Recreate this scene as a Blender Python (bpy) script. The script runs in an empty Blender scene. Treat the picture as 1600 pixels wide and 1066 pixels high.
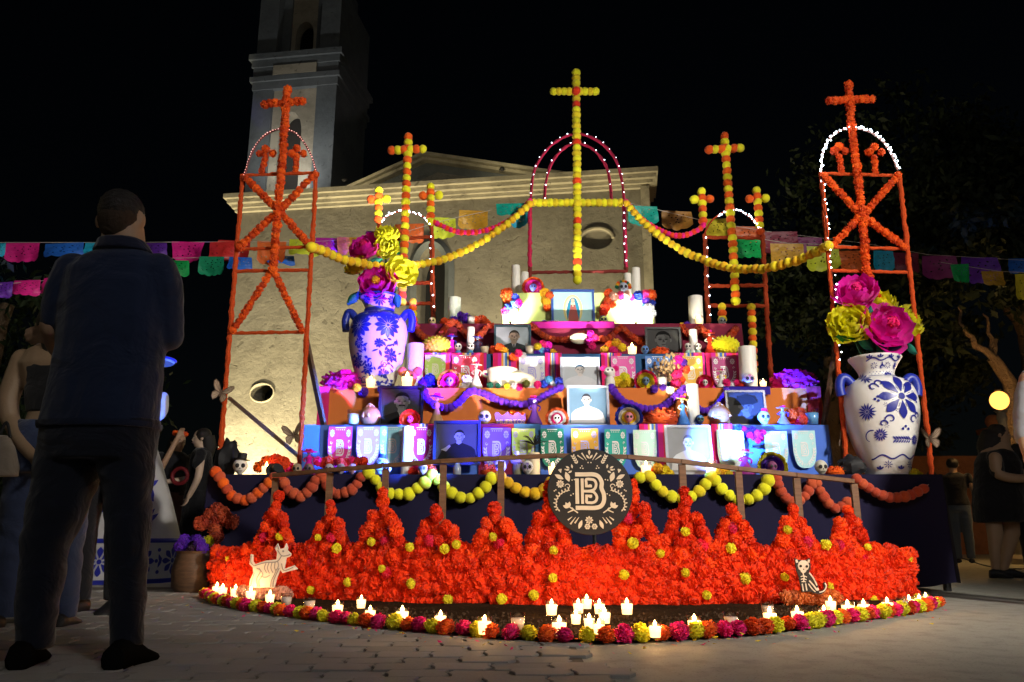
import bpy, bmesh, math, random
from mathutils import Vector, Matrix, Euler, noise
random.seed(11)
R = math.radians
PI = math.pi
scene = bpy.context.scene
C = scene.collection

# ---------------------------------------------------------------- camera
CAM_H = 0.46
F_PX = 1220.0
PITCH = math.atan(299.0 / F_PX)
CP, SP = math.cos(PITCH), math.sin(PITCH)
cam_d = bpy.data.cameras.new('camera')
cam_d.sensor_width = 36.0
cam_d.lens = F_PX / 1600.0 * 36.0
cam_d.clip_end = 600.0
cam_d.clip_start = 0.05
cam = bpy.data.objects.new('camera', cam_d)
C.objects.link(cam)
cam.location = (0, 0, CAM_H)
cam.rotation_euler = (PI / 2 + PITCH, 0, 0)
scene.camera = cam

# ---------------------------------------------------------------- night sky
world = bpy.data.worlds.new('World')
scene.world = world
world.use_nodes = True
wn = world.node_tree
sky = wn.nodes.new('ShaderNodeTexSky')
sky.sky_type = 'NISHITA'
sky.sun_disc = False
sky.sun_elevation = R(18)
sky.sun_rotation = R(200)
bgn = wn.nodes['Background']
wn.links.new(sky.outputs['Color'], bgn.inputs['Color'])
bgn.inputs['Strength'].default_value = 0.00022

# the moon-dim sun
sun_d = bpy.data.lights.new('moon', 'SUN')
sun_d.energy = 0.035
sun_d.angle = R(3)
sun_d.color = (1.0, 0.93, 0.82)
sun = bpy.data.objects.new('moon', sun_d)
C.objects.link(sun)
sun.rotation_euler = (R(72), 0, R(20))

scene.view_settings.view_transform = 'Standard'
scene.view_settings.look = 'None'
scene.view_settings.exposure = 0.62
scene.view_settings.gamma = 1.0
scene.cycles.use_denoising = True
scene.cycles.max_bounces = 6
scene.cycles.transparent_max_bounces = 12
scene.cycles.caustics_reflective = False
scene.cycles.caustics_refractive = False
scene.cycles.sample_clamp_indirect = 4.0

def aim(o, tgt):
    d = Vector(tgt) - o.location
    o.rotation_euler = d.to_track_quat('-Z', 'Y').to_euler()

def spot(loc, tgt, watts, col, deg, blend=0.5, radius=0.05):
    l = bpy.data.lights.new('spot', 'SPOT')
    l.energy = watts; l.color = col; l.spot_size = R(deg); l.spot_blend = blend; l.shadow_soft_size = radius
    o = bpy.data.objects.new('spot_light', l)
    C.objects.link(o); o.location = loc; aim(o, tgt)
    return o

def point(loc, watts, col, radius=0.05):
    l = bpy.data.lights.new('point', 'POINT')
    l.energy = watts; l.color = col; l.shadow_soft_size = radius
    o = bpy.data.objects.new('point_light', l)
    C.objects.link(o); o.location = loc
    return o

# ---------------------------------------------------------------- light of the place, assumed lamps and added fill lights
WARM = (1.0, 0.86, 0.66)
# unseen floodlight, added out of frame on the right to light the altar front
FILL_FLOOD_POS = Vector((5.8, -0.6, 4.4)); FILL_FLOOD_AIM = Vector((0.75, 6.6, 2.1))
spot(FILL_FLOOD_POS, FILL_FLOOD_AIM, 2300, (1.0, 0.93, 0.82), 60, 0.8, 0.40)
# street lamps (the visible one right, its assumed twin left out of frame), plus an unseen lamp added as fill
LAMP_R = Vector((7.57, 12.0, 2.45)); ASSUMED_LAMP_L = Vector((-6.6, 3.4, 2.9)); FILL_LAMP = Vector((1.8, -1.6, 5.4))
point(LAMP_R, 420, (1.0, 0.56, 0.18), 0.13)
point(ASSUMED_LAMP_L, 120, (1.0, 0.84, 0.52), 0.13)
point(FILL_LAMP, 1350, (1.0, 0.97, 0.93), 0.13)
# unseen church uplights assumed behind the platform
ASSUMED_UPLIGHTS = [((-5.45, 14.5, 0.25), (-5.7, 15.95, 3.4), 1700), ((-1.6, 12.6, 0.25), (-2.0, 15.3, 5.4), 1300), ((1.6, 12.4, 0.25), (1.5, 14.9, 5.8), 900)]
for _p, _t, _w in ASSUMED_UPLIGHTS:
    spot(_p, _t, _w, (1.0, 0.84, 0.50), 110, 0.8, 0.06)
# hidden floodlights added on the cornice ledge to brighten the gable
LEDGE_FILL = [((-3.55, 15.35, 7.78), (-3.2, 16.4, 8.6), 16), ((-0.2, 14.87, 7.78), (-0.1, 15.9, 8.4), 16)]
for _p, _t, _w in LEDGE_FILL:
    spot(_p, _t, _w, (1.0, 0.84, 0.5), 150, 0.5, 0.05)
# hidden floodlight added on the church roof to brighten the bell tower
ROOF_FILL = (Vector((-5.6, 16.9, 8.0)), Vector((-5.6, 19.0, 12.5)))
spot(ROOF_FILL[0], ROOF_FILL[1], 210, (1.0, 0.97, 0.92), 100, 0.8, 0.08)
# unseen stage lights assumed on a stand behind the round sign
ASSUMED_STAGE = [
    ((0.62, 5.60, 0.80), (0.56, 7.50, 1.94), 240, (1.0, 0.96, 0.95), 25),     # white, tiers two and three, centre
    ((0.70, 5.60, 0.80), (0.72, 8.25, 2.90), 900, (0.97, 1.0, 0.92), 15),     # white, top box
    ((0.50, 5.60, 0.80), (-1.05, 7.5, 2.30), 3800, (0.13, 0.02, 1.0), 22),    # violet blue, vase
    ((0.42, 5.60, 0.80), (-1.38, 6.9, 1.32), 4000, (0.05, 0.17, 1.0), 25),    # blue, one end of tier one
    ((0.78, 5.60, 0.80), (2.00, 6.9, 1.32), 4200, (0.05, 0.17, 1.0), 22),     # blue, other end of tier one
    ((0.56, 5.60, 0.80), (-1.62, 7.3, 1.76), 900, (1.0, 0.04, 0.75), 11),    # magenta
    ((0.74, 5.60, 0.80), (1.85, 7.7, 2.18), 620, (1.0, 0.92, 0.62), 15),       # warm, tier three
    ((0.46, 5.60, 0.80), (-0.3, 7.6, 2.12), 620, (1.0, 0.78, 0.78), 22),       # warm, tier three
    ((0.66, 5.60, 0.80), (1.45, 6.9, 1.30), 35, (0.66, 0.82, 1.0), 24),      # cool white, portrait on tier one
    ((0.38, 5.60, 0.80), (-0.30, 6.85, 1.25), 700, (0.05, 0.06, 1.0), 24),    # deep blue, portrait on tier one
    ((0.54, 5.60, 0.80), (-0.98, 7.4, 3.05), 2600, (1.0, 0.95, 0.80), 12),    # white, bouquet in the vase
]
ASSUMED_MINI = [((-0.02, 8.10, 2.66), (-0.05, 8.32, 2.86), 55, (0.95, 1.0, 0.9), 120), ((1.33, 8.10, 2.66), (1.36, 8.32, 2.86), 55, (0.92, 1.0, 1.0), 120)]  # tiny spotlights assumed in front of the lime box, added to brighten it
for _s in ASSUMED_STAGE + ASSUMED_MINI:
    spot(*_s, 0.75, 0.03)

# ---------------------------------------------------------------- picture geometry helpers
def ray(px, py):
    u = px - 800.0; v = 533.0 - py
    return Vector((u, F_PX * CP - v * SP, F_PX * SP + v * CP))
def at(px, py, Y):
    d = ray(px, py); k = Y / d.y
    return Vector((d.x * k, Y, CAM_H + d.z * k))
def gnd(px, py, z=0.0):
    d = ray(px, py); k = (z - CAM_H) / d.z
    return Vector((d.x * k, d.y * k, z))
def mpp(py, Y):
    return Y / ray(800, py).y

# ---------------------------------------------------------------- mesh helpers
class MB:
    def __init__(s):
        s.v = []; s.f = []; s.m = []
    def add(s, vs, fs, mi=0):
        n = len(s.v)
        s.v += [tuple(p) for p in vs]
        for f in fs:
            s.f.append([i + n for i in f]); s.m.append(mi)
    def box(s, c, d, rot=None, mi=0):
        x, y, z = d[0] / 2, d[1] / 2, d[2] / 2
        vs = [Vector(p) for p in ((-x,-y,-z),(x,-y,-z),(x,y,-z),(-x,y,-z),(-x,-y,z),(x,-y,z),(x,y,z),(-x,y,z))]
        if rot is not None:
            vs = [rot @ p for p in vs]
        c = Vector(c)
        s.add([p + c for p in vs], [(0,3,2,1),(4,5,6,7),(0,1,5,4),(1,2,6,5),(2,3,7,6),(3,0,4,7)], mi)
    def bar(s, a, b, w, h, mi=0):
        a = Vector(a); b = Vector(b); d = b - a
        q = d.to_track_quat('X', 'Z').to_matrix()
        s.box((a + b) / 2, (d.length, w, h), q, mi)
    def tube(s, pts, rad, n=8, mi=0, cap=True, sq=1.0):
        pts = [Vector(p) for p in pts]
        if not hasattr(rad, '__len__'): rad = [rad] * len(pts)
        rings = []
        prev = None
        for i, p in enumerate(pts):
            t = (pts[min(i + 1, len(pts) - 1)] - pts[max(i - 1, 0)])
            t = t.normalized() if t.length > 1e-9 else Vector((0, 0, 1))
            if prev is None:
                a = Vector((0, 1, 0)) if abs(t.y) < 0.9 else Vector((1, 0, 0))
                u = t.cross(a).normalized()
            else:
                u = (prev - t * prev.dot(t)).normalized()
            prev = u
            w = t.cross(u)
            rings.append([p + (u * math.cos(2*PI*k/n) + w * math.sin(2*PI*k/n) * sq) * rad[i] for k in range(n)])
        s.rings(rings, mi, cap)
    def rings(s, rings, mi=0, cap=True):
        n = len(rings[0]); base = len(s.v)
        vs = [p for r in rings for p in r]
        fs = []
        for i in range(len(rings) - 1):
            for k in range(n):
                k2 = (k + 1) % n
                fs.append((i*n + k, i*n + k2, (i+1)*n + k2, (i+1)*n + k))
        if cap:
            fs.append(tuple(range(n - 1, -1, -1)))
            fs.append(tuple((len(rings)-1)*n + k for k in range(n)))
        s.add(vs, fs, mi)
    def lathe(s, prof, n=24, c=(0,0,0), mi=0, cap=True):
        c = Vector(c)
        s.rings([[c + Vector((r*math.cos(2*PI*k/n), r*math.sin(2*PI*k/n), z)) for k in range(n)] for r, z in prof], mi, cap)
    def ell(s, c, r, n=12, m=8, mi=0, rot=None, fn=None):
        c = Vector(c); rings = []
        for i in range(1, m):
            a = PI * i / m
            rings.append([Vector((math.sin(a)*math.cos(2*PI*k/n), math.sin(a)*math.sin(2*PI*k/n), -math.cos(a))) for k in range(n)])
        top = Vector((0,0,1)); bot = Vector((0,0,-1))
        vs = [bot] + [p for rg in rings for p in rg] + [top]
        if fn: vs = [fn(p) for p in vs]
        vs = [Vector((p.x*r[0], p.y*r[1], p.z*r[2])) for p in vs]
        if rot is not None: vs = [rot @ p for p in vs]
        fs = []
        for k in range(n):
            fs.append((0, 1 + (k+1) % n, 1 + k))
            b = 1 + (m-2)*n
            fs.append((b + k, b + (k+1) % n, len(vs)-1))
        for i in range(m-2):
            for k in range(n):
                a0 = 1 + i*n; b0 = a0 + n
                fs.append((a0+k, a0+(k+1)%n, b0+(k+1)%n, b0+k))
        s.add([p + c for p in vs], fs, mi)
    def prism(s, pts, M, t, mi=0):
        """outline pts (2D) extruded by t along the third axis of M: M(a, b, c) -> 3D"""
        n = len(pts)
        vs = [M(a, b, 0.0) for a, b in pts] + [M(a, b, t) for a, b in pts]
        fs = [tuple(range(n)), tuple(range(2*n-1, n-1, -1))]
        fs += [(i, i+n, (i+1) % n + n, (i+1) % n) for i in range(n)]
        s.add(vs, fs, mi)
    def grid(s, fn, nu, nv, mi=0):
        vs = [fn(i/nu, j/nv) for j in range(nv+1) for i in range(nu+1)]
        fs = [(j*(nu+1)+i, j*(nu+1)+i+1, (j+1)*(nu+1)+i+1, (j+1)*(nu+1)+i) for j in range(nv) for i in range(nu)]
        s.add(vs, fs, mi)
    def mesh(s, name='m', smooth=True, angle=None):
        me = bpy.data.meshes.new(name)
        me.from_pydata(s.v, [], s.f)
        me.polygons.foreach_set('material_index', s.m)
        if smooth:
            me.polygons.foreach_set('use_smooth', [True]*len(s.f))
            if angle: me.set_sharp_from_angle(angle=R(angle))
        me.update()
        return me

def tag(o, label=None, cat=None, group=None, kind=None):
    if label: o['label'] = label
    if cat: o['category'] = cat
    if group: o['group'] = group
    if kind: o['kind'] = kind
    return o
def thing(name, label, cat, loc=(0,0,0), group=None, rot=None, scale=None):
    o = bpy.data.objects.new(name, None)
    o.empty_display_size = 0.05
    C.objects.link(o); o.location = loc
    if rot is not None: o.rotation_euler = rot
    if scale is not None: o.scale = (scale,)*3 if not hasattr(scale, '__len__') else scale
    return tag(o, label, cat, group)
def ob(name, mb, mats, parent=None, smooth=True, angle=40, world=True, kind=None):
    """one mesh object; with a parent and world=True the mesh is in world coordinates (the parent is an unrotated Empty)"""
    me = mb.mesh(name, smooth, angle) if isinstance(mb, MB) else mb
    if not isinstance(mats, (list, tuple)): mats = [mats]
    for m in mats: me.materials.append(m)
    o = bpy.data.objects.new(name, me)
    C.objects.link(o)
    if parent is not None:
        o.parent = parent
        if world:
            p = parent; off = Vector((0,0,0))
            while p is not None: off += p.location; p = p.parent
            o.location = -off
    if kind: o['kind'] = kind
    return o
def inst(name, me, mat, parent=None, loc=(0,0,0), scale=1.0, rot=None, world=True):
    o = bpy.data.objects.new(name, me)
    C.objects.link(o)
    if mat is not None:
        if len(me.materials) == 0: me.materials.append(None)
        o.material_slots[0].link = 'OBJECT'; o.material_slots[0].material = mat
    loc = Vector(loc)
    if parent is not None:
        o.parent = parent
        if world:
            p = parent
            while p is not None: loc = loc - p.location; p = p.parent
    o.location = loc
    o.scale = (scale,)*3 if not hasattr(scale, '__len__') else scale
    if rot is not None: o.rotation_euler = rot
    return o
def rnd(a, b): return random.uniform(a, b)
def rrot(): return (rnd(0, 6.28), rnd(0, 6.28), rnd(0, 6.28))

# ---------------------------------------------------------------- materials
def nt(name):
    m = bpy.data.materials.new(name); m.use_nodes = True
    return m, m.node_tree, m.node_tree.nodes['Principled BSDF']
def mix(t, a, b, fac):
    n = t.nodes.new('ShaderNodeMix'); n.data_type = 'RGBA'
    for s, v in ((6, a), (7, b)):
        if isinstance(v, tuple): n.inputs[s].default_value = (*v[:3], 1)
        else: t.links.new(v, n.inputs[s])
    if isinstance(fac, float): n.inputs[0].default_value = fac
    else: t.links.new(fac, n.inputs[0])
    return n.outputs[2]
def mth(t, op, a, b=None):
    n = t.nodes.new('ShaderNodeMath'); n.operation = op
    for i, v in enumerate((a, b)):
        if v is None: continue
        if isinstance(v, (int, float)): n.inputs[i].default_value = v
        else: t.links.new(v, n.inputs[i])
    return n.outputs[0]
def tex(t, kind, scale, coord='Object', detail=4.0, **kw):
    tc = t.nodes.new('ShaderNodeTexCoord')
    n = t.nodes.new('ShaderNodeTex' + kind)
    t.links.new(tc.outputs[coord], n.inputs['Vector'])
    if 'Scale' in n.inputs: n.inputs['Scale'].default_value = scale
    if 'Detail' in n.inputs: n.inputs['Detail'].default_value = detail
    for k, v in kw.items(): n.inputs[k].default_value = v
    return n
def ramp(t, src, stops):
    n = t.nodes.new('ShaderNodeValToRGB')
    e = n.color_ramp.elements
    while len(e) < len(stops): e.new(0.5)
    for el, (p, c) in zip(e, stops):
        el.position = p
        el.color = (*c, 1) if isinstance(c, tuple) else (c, c, c, 1)
    t.links.new(src, n.inputs[0])
    return n.outputs[0]
def bump(t, b, src, strength, dist=0.01):
    n = t.nodes.new('ShaderNodeBump')
    n.inputs['Strength'].default_value = strength; n.inputs['Distance'].default_value = dist
    t.links.new(src, n.inputs['Height']); t.links.new(n.outputs[0], b.inputs['Normal'])
MC = {}
def pm(name, col, rough=0.6, var=0.18, scale=12.0, bmp=0.15, spec=0.3, metal=0.0, orand=0.0, emit=None, sheen=0.0, bdist=0.01):
    """plain procedural material: base colour broken by noise, fine relief, optional variation from object to object"""
    if name in MC: return MC[name]
    m, t, b = nt(name)
    nz = tex(t, 'Noise', scale)
    lo = tuple(c * (1 - var) for c in col); hi = tuple(min(1, c * (1 + var)) for c in col)
    c = mix(t, lo, hi, nz.outputs['Fac'])
    if orand:
        oi = t.nodes.new('ShaderNodeObjectInfo')
        hs = t.nodes.new('ShaderNodeHueSaturation')
        t.links.new(mth(t, 'ADD', mth(t, 'MULTIPLY', oi.outputs['Random'], orand * 2), 1 - orand), hs.inputs['Value'])
        t.links.new(mth(t, 'ADD', mth(t, 'MULTIPLY', oi.outputs['Random'], orand * 0.06), 0.5 - orand * 0.03), hs.inputs['Hue'])
        t.links.new(c, hs.inputs['Color']); c = hs.outputs[0]
    t.links.new(c, b.inputs['Base Color'])
    b.inputs['Roughness'].default_value = rough
    b.inputs['Specular IOR Level'].default_value = spec
    b.inputs['Metallic'].default_value = metal
    if sheen: b.inputs['Sheen Weight'].default_value = sheen
    if bmp:
        n2 = tex(t, 'Noise', scale * 4)
        bump(t, b, n2.outputs['Fac'], bmp, bdist)
    if emit:
        b.inputs['Emission Color'].default_value = (*emit[:3], 1); b.inputs['Emission Strength'].default_value = emit[3]
    MC[name] = m
    return m
def emat(name, col, s):
    if name in MC: return MC[name]
    m, t, b = nt(name)
    b.inputs['Base Color'].default_value = (*col, 1)
    b.inputs['Emission Color'].default_value = (*col, 1); b.inputs['Emission Strength'].default_value = s
    MC[name] = m
    return m
def glassm(name='clear_glass', tint=(1,1,1), gl=0.12):
    if name in MC: return MC[name]
    m, t, b = nt(name)
    t.nodes.remove(b)
    tr = t.nodes.new('ShaderNodeBsdfTransparent'); tr.inputs[0].default_value = (*tint, 1)
    g = t.nodes.new('ShaderNodeBsdfGlossy'); g.inputs['Roughness'].default_value = 0.06
    lw = t.nodes.new('ShaderNodeLayerWeight'); lw.inputs[0].default_value = 0.35
    mx = t.nodes.new('ShaderNodeMixShader')
    t.links.new(mth(t, 'ADD', mth(t, 'MULTIPLY', lw.outputs['Facing'], 0.35), gl * 0.3), mx.inputs[0])
    t.links.new(tr.outputs[0], mx.inputs[1]); t.links.new(g.outputs[0], mx.inputs[2])
    t.links.new(mx.outputs[0], t.nodes['Material Output'].inputs[0])
    MC[name] = m
    return m
# crepe paper, foil, cloth
SOLID = {}
def crepe(n, c, orand=0.18, thin=0.22):
    """crepe paper: a crinkled diffuse sheet that lets some light through"""
    k = 'crepe_' + n
    if k in MC: return MC[k]
    m = pm(k, c, 0.75, 0.25, 40, 0.3, 0.12, orand=orand, sheen=0.15); t = m.node_tree
    b = t.nodes['Principled BSDF']; src = b.inputs['Base Color'].links[0].from_socket
    tr = t.nodes.new('ShaderNodeBsdfTranslucent'); t.links.new(src, tr.inputs[0])
    mx = t.nodes.new('ShaderNodeMixShader'); mx.inputs[0].default_value = thin
    t.links.new(b.outputs[0], mx.inputs[1]); t.links.new(tr.outputs[0], mx.inputs[2]); t.links.new(mx.outputs[0], t.nodes['Material Output'].inputs[0])
    SOLID[m.name] = pm('tissue_' + n, tuple(min(0.96, x*1.05) for x in c), 0.75, 0.25, 40, 0.4, 0.12, orand=orand*0.7, sheen=0.15)
    return m
ORANGE = crepe('orange', (0.92, 0.115, 0.010)); RED = crepe('red_orange', (0.85, 0.055, 0.012))
YELLOW = crepe('yellow', (0.94, 0.64, 0.02)); LIME = crepe('lime', (0.92, 0.80, 0.02)); PINK = crepe('pink', (0.90, 0.015, 0.20))
MAGENTA = crepe('magenta', (0.85, 0.012, 0.45)); PURPLE = crepe('purple', (0.10, 0.015, 0.42)); RUST = crepe('rust', (0.50, 0.075, 0.03))
GOLD = crepe('gold', (0.95, 0.47, 0.015)); BLUEC = crepe('blue', (0.03, 0.06, 0.60)); SKYC = crepe('sky', (0.12, 0.42, 0.75))
WHITEC = crepe('white', (0.78, 0.76, 0.74)); PEACH = crepe('peach', (0.80, 0.42, 0.30)); GREENC = crepe('green', (0.01, 0.16, 0.09))
DARKORANGE = crepe('dark_orange', (0.55, 0.06, 0.012))
WHITE = pm('white_ceramic', (0.76, 0.75, 0.73), 0.35, 0.08, 8, 0.05, 0.5)
COBALT = pm('cobalt_paint', (0.014, 0.02, 0.26), 0.35, 0.2, 20, 0.05, 0.5)
COBALTL = pm('mid_blue_paint', (0.02, 0.035, 0.42), 0.35, 0.2, 20, 0.05, 0.5)
BLACK = pm('black_matte', (0.012, 0.012, 0.014), 0.6, 0.2, 20, 0.1)
WAX = pm('white_wax', (0.80, 0.78, 0.72), 0.45, 0.06, 10, 0.08, 0.4)
WAXC = pm('cream_wax', (0.74, 0.62, 0.42), 0.45, 0.08, 10, 0.08, 0.4)
WOOD = None
def woodm(name, a, b, sc=6.0):
    if name in MC: return MC[name]
    m, t, bs = nt(name)
    tc = t.nodes.new('ShaderNodeTexCoord'); mp = t.nodes.new('ShaderNodeMapping')
    mp.inputs['Scale'].default_value = (sc * 0.25, sc * 2.5, sc * 2.5)
    n = t.nodes.new('ShaderNodeTexNoise'); n.inputs['Scale'].default_value = 3.0; n.inputs['Detail'].default_value = 6
    t.links.new(tc.outputs['Object'], mp.inputs[0]); t.links.new(mp.outputs[0], n.inputs['Vector'])
    t.links.new(ramp(t, n.outputs['Fac'], [(0.3, a), (0.7, b)]), bs.inputs['Base Color'])
    bs.inputs['Roughness'].default_value = 0.65; bump(t, bs, n.outputs['Fac'], 0.3, 0.004)
    MC[name] = m; return m
WOOD = woodm('brown_wood', (0.10, 0.047, 0.022), (0.19, 0.095, 0.045))
DKWOOD = woodm('dark_wood', (0.05, 0.028, 0.016), (0.12, 0.065, 0.035))

LAY = [0]   # each flat mark lies a hair above the one before it
def lay(): return LAY[0]*1.6e-5
# ---------------------------------------------------------------- strokes: flat shapes and painted marks as geometry
def stroke(mb, pts, w, M, mi=0, n3=True):
    """variable-width ribbon along 2D points, laid on a surface by M(a, b) -> 3D"""
    LAY[0] = (LAY[0] + 1) % 130
    pts = [Vector(p).to_2d() if len(p) > 2 else Vector(p) for p in pts]
    n = len(pts)
    if not hasattr(w, '__len__'): w = [w] * n
    vs = []
    for i, p in enumerate(pts):
        t = pts[min(i+1, n-1)] - pts[max(i-1, 0)]
        t = t.normalized() if t.length > 1e-9 else Vector((1, 0))
        q = Vector((-t.y, t.x))
        for k in (-1, 0, 1):
            c = p + q * (w[i] * 0.5 * k)
            vs.append(M(c.x, c.y))
    fs = []
    for i in range(n-1):
        for k in (0, 1):
            a = i*3 + k
            fs.append((a, a+3, a+4, a+1))
    mb.add(vs, fs, mi)
def leaf(mb, c, ang, L, w, M, mi=0, r0=0.0):
    """petal or leaf: from c at distance r0 to r0+L along ang"""
    d = Vector((math.cos(ang), math.sin(ang))); c = Vector(c)
    pr = (0.12, 0.55, 0.9, 1.0, 0.85, 0.5, 0.06)
    stroke(mb, [c + d*(r0 + L*i/6) for i in range(7)], [w*p for p in pr], M, mi)
def drop(mb, c, ang, L, w, M, mi=0, r0=0.0):
    d = Vector((math.cos(ang), math.sin(ang))); c = Vector(c)
    pr = (0.10, 0.32, 0.55, 0.80, 0.98, 0.95, 0.62, 0.08)
    stroke(mb, [c + d*(r0 + L*i/7) for i in range(8)], [w*p for p in pr], M, mi)
def dot(mb, c, r, M, mi=0, n=10):
    LAY[0] = (LAY[0] + 1) % 130
    vs = [M(c[0], c[1])] + [M(c[0]+r*math.cos(2*PI*k/n), c[1]+r*math.sin(2*PI*k/n)) for k in range(n)]
    mb.add(vs, [(0, 1+k, 1+(k+1) % n) for k in range(n)], mi)
def fflower(mb, c, n, r0, r1, w, M, mi=0, a0=0.0, ctr=True, kind=drop):
    for k in range(n): kind(mb, c, a0 + 2*PI*k/n, r1-r0, w, M, mi, r0)
    if ctr: dot(mb, c, r0*0.75, M, mi)
def scroll(mb, c, r, a0, a1, w, M, mi=0, r_end=0.25, n=14):
    pts = []
    for i in range(n+1):
        f = i/n; a = a0 + (a1-a0)*f; rr = r*(1 - (1-r_end)*f)
        pts.append((c[0] + rr*math.cos(a), c[1] + rr*math.sin(a)))
    stroke(mb, pts, [w*(0.5 + 0.5*math.sin(PI*min(1, 0.15 + f/n))) for f in range(n+1)], M, mi)
def wave(mb, x0, x1, y, amp, per, w, M, mi=0, n=60):
    stroke(mb, [(x0+(x1-x0)*i/n, y + amp*math.sin(2*PI*(x0+(x1-x0)*i/n)/per)) for i in range(n+1)], w, M, mi)
def smoothpath(pts, n=6):
    P = [Vector(p) for p in pts]; out = []
    for i in range(len(P)-1):
        p0 = P[max(i-1, 0)]; p1 = P[i]; p2 = P[i+1]; p3 = P[min(i+2, len(P)-1)]
        for k in range(n):
            t = k/n
            out.append(0.5*((2*p1) + (p2-p0)*t + (2*p0-5*p1+4*p2-p3)*t*t + (3*p1-p0-3*p2+p3)*t**3))
    out.append(P[-1])
    return out

# ---------------------------------------------------------------- paper flowers and pompoms (shared meshes)
def make_bloom(seed, layers, frill=0.12, back=False):
    """crepe-paper carnation: rings of frilled petals round a ball"""
    rs = random.Random(seed); mb = MB()
    mb.ell((0,0,0), (0.80, 0.80, 0.80), 10, 7)
    for (elev, n, L, w) in layers:
        for k in range(n):
            a = 2*PI*(k + rs.random()*0.6)/n; e = elev + rs.uniform(-0.16, 0.16)
            d = Vector((math.cos(a)*math.cos(e), math.sin(a)*math.cos(e), math.sin(e)))
            s = d.cross(Vector((0,0,1)) if abs(d.z) < 0.95 else Vector((1,0,0))).normalized(); u = s.cross(d)
            tw = rs.uniform(-0.45, 0.45); s2 = s*math.cos(tw) + u*math.sin(tw); u2 = d.cross(s2)
            l = L*rs.uniform(0.90, 1.08)
            vs = []
            for j, (f, ww) in enumerate(((0.45, 0.45), (0.78, 0.95), (1.0, 1.0))):
                for q in (-1, -0.33, 0.33, 1):
                    z = frill*(f*f)*rs.uniform(-1, 1) + (0.10*(1-abs(q)) if j == 1 else 0)
                    vs.append(d*(l*f - 0.05*abs(q)*f + (rs.uniform(-0.07, 0.05) if j == 2 else 0)) + s2*(w*ww*q*0.5) + u2*z)
            fs = [(j*4+q, j*4+q+1, j*4+q+5, j*4+q+4) for j in range(2) for q in range(3)]
            mb.add(vs, fs)
    return mb.mesh('bloom', True)
BALL_L = [(-1.25, 7, 1.0, 0.36), (-0.85, 14, 1.0, 0.36), (-0.45, 20, 1.0, 0.35), (-0.05, 22, 1.0, 0.34), (0.35, 20, 1.0, 0.34), (0.75, 16, 1.0, 0.34), (1.1, 10, 1.0, 0.34), (1.45, 5, 0.97, 0.34)]
BLOOMS = [make_bloom(k, BALL_L, 0.12) for k in range(4)]
BLOOM_LO = [make_bloom(k + 20, [(-1.0, 8, 1.0, 0.46), (-0.5, 13, 1.0, 0.46), (0.0, 15, 1.0, 0.45), (0.5, 13, 1.0, 0.45), (0.95, 9, 1.0, 0.45), (1.4, 5, 1.0, 0.42)], 0.10) for k in range(3)]
TUFT = [make_bloom(40 + k, [(-0.1, 16, 1.0, 0.22), (0.3, 16, 1.05, 0.22), (0.7, 13, 1.0, 0.22), (1.1, 8, 1.0, 0.22), (1.45, 4, 0.95, 0.22)], 0.05) for k in range(2)]
def make_pom(seed):
    rs = random.Random(seed); mb = MB()
    o = Vector((rs.random()*9, rs.random()*9, rs.random()*9))
    def fn(p):
        return p*(1 + 0.10*noise.noise(p*4.0 + o) + 0.06*noise.noise(p*11.0 + o))
    mb.ell((0,0,0), (1,1,1), 14, 10, fn=fn)
    return mb.mesh('pom', True)
POMS = [make_pom(k) for k in range(4)]
def pom(parent, loc, r, mat, name='pompom', me=None):
    return inst(name, me or random.choice(POMS), SOLID.get(mat.name, mat), parent, loc, (r*rnd(.93,1.07), r*rnd(.93,1.07), r*rnd(.9,1.05)), rrot())
def bloom(parent, loc, r, mat, name='paper_flower', lo=False):
    return inst(name, random.choice(BLOOM_LO if lo else BLOOMS), mat, parent, loc, r*rnd(.92,1.1), rrot())
def along(pts, step):
    """points spaced by step along a 3D polyline"""
    pts = [Vector(p) for p in pts]; out = [pts[0].copy()]; need = step
    for a, b in zip(pts, pts[1:]):
        L = (b-a).length; pos = 0.0
        while L - pos >= need:
            pos += need; out.append(a + (b-a)*(pos/L)); need = step
        need -= (L-pos)
    return out
# ================================================================ SETTING
V = Vector
# ---- ground
def concrete_mat():
    m, t, b = nt('plaza_concrete')
    n1 = tex(t, 'Noise', 0.55, detail=5); n2 = tex(t, 'Noise', 9.0, detail=8); n3 = tex(t, 'Noise', 90.0, detail=3)
    c = mix(t, (0.28, 0.27, 0.23), (0.42, 0.41, 0.35), n1.outputs['Fac'])
    c = mix(t, c, (0.20, 0.19, 0.165), ramp(t, n2.outputs['Fac'], [(0.48, 0.0), (0.80, 0.8)]))
    c = mix(t, c, (0.10, 0.095, 0.085), ramp(t, n3.outputs['Fac'], [(0.60, 0.0), (0.70, 0.7)]))
    t.links.new(c, b.inputs['Base Color'])
    b.inputs['Roughness'].default_value = 0.7; b.inputs['Specular IOR Level'].default_value = 0.18
    bump(t, b, n3.outputs['Fac'], 0.35, 0.004)
    return m
mb = MB()
mb.add([(-120,-40,0),(120,-40,0),(120,260,0),(-120,260,0)], [(0,1,2,3)])
tag(ob('ground', mb, concrete_mat()), 'grey concrete plaza ground spreading out beneath everything', 'ground', kind='structure')
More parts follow.
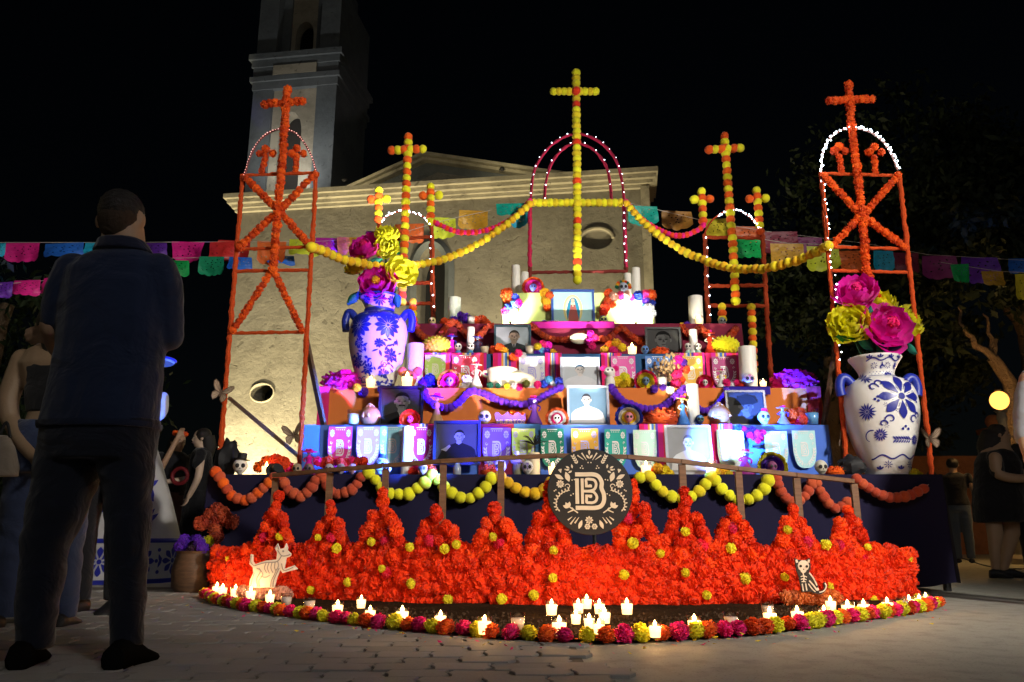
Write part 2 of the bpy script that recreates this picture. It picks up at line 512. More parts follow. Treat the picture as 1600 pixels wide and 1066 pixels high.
# paving of interlocking blocks on the left
def paver_mat():
    m, t, b = nt('paver_block')
    oi = t.nodes.new('ShaderNodeObjectInfo')
    n1 = tex(t, 'Noise', 1.2, coord='Object', detail=4); n2 = tex(t, 'Noise', 70.0, detail=5)
    tcn = t.nodes.new('ShaderNodeNewGeometry')
    n0 = t.nodes.new('ShaderNodeTexNoise'); n0.inputs['Scale'].default_value = 0.7
    t.links.new(tcn.outputs['Position'], n0.inputs['Vector'])
    c = mix(t, (0.25, 0.235, 0.22), (0.32, 0.30, 0.285), oi.outputs['Random'])
    c = mix(t, c, (0.17, 0.155, 0.14), ramp(t, n0.outputs['Fac'], [(0.45, 0.0), (0.75, 0.7)]))
    c = mix(t, c, (0.36, 0.34, 0.31), ramp(t, n2.outputs['Fac'], [(0.60, 0.0), (0.75, 0.6)]))
    t.links.new(c, b.inputs['Base Color']); b.inputs['Roughness'].default_value = 0.75; b.inputs['Specular IOR Level'].default_value = 0.15
    bump(t, b, n2.outputs['Fac'], 0.5, 0.004)
    return m
PAVER = paver_mat()
JOINT = pm('joint_sand', (0.12, 0.105, 0.09), 0.9, 0.3, 30)
mb = MB()
mb.add([(-14,1.2,0.004),(0.26,1.2,0.004),(0.26,3.6,0.004),(0.24,7.0,0.004),(-14,7.0,0.004)], [(0,1,2,3,4)])
paving = tag(ob('paving', mb, JOINT), 'brown grey interlocking paving blocks on the ground', 'paving', kind='structure')
PW, PH = 0.205, 0.140
def paver_verts(j=0.0):
    g = 0.005; w, h = PW - g, PH - g; k = 0.018
    out = [(-w/2+k,-h/2),(-w/6,-h/2-0.0),(w/6,-h/2),(w/2-k,-h/2),(w/2+k*0.6,-h/8),(w/2-k*0.3,h/8),(w/2+k*0.4,h/2),(w/6,h/2),(-w/6,h/2),(-w/2+k*0.6+0.004,h/2),(-w/2-k*0.1,h/8),(-w/2+k*0.8,-h/8)]
    return out
def paver_mesh():
    mb = MB(); o = paver_verts(); n = len(o)
    vs = [(x*0.97, y*0.95, 0.012) for x, y in o] + [(x, y, 0.009) for x, y in o] + [(x, y, -0.03) for x, y in o]
    mb.add(vs, [tuple(range(n))] + [(r*n+i, (r+1)*n+i, (r+1)*n+(i+1)%n, r*n+(i+1)%n) for r in (0,1) for i in range(n)])
    return mb.mesh('paver', False)
PM = paver_mesh(); PM.materials.append(PAVER)
spots = []
for r in range(int((6.9-2.2)/PH)):
    for c in range(70):
        x = 0.52 - c*PW - (r % 2)*PW*0.5 - 0.02*math.sin(r*2.1); y = 2.2 + r*PH + x*0.06
        lim = 0.40 + 0.03*math.sin(r*1.7)
        if x > lim - PW*0.5 or y < 2.2 or y > 6.7: continue
        px = 800 + x/(y*CP)*F_PX*0.97
        if px < -90: continue
        spots.append((y, x))
spots.sort()
mbs = MB()
tmpl_v = [v.co.copy() for v in PM.vertices]; tmpl_f = [tuple(p.vertices) for p in PM.polygons]
for i, (y, x) in enumerate(spots):
    rz = rnd(-0.03, 0.03); dz = rnd(-0.0035, 0.0035)
    if i < 290:
        inst('paver', PM, None, paving, (x, y, dz), 1.0, (rnd(-.012,.012), rnd(-.012,.012), rz))
    else:
        q = Euler((rnd(-.012,.012), rnd(-.012,.012), rz)).to_matrix()
        mbs.add([q @ v + Vector((x, y, dz)) for v in tmpl_v], tmpl_f)
ob('paver_field', mbs, PAVER, paving, smooth=False, kind='stuff')
# soil inside the ring of flowers
ARC_PX = [(318,936),(345,948),(400,960),(480,972),(560,982),(640,990),(700,996),(760,1001),(830,1006),(900,1008),(960,1007),(1030,1004),(1090,1001),(1150,997),(1220,990),(1290,981),(1350,972),(1420,961),(1475,951)]
ARC = [gnd(x, y, 0.0) for x, y in ARC_PX]
def soil_mat():
    m, t, b = nt('soil')
    n1 = tex(t, 'Noise', 4.0, detail=8); n2 = tex(t, 'Noise', 60.0, detail=4)
    c = mix(t, (0.014, 0.009, 0.006), (0.050, 0.030, 0.017), n1.outputs['Fac'])
    c = mix(t, c, (0.085, 0.05, 0.026), ramp(t, n2.outputs['Fac'], [(0.55, 0.0), (0.72, 0.8)]))
    t.links.new(c, b.inputs['Base Color']); b.inputs['Roughness'].default_value = 1.0; b.inputs['Specular IOR Level'].default_value = 0.0
    bump(t, b, n2.outputs['Fac'], 1.0, 0.012)
    return m
mb = MB()
back = [(2.9, 6.2), (0.4, 6.3), (-2.4, 6.3)]
pts = [(p.x, p.y, 0.021) for p in ARC] + [(x, y, 0.021) for x, y in back]
bm = bmesh.new()
bm.faces.new([bm.verts.new(p) for p in pts]); bmesh.ops.triangulate(bm, faces=bm.faces[:])
bmesh.ops.subdivide_edges(bm, edges=bm.edges[:], cuts=3, use_grid_fill=True)
for v in bm.verts: v.co.z += 0.010*noise.noise(v.co*6)
me = bpy.data.meshes.new('soil'); bm.to_mesh(me); bm.free()
me.polygons.foreach_set('use_smooth', [True]*len(me.polygons))
tag(ob('soil', me, soil_mat()), 'dark brown soil bed inside the ring of flowers and candles', 'soil', kind='structure')

# loose crumbs of soil
mb = MB(); rs = random.Random(4)
for k in range(2600):
    i = rs.randrange(len(ARC)-1); p = ARC[i].lerp(ARC[i+1], rs.random()); f = rs.random()**0.8
    q = V((p.x*(1-f*0.04) + 0.4*f*0.04, p.y + f*(1.0 if 2 < i < 16 else 0.35)*rs.uniform(0.2, 1.0), 0.024)); s = rs.uniform(0.004, 0.014)
    e = Euler((rs.uniform(0,6), rs.uniform(0,6), rs.uniform(0,6))).to_matrix()
    mb.add([q + e @ V(v)*s for v in ((1,0,-.5),(-.6,.8,-.5),(-.6,-.8,-.5),(0.1,0,.9))], [(0,1,2),(0,1,3),(1,2,3),(2,0,3)])
tag(ob('soil_crumbs', mb, pm('crumb', (0.05,0.03,0.018), 0.95, 0.4, 40), smooth=False), 'loose dark crumbs of soil scattered among the candles', 'soil', kind='stuff')
# ---- church
CA = at(358, 313, 16.0); _zc = CA.z
_d = ray(1015, 272); _k = (_zc - CAM_H)/_d.z
CB = Vector((_d.x*_k, _d.y*_k, _zc))
_e = (CB - CA); _e.z = 0; CH_ANG = math.atan2(_e.y, _e.x)
CH_L = _e.length
EX = _e.normalized(); EY = Vector((-EX.y, EX.x, 0))
church = thing('church', 'old plastered church with low gable and tall bell tower behind the altar', 'church', (CA.x, CA.y, 0), rot=(0,0,CH_ANG))
def fl(px, py, off=0.0):
    """pixel -> (x, z) on the church's plane at local depth off"""
    d = ray(px, py); o = Vector((0,0,CAM_H)); p0 = Vector((CA.x, CA.y, 0)) + EY*off
    k = (p0 - o).dot(EY)/d.dot(EY)
    p = o + d*k - Vector((CA.x, CA.y, 0))
    return p.dot(EX), p.z
def stucco(name, a, b_, dk, relief=0.9):
    """old plaster: broad blotches, stains, a few flaked pits"""
    m, t, b = nt(name)
    n1 = tex(t, 'Noise', 0.55, detail=4, Distortion=0.6); n2 = tex(t, 'Noise', 1.9, detail=12, Roughness=0.72); n3 = tex(t, 'Noise', 11.0, detail=8, Roughness=0.7); n4 = tex(t, 'Noise', 4.2, detail=3, Distortion=1.5)
    c = mix(t, a, b_, ramp(t, n1.outputs['Fac'], [(0.38, 0.0), (0.62, 1.0)]))
    c = mix(t, c, dk, ramp(t, n2.outputs['Fac'], [(0.47, 0.0), (0.66, 0.85)]))
    pit = ramp(t, n4.outputs['Fac'], [(0.66, 0.0), (0.70, 1.0)])
    c = mix(t, c, tuple(x*0.55 for x in dk), mth(t, 'MULTIPLY', pit, 0.6))
    c = mix(t, c, tuple(min(1, x*1.3) for x in b_), ramp(t, n3.outputs['Fac'], [(0.60, 0.0), (0.74, 0.5)]))
    t.links.new(c, b.inputs['Base Color']); b.inputs['Roughness'].default_value = 0.92
    h = mth(t, 'SUBTRACT', mth(t, 'ADD', mth(t, 'MULTIPLY', n2.outputs['Fac'], 1.0), mth(t, 'MULTIPLY', n3.outputs['Fac'], 0.22)), mth(t, 'MULTIPLY', pit, 0.25))
    bump(t, b, h, relief, 0.12)
    return m
STUC = stucco('church_plaster', (0.185, 0.17, 0.135), (0.25, 0.232, 0.185), (0.145, 0.13, 0.10), 0.5)
TRIM = stucco('church_trim', (0.36, 0.33, 0.24), (0.44, 0.40, 0.30), (0.22, 0.20, 0.15), 0.3)
BLUEGREY = stucco('blue_grey_paint', (0.10, 0.115, 0.125), (0.13, 0.145, 0.15), (0.08, 0.09, 0.095), 0.3)
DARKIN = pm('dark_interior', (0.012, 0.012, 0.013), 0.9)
wl, wr = fl(374, 330)[0], fl(1011, 300)[0]
zt = _zc - 0.30
mb = MB(); mb.box(((wl+wr)/2, 0.6, zt/2), (wr-wl, 1.2, zt))
wall = ob('wall', mb, STUC, church, smooth=False, world=False)
cm = MB()
ax0, az = fl(652, 405); ax1, _ = fl(697, 405); azs = fl(675, 425)[1]
arch = [(ax0, -0.2)] + [(ax0 + (ax1-ax0)*0.5*(1-math.cos(PI*i/14)), azs + (az-azs+0.25)*math.sin(PI*i/14)) for i in range(15)] + [(ax1, -0.2)]
cm.prism(arch, lambda a, b, c: (a, -0.3 + c, b), 1.1)
ox, oz = fl(410, 614); hx = abs(fl(428, 614)[0] - ox); hz = abs(fl(410, 600)[1] - oz)
cm.prism([(ox + hx*math.cos(2*PI*i/24), oz + hz*math.sin(2*PI*i/24)) for i in range(24)], lambda a, b, c: (a, -0.3 + c, b), 0.95)
nx, nz = fl(932, 374); nhx = abs(fl(957, 374)[0] - nx); nhz = abs(fl(932, 358)[1] - nz)
cm.prism([(nx + nhx*math.cos(2*PI*i/24), nz + nhz*math.sin(2*PI*i/24)) for i in range(24)], lambda a, b, c: (a, -0.3 + c, b), 0.42)
cut = ob('cutter', cm, STUC, church, smooth=False, world=False)
bm = bmesh.new(); bm.from_mesh(cut.data); bmesh.ops.recalc_face_normals(bm, faces=bm.faces[:]); bm.to_mesh(cut.data); bm.free()
mo = wall.modifiers.new('b', 'BOOLEAN'); mo.object = cut; mo.operation = 'DIFFERENCE'; mo.solver = 'EXACT'
bpy.context.view_layer.update()
_dg = bpy.context.evaluated_depsgraph_get()
nm = bpy.data.meshes.new_from_object(wall.evaluated_get(_dg)); wall.modifiers.clear(); wall.data = nm
bpy.data.objects.remove(cut)
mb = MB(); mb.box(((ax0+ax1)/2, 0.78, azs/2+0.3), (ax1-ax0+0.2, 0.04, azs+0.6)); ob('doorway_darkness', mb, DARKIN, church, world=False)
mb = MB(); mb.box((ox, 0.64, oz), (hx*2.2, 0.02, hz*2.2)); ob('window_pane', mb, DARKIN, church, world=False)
def ringtrim(name, x, z, a, b, w, mat, p0=0, p1=24):
    mb = MB(); pts = [(x + a*math.cos(2*PI*i/24), -0.02, z + b*math.sin(2*PI*i/24)) for i in range(p0, p1+1)]
    mb.tube(pts, w, 6); ob(name, mb, mat, church, world=False)
ringtrim('window_surround', ox, oz, hx*1.03, hz*1.04, 0.018, TRIM)
ringtrim('niche_surround', nx, nz, nhx*1.04, nhz*1.05, 0.035, TRIM, 0, 12)
mb = MB()
pts = [(ax1 + 0.09, -0.03, 0.0), (ax1 + 0.09, -0.03, azs)] + [((ax0+ax1)/2 + ((ax1-ax0)/2+0.09)*math.cos(PI*i/12), -0.03, azs + (az-azs+0.34)*math.sin(PI*i/12)) for i in range(13)] + [(ax0 - 0.09, -0.03, azs), (ax0-0.09, -0.03, 0.0)]
mb.tube(pts, 0.10, 4, cap=True); ob('doorway_surround', mb, BLUEGREY, church, world=False)
# cornice: stepped mouldings
for k, (h, o, th) in enumerate(((0.0, 0.34, 0.10), (-0.105, 0.26, 0.08), (-0.19, 0.16, 0.07), (-0.265, 0.09, 0.06))):
    mb = MB(); mb.box(((wl+wr)/2, 0.5 - o/2, _zc + h - th/2), (wr-wl + o*1.3, 1.0 + o, th)); ob('cornice_moulding', mb, TRIM, church, smooth=False, world=False)
px0, px1 = fl(1002, 330)[0], wr
mb = MB(); mb.box(((px0+px1)/2 + 0.02, -0.05, zt/2), (px1-px0+0.04, 0.12, zt - 0.01)); ob('corner_pilaster', mb, TRIM, church, smooth=False, world=False)
# gable
gy = 0.75
gl_, gz0 = fl(492, 306, gy); gm, gz1 = fl(665, 251, gy); gr, gz2 = fl(1000, 276, gy)
gz0 = _zc - 0.05
mb = MB(); mb.prism([(gl_, gz0), (gr, gz0), (gm, gz1)], lambda a, b, c: (a, gy + 0.06 + c, b), 0.4); ob('gable', mb, BLUEGREY, church, smooth=False, world=False)
ic = ((gl_+gr+gm)/3, (gz0*2+gz1)/3)
mb = MB(); mb.prism([(ic[0] + (a-ic[0])*0.62, ic[1] - 0.02 + (b-ic[1])*0.62) for a, b in ((gl_, gz0), (gr, gz0), (gm, gz1))], lambda a, b, c: (a, gy + 0.03 + c, b), 0.05); ob('gable_panel', mb, stucco('gable_grey', (0.17,0.165,0.15),(0.23,0.22,0.19),(0.12,0.115,0.10)), church, smooth=False, world=False)
for (a, b) in (((gl_-0.1, gz0+0.03), (gm, gz1+0.06)), ((gm, gz1+0.06), (gr+0.1, gz0+0.03))):
    for k, (dz, dy, th) in enumerate(((0.03, -0.16, 0.07), (-0.05, -0.06, 0.07))):
        mb = MB(); mb.bar((a[0], gy + dy + 0.15, a[1]+dz), (b[0], gy + dy + 0.15, b[1]+dz), 0.42, th); ob('raking_moulding', mb, TRIM, church, smooth=False, world=False)
# bell tower
TY = 2.4
tl0, tz0 = fl(382, 300, TY); tr0, _ = fl(516, 300, TY)
tcx = (tl0+tr0)/2; TW = tr0 - tl0
def tz(py): return fl(450, py, TY)[1]
z_c1, z_c2, z_top = tz(122), tz(88), tz(-60)
def arch_wall(mb, x0, x1, z0, z1, a0, a1, as_, ah, y0, t, mi=0):
    pts = [(x0, z0), (a0, z0), (a0, as_)] + [((a0+a1)/2 - (a1-a0)/2*math.cos(PI*i/12), as_ + ah*math.sin(PI*i/12)) for i in range(1, 12)] + [(a1, as_), (a1, z0), (x1, z0), (x1, z1), (x0, z1)]
    mb.prism(pts, lambda a, b, c: (a, y0 + c, b), t, mi)
tw_root = ob('bell_tower', (lambda m: (m.box((tcx, TY + TW/2 + 0.35, (z_c1)/2), (TW - 0.5, TW - 0.7, z_c1 - 0.02)), m)[1])(MB()), pm('tower_core', (0.05,0.045,0.04), 0.9), church, smooth=False, world=False)
TPANEL = stucco('tower_plaster', (0.30, 0.27, 0.20), (0.40, 0.36, 0.28), (0.22, 0.20, 0.15), 0.4)
def tchild(name, mb, mat): return ob(name, mb, mat, tw_root, smooth=False, world=False)
# lower stage
pil = TW*0.235
for s in (-1, 1):
    mb = MB(); mb.box((tcx + s*(TW/2 - pil/2), TY + TW/2, (z_c1-0.3)/2 + 3), (pil, TW, z_c1-0.3-6.0+6)); tchild('corner_pilaster', mb, BLUEGREY)
mb = MB(); a0, a1 = fl(430, 250, TY)[0], fl(465, 250, TY)[0]
arch_wall(mb, tcx-TW/2+pil, tcx+TW/2-pil, 6.5, z_c1-0.3, a0, a1, tz(205), (tz(172)-tz(205)), TY+0.10, 0.35); tchild('arch_panel', mb, TPANEL)
mb = MB(); mb.box((tcx+TW/2-0.10, TY+TW/2, z_c1/2), (0.14, TW-2*pil+0.1, z_c1-0.62)); tchild('side_panel', mb, TPANEL)
for (z, o, h) in ((z_c1-0.30, 0.03, 0.22), (z_c1-0.08, 0.09, 0.14), (z_c1+0.06, 0.03, z_c2-z_c1-0.36), (z_c2-0.30, 0.07, 0.20), (z_c2-0.10, 0.14, 0.16)):
    mb = MB(); mb.box((tcx, TY+TW/2, z+h/2), (TW+2*o, TW+2*o, h)); tchild('cornice_moulding', mb, BLUEGREY)
mb = MB(); mb.box((tcx, TY-0.07, (z_c1+z_c2)/2-0.12), (TW*0.52, 0.05, (z_c2-z_c1)*0.42)); tchild('frieze_panel', mb, TPANEL)
# upper stage
UW = TW*0.74
for s in (-1, 1):
    for q in (-1, 1):
        mb = MB(); mb.box((tcx + s*(UW/2-UW*0.14), TY+TW/2 + q*(UW/2-UW*0.14), (z_c2+z_top)/2+0.05), (UW*0.28, UW*0.28, z_top-z_c2-0.1)); tchild('corner_pilaster', mb, BLUEGREY)
mb = MB(); a0, a1 = fl(457, 60, TY)[0], fl(486, 60, TY)[0]
arch_wall(mb, tcx-UW*0.22, tcx+UW*0.22, z_c2+0.1, z_top, tcx-UW*0.15, tcx+UW*0.15, tz(45), tz(22)-tz(45), TY+TW/2-UW/2+0.08, 0.3); tchild('arch_panel', mb, TPANEL)
mb = MB(); mb.box((tcx+UW/2-0.15, TY+TW/2, (z_c2+z_top)/2), (0.12, UW*0.44, z_top-z_c2-0.2)); tchild('side_panel', mb, TPANEL)
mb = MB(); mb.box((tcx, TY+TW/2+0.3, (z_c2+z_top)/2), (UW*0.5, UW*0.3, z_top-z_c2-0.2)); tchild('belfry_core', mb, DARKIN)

# ---- far building, orange, dim, behind the people on the right
FB = thing('orange_wall', 'dim orange plastered garden wall with pillars behind the black dressed woman', 'wall', (9.2, 17.5, 0))
OW = stucco('orange_plaster', (0.34, 0.13, 0.05), (0.42, 0.17, 0.07), (0.22, 0.085, 0.03))
mb = MB(); mb.box((0, 0, 1.05), (3.2, 0.3, 2.1)); ob('wall_panel', mb, OW, FB, smooth=False, world=False)
for x in (-1.62, 1.62):
    mb = MB(); mb.box((x, 0, 1.3), (0.42, 0.42, 2.6)); mb.box((x, 0, 2.66), (0.52, 0.52, 0.12)); ob('pillar', mb, OW, FB, smooth=False, world=False)
    mb = MB(); mb.ell((x, 0, 2.88), (0.16, 0.16, 0.16)); ob('finial', mb, OW, FB, world=False)

# ---- globe lamps: a street lamp, its assumed twin and one added fill lamp
GLOBE = emat('lamp_globe', (1.0, 0.40, 0.07), 2.0)
def globe_lamp(p, label):
    t = thing('globe_lamp', label, 'street lamp', (p.x, p.y, 0), 'globe street lamps')
    mb = MB(); mb.lathe([(0.16,0),(0.16,0.08),(0.10,0.14),(0.075,0.5),(0.06,p.z-0.35),(0.075,p.z-0.28),(0.06,p.z-0.2),(0.10,p.z-0.16)], 16); ob('post', mb, pm('lamp_post', (0.30,0.26,0.20), 0.6), t, world=False)
    mb = MB(); mb.lathe([(0.02,p.z+0.15),(0.05,p.z+0.16),(0.03,p.z+0.22)], 12); ob('cap', mb, BLACK, t, world=False)
    mb = MB(); mb.ell((0,0,p.z), (0.135,0.135,0.145), 20, 14); g = ob('globe', mb, GLOBE, t, world=False)
    g.visible_shadow = True
    return t
globe_lamp(LAMP_R, 'lit orange globe street lamp behind the black dressed woman')
globe_lamp(ASSUMED_LAMP_L, 'lit yellow globe street lamp assumed out of frame beside the paving')
globe_lamp(FILL_LAMP, 'unseen white globe lamp added to light the ground and altar')
for l in [o for o in C.objects if o.type == 'LIGHT' and o.data.type == 'POINT']:
    l.data.shadow_soft_size = 0.15; l.location.z += 0.0
# pole and housing added for the unseen altar fill light
t = thing('fill_light_pole', 'unseen added pole with a fill floodlight aimed at the altar', 'floodlight', (FILL_FLOOD_POS.x, FILL_FLOOD_POS.y - 0.25, 0))
mb = MB(); mb.lathe([(0.12,0),(0.12,0.05),(0.05,0.1),(0.04,4.3)], 12); ob('pole', mb, BLACK, t, world=False)
mb = MB(); mb.box((0, 0.0, 4.4), (0.4, 0.12, 0.28)); ob('housing', mb, BLACK, t, world=False)
# assumed uplights, stage lights and tiny spotlights, and added fill lights, as fixtures
def fixture(name, label, p, tg, r, group, cat, lens):
    p = Vector(p); d = (Vector(tg)-p).normalized(); q = d.to_track_quat('Z', 'Y').to_matrix()
    t = thing(name, label, cat, p - Vector((0,0,r*1.6)), group)
    mb = MB(); prof = [(r*0.6,-r*2.2),(r*0.9,-r*1.9),(r,-r*0.4),(r*1.02,-r*0.25)]
    mb.rings([[p + q @ Vector((a*math.cos(2*PI*k/14), a*math.sin(2*PI*k/14), z)) for k in range(14)] for a, z in prof]); ob('lamp_can', mb, BLACK, t)
    mb = MB(); mb.tube([p + Vector((-r*1.15,0,0)), p + Vector((-r*1.15,0,-r*1.5)), p + Vector((r*1.15,0,-r*1.5)), p + Vector((r*1.15,0,0))], r*0.12, 6); ob('bracket', mb, BLACK, t)
    mb = MB(); mb.rings([[p + q @ Vector((a*math.cos(2*PI*k/14), a*math.sin(2*PI*k/14), -r*0.20)) for k in range(14)] for a in (r*0.85, r*0.02)], cap=False); ob('lens', mb, lens, t)
for _p, _t, _w in ASSUMED_UPLIGHTS:
    fixture('assumed_church_uplight', 'black unseen floodlight assumed on the ground, aimed up at the church wall', _p, _t, 0.11, 'assumed church uplights', 'floodlight', emat('lens_warm', (1.0,0.8,0.4), 4))
for _p, _t, _w in LEDGE_FILL:
    fixture('ledge_fill_light', 'small hidden floodlight added on the church cornice to brighten the gable', _p, _t, 0.05, 'added ledge fill lights', 'floodlight', emat('lens_warm', (1.0,0.8,0.4), 4))
fixture('roof_fill_light', 'black hidden floodlight added on the church roof to brighten the bell tower', ROOF_FILL[0], ROOF_FILL[1], 0.11, None, 'floodlight', emat('lens_warm', (1.0,0.8,0.4), 4))
t = thing('added_light_stand', 'black hidden stand added to hold the assumed stage lights behind the round sign', 'light stand', (0.58, 5.66, 0))  # hidden stand added to carry the assumed stage lights
mb = MB(); mb.tube([(0.58,5.66,0.0),(0.58,5.66,0.74)], 0.014, 8); ob('pole', mb, BLACK, t)
mb = MB(); mb.tube([(0.33,5.66,0.735),(0.83,5.66,0.735)], 0.012, 8); ob('bar', mb, BLACK, t)
mb = MB(); mb.lathe([(0.16,0.0),(0.16,0.015),(0.03,0.03)], 16, (0.58,5.66,0.0)); ob('base', mb, BLACK, t)
for i, _s in enumerate(ASSUMED_MINI):
    fixture('assumed_mini_spotlight', 'tiny hidden spotlight assumed on the maroon tier to brighten the lime box', _s[0], _s[1], 0.014, 'assumed tiny spotlights on the maroon tier', 'spotlight', emat('lens_mini', _s[3], 4))
for i, _s in enumerate(ASSUMED_STAGE):
    fixture('assumed_stage_light', 'small black assumed stage light hidden on the bar behind the round sign', _s[0], _s[1], 0.022, 'assumed stage lights behind the sign', 'stage light', emat('lens_%d' % i, _s[3], 4))

# ---- trees
BARK = pm('bark', (0.16, 0.11, 0.07), 0.9, 0.35, 6, 0.9, bdist=0.05)
def leafm(name, c):
    return pm(name, c, 0.6, 0.45, 0.8, 0.0, 0.25)
LEAFD = leafm('leaf_dark', (0.016, 0.024, 0.009)); LEAFG = leafm('leaf_green', (0.022, 0.038, 0.012))
def tree(label, trunk, limbs, blobs, n, mat, ls=0.14, seed=1):
    rs = random.Random(seed)
    base = trunk[0][0]
    t = thing('tree', label, 'tree', base, 'plaza trees')
    mb = MB()
    for path in [trunk] + limbs:
        pts = smoothpath([p for p, r in path], 4); rr = [path[0][1] + (path[-1][1]-path[0][1])*i/(len(pts)-1) for i in range(len(pts))]
        pts = [p + Vector((rs.uniform(-.04,.04), rs.uniform(-.04,.04), 0)) for p in pts]
        mb.tube(pts, rr, 9)
    ob('trunk', mb, BARK, t)
    mb = MB(); tot = sum(r[0]*r[1]*r[2] for c, r in blobs)
    clumps = []
    for c, r in blobs:
        for k in range(max(6, int(26*r[0]*r[1]*r[2]/tot*len(blobs)))):
            d = Vector((rs.gauss(0,1), rs.gauss(0,1), rs.gauss(0,1))).normalized()*rs.uniform(0.45, 1.02)
            clumps.append((Vector(c) + Vector((d.x*r[0], d.y*r[1], d.z*r[2])), rs.uniform(0.18, 0.34)*min(r)))
    for k in range(n):
        c, rr = clumps[rs.randrange(len(clumps))]
        p = c + Vector((rs.gauss(0,1)*1.2, rs.gauss(0,1)*1.2, rs.gauss(0,0.8)))*rr*0.6
        s = ls*rs.uniform(0.6, 1.3)
        q = Euler((rs.uniform(0,6.28), rs.uniform(-1,1), rs.uniform(0,6.28))).to_matrix()
        mb.add([p + q @ Vector(v) for v in ((0,-s*0.5,0),(s*0.26,0,0.02*s),(0,s*0.6,0),(-s*0.26,0,0.02*s))], [(0,1,2,3)])
    ob('crown', mb, mat, t, smooth=False)
tree('dark leafy tree behind the pink and blue banners', [(V((-8.4,12,0)),0.2),(V((-8.3,12,2.2)),0.16),(V((-8.1,12,4.0)),0.1)], [[(V((-8.3,12,2.0)),0.1),(V((-9.4,12.2,3.4)),0.05)]],
     [((-8.3,12.2,3.4),(1.9,1.5,1.5)),((-9.6,12,2.2),(1.5,1.3,1.4)),((-7.0,12.6,2.1),(1.4,1.2,1.3))], 9000, LEAFG, 0.16, 3)
tree('dark bushy tree between the talavera figure and the church', [(V((-6.7,13.6,0)),0.14),(V((-6.75,13.6,2.0)),0.1)], [[(V((-6.7,13.6,1.0)),0.08),(V((-6.2,13.6,2.2)),0.04)]],
     [((-7.2,13.2,2.2),(0.8,0.9,1.6)),((-7.9,13.0,1.2),(1.0,0.9,1.0))], 5500, LEAFG, 0.13, 4)
def P3(x, y, Y): return at(x, y, Y)
tree('forked tree with its bark lit orange by the street lamp', [(P3(1600,760,13.5),0.15),(P3(1580,620,13.5),0.12),(P3(1553,560,13.5),0.10)],
     [[(P3(1555,566,13.5),0.075),(P3(1528,540,13.4),0.055),(P3(1508,512,13.3),0.03),(P3(1496,480,13.3),0.015)], [(P3(1553,562,13.5),0.06),(P3(1548,530,13.6),0.04),(P3(1535,490,13.6),0.015)], [(P3(1553,560,13.5),0.05),(P3(1560,530,13.6),0.03)]],
     [(P3(1500,430,13.6),(1.5,1.2,1.3)),(P3(1400,470,14.6),(1.5,1.2,1.2)),(P3(1560,330,14.2),(1.8,1.4,1.6)),(P3(1470,560,15.0),(1.3,1,0.9))], 9000, LEAFD, 0.17, 5)
tree('tall tree with pale upright trunk at the edge of the plaza', [(P3(1640,800,15),0.17),(P3(1610,560,15),0.15),(P3(1590,420,15),0.12)], [[(P3(1605,540,15),0.1),(P3(1570,470,15.2),0.06)]],
     [(P3(1590,330,15.2),(2.0,1.5,1.6)),(P3(1480,250,16),(2.4,1.6,2.0)),(P3(1360,330,16.5),(1.8,1.5,1.6))], 9000, LEAFD, 0.18, 6)
tree('dark tree standing behind the vase with yellow flowers', [(P3(1300,840,17),0.2),(P3(1300,560,17),0.15)], [[(P3(1300,620,17),0.1),(P3(1360,520,17),0.05)]],
     [(P3(1290,520,17),(1.9,1.4,2.2)),(P3(1400,600,17.4),(1.8,1.4,1.6)),(P3(1240,420,17.5),(1.4,1.2,1.6))], 8000, LEAFD, 0.17, 7)

# ---- cable on the ground beyond the platform
c_ = tag(ob('power_cable', (lambda m: (m.tube(smoothpath([gnd(1476,880,0.008), gnd(1500,872,0.008), gnd(1540,884,0.008), gnd(1590,889,0.008), gnd(1640,886,0.008)], 6), 0.008, 6), m)[1])(MB()), BLACK), 'black power cable lying on the ground beside the platform', 'cable')
# ================================================================ ALTAR
ACX = at(900, 742, 6.5).x
PZ = 0.923                      # platform top
T1Z, T2Z, T3Z, T4Z, T5Z = 1.385, 1.79, 2.20, 2.61, 2.83
Y0, Y1, Y2, Y3, Y4, Y5 = 6.5, 6.9, 7.3, 7.65, 8.0, 8.32
def clothm(name, c, var=0.15, rough=0.85):
    if name in MC: return MC[name]
    m, t, b = nt(name)
    n1 = tex(t, 'Noise', 1.7, detail=3); wv = tex(t, 'Noise', 220.0, detail=2)
    col = mix(t, tuple(x*(1-var) for x in c), tuple(min(1, x*(1+var)) for x in c), n1.outputs['Fac'])
    t.links.new(col, b.inputs['Base Color']); b.inputs['Roughness'].default_value = rough
    b.inputs['Sheen Weight'].default_value = 0.15; b.inputs['Specular IOR Level'].default_value = 0.2
    bump(t, b, wv.outputs['Fac'], 0.25, 0.002)
    MC[name] = m; return m
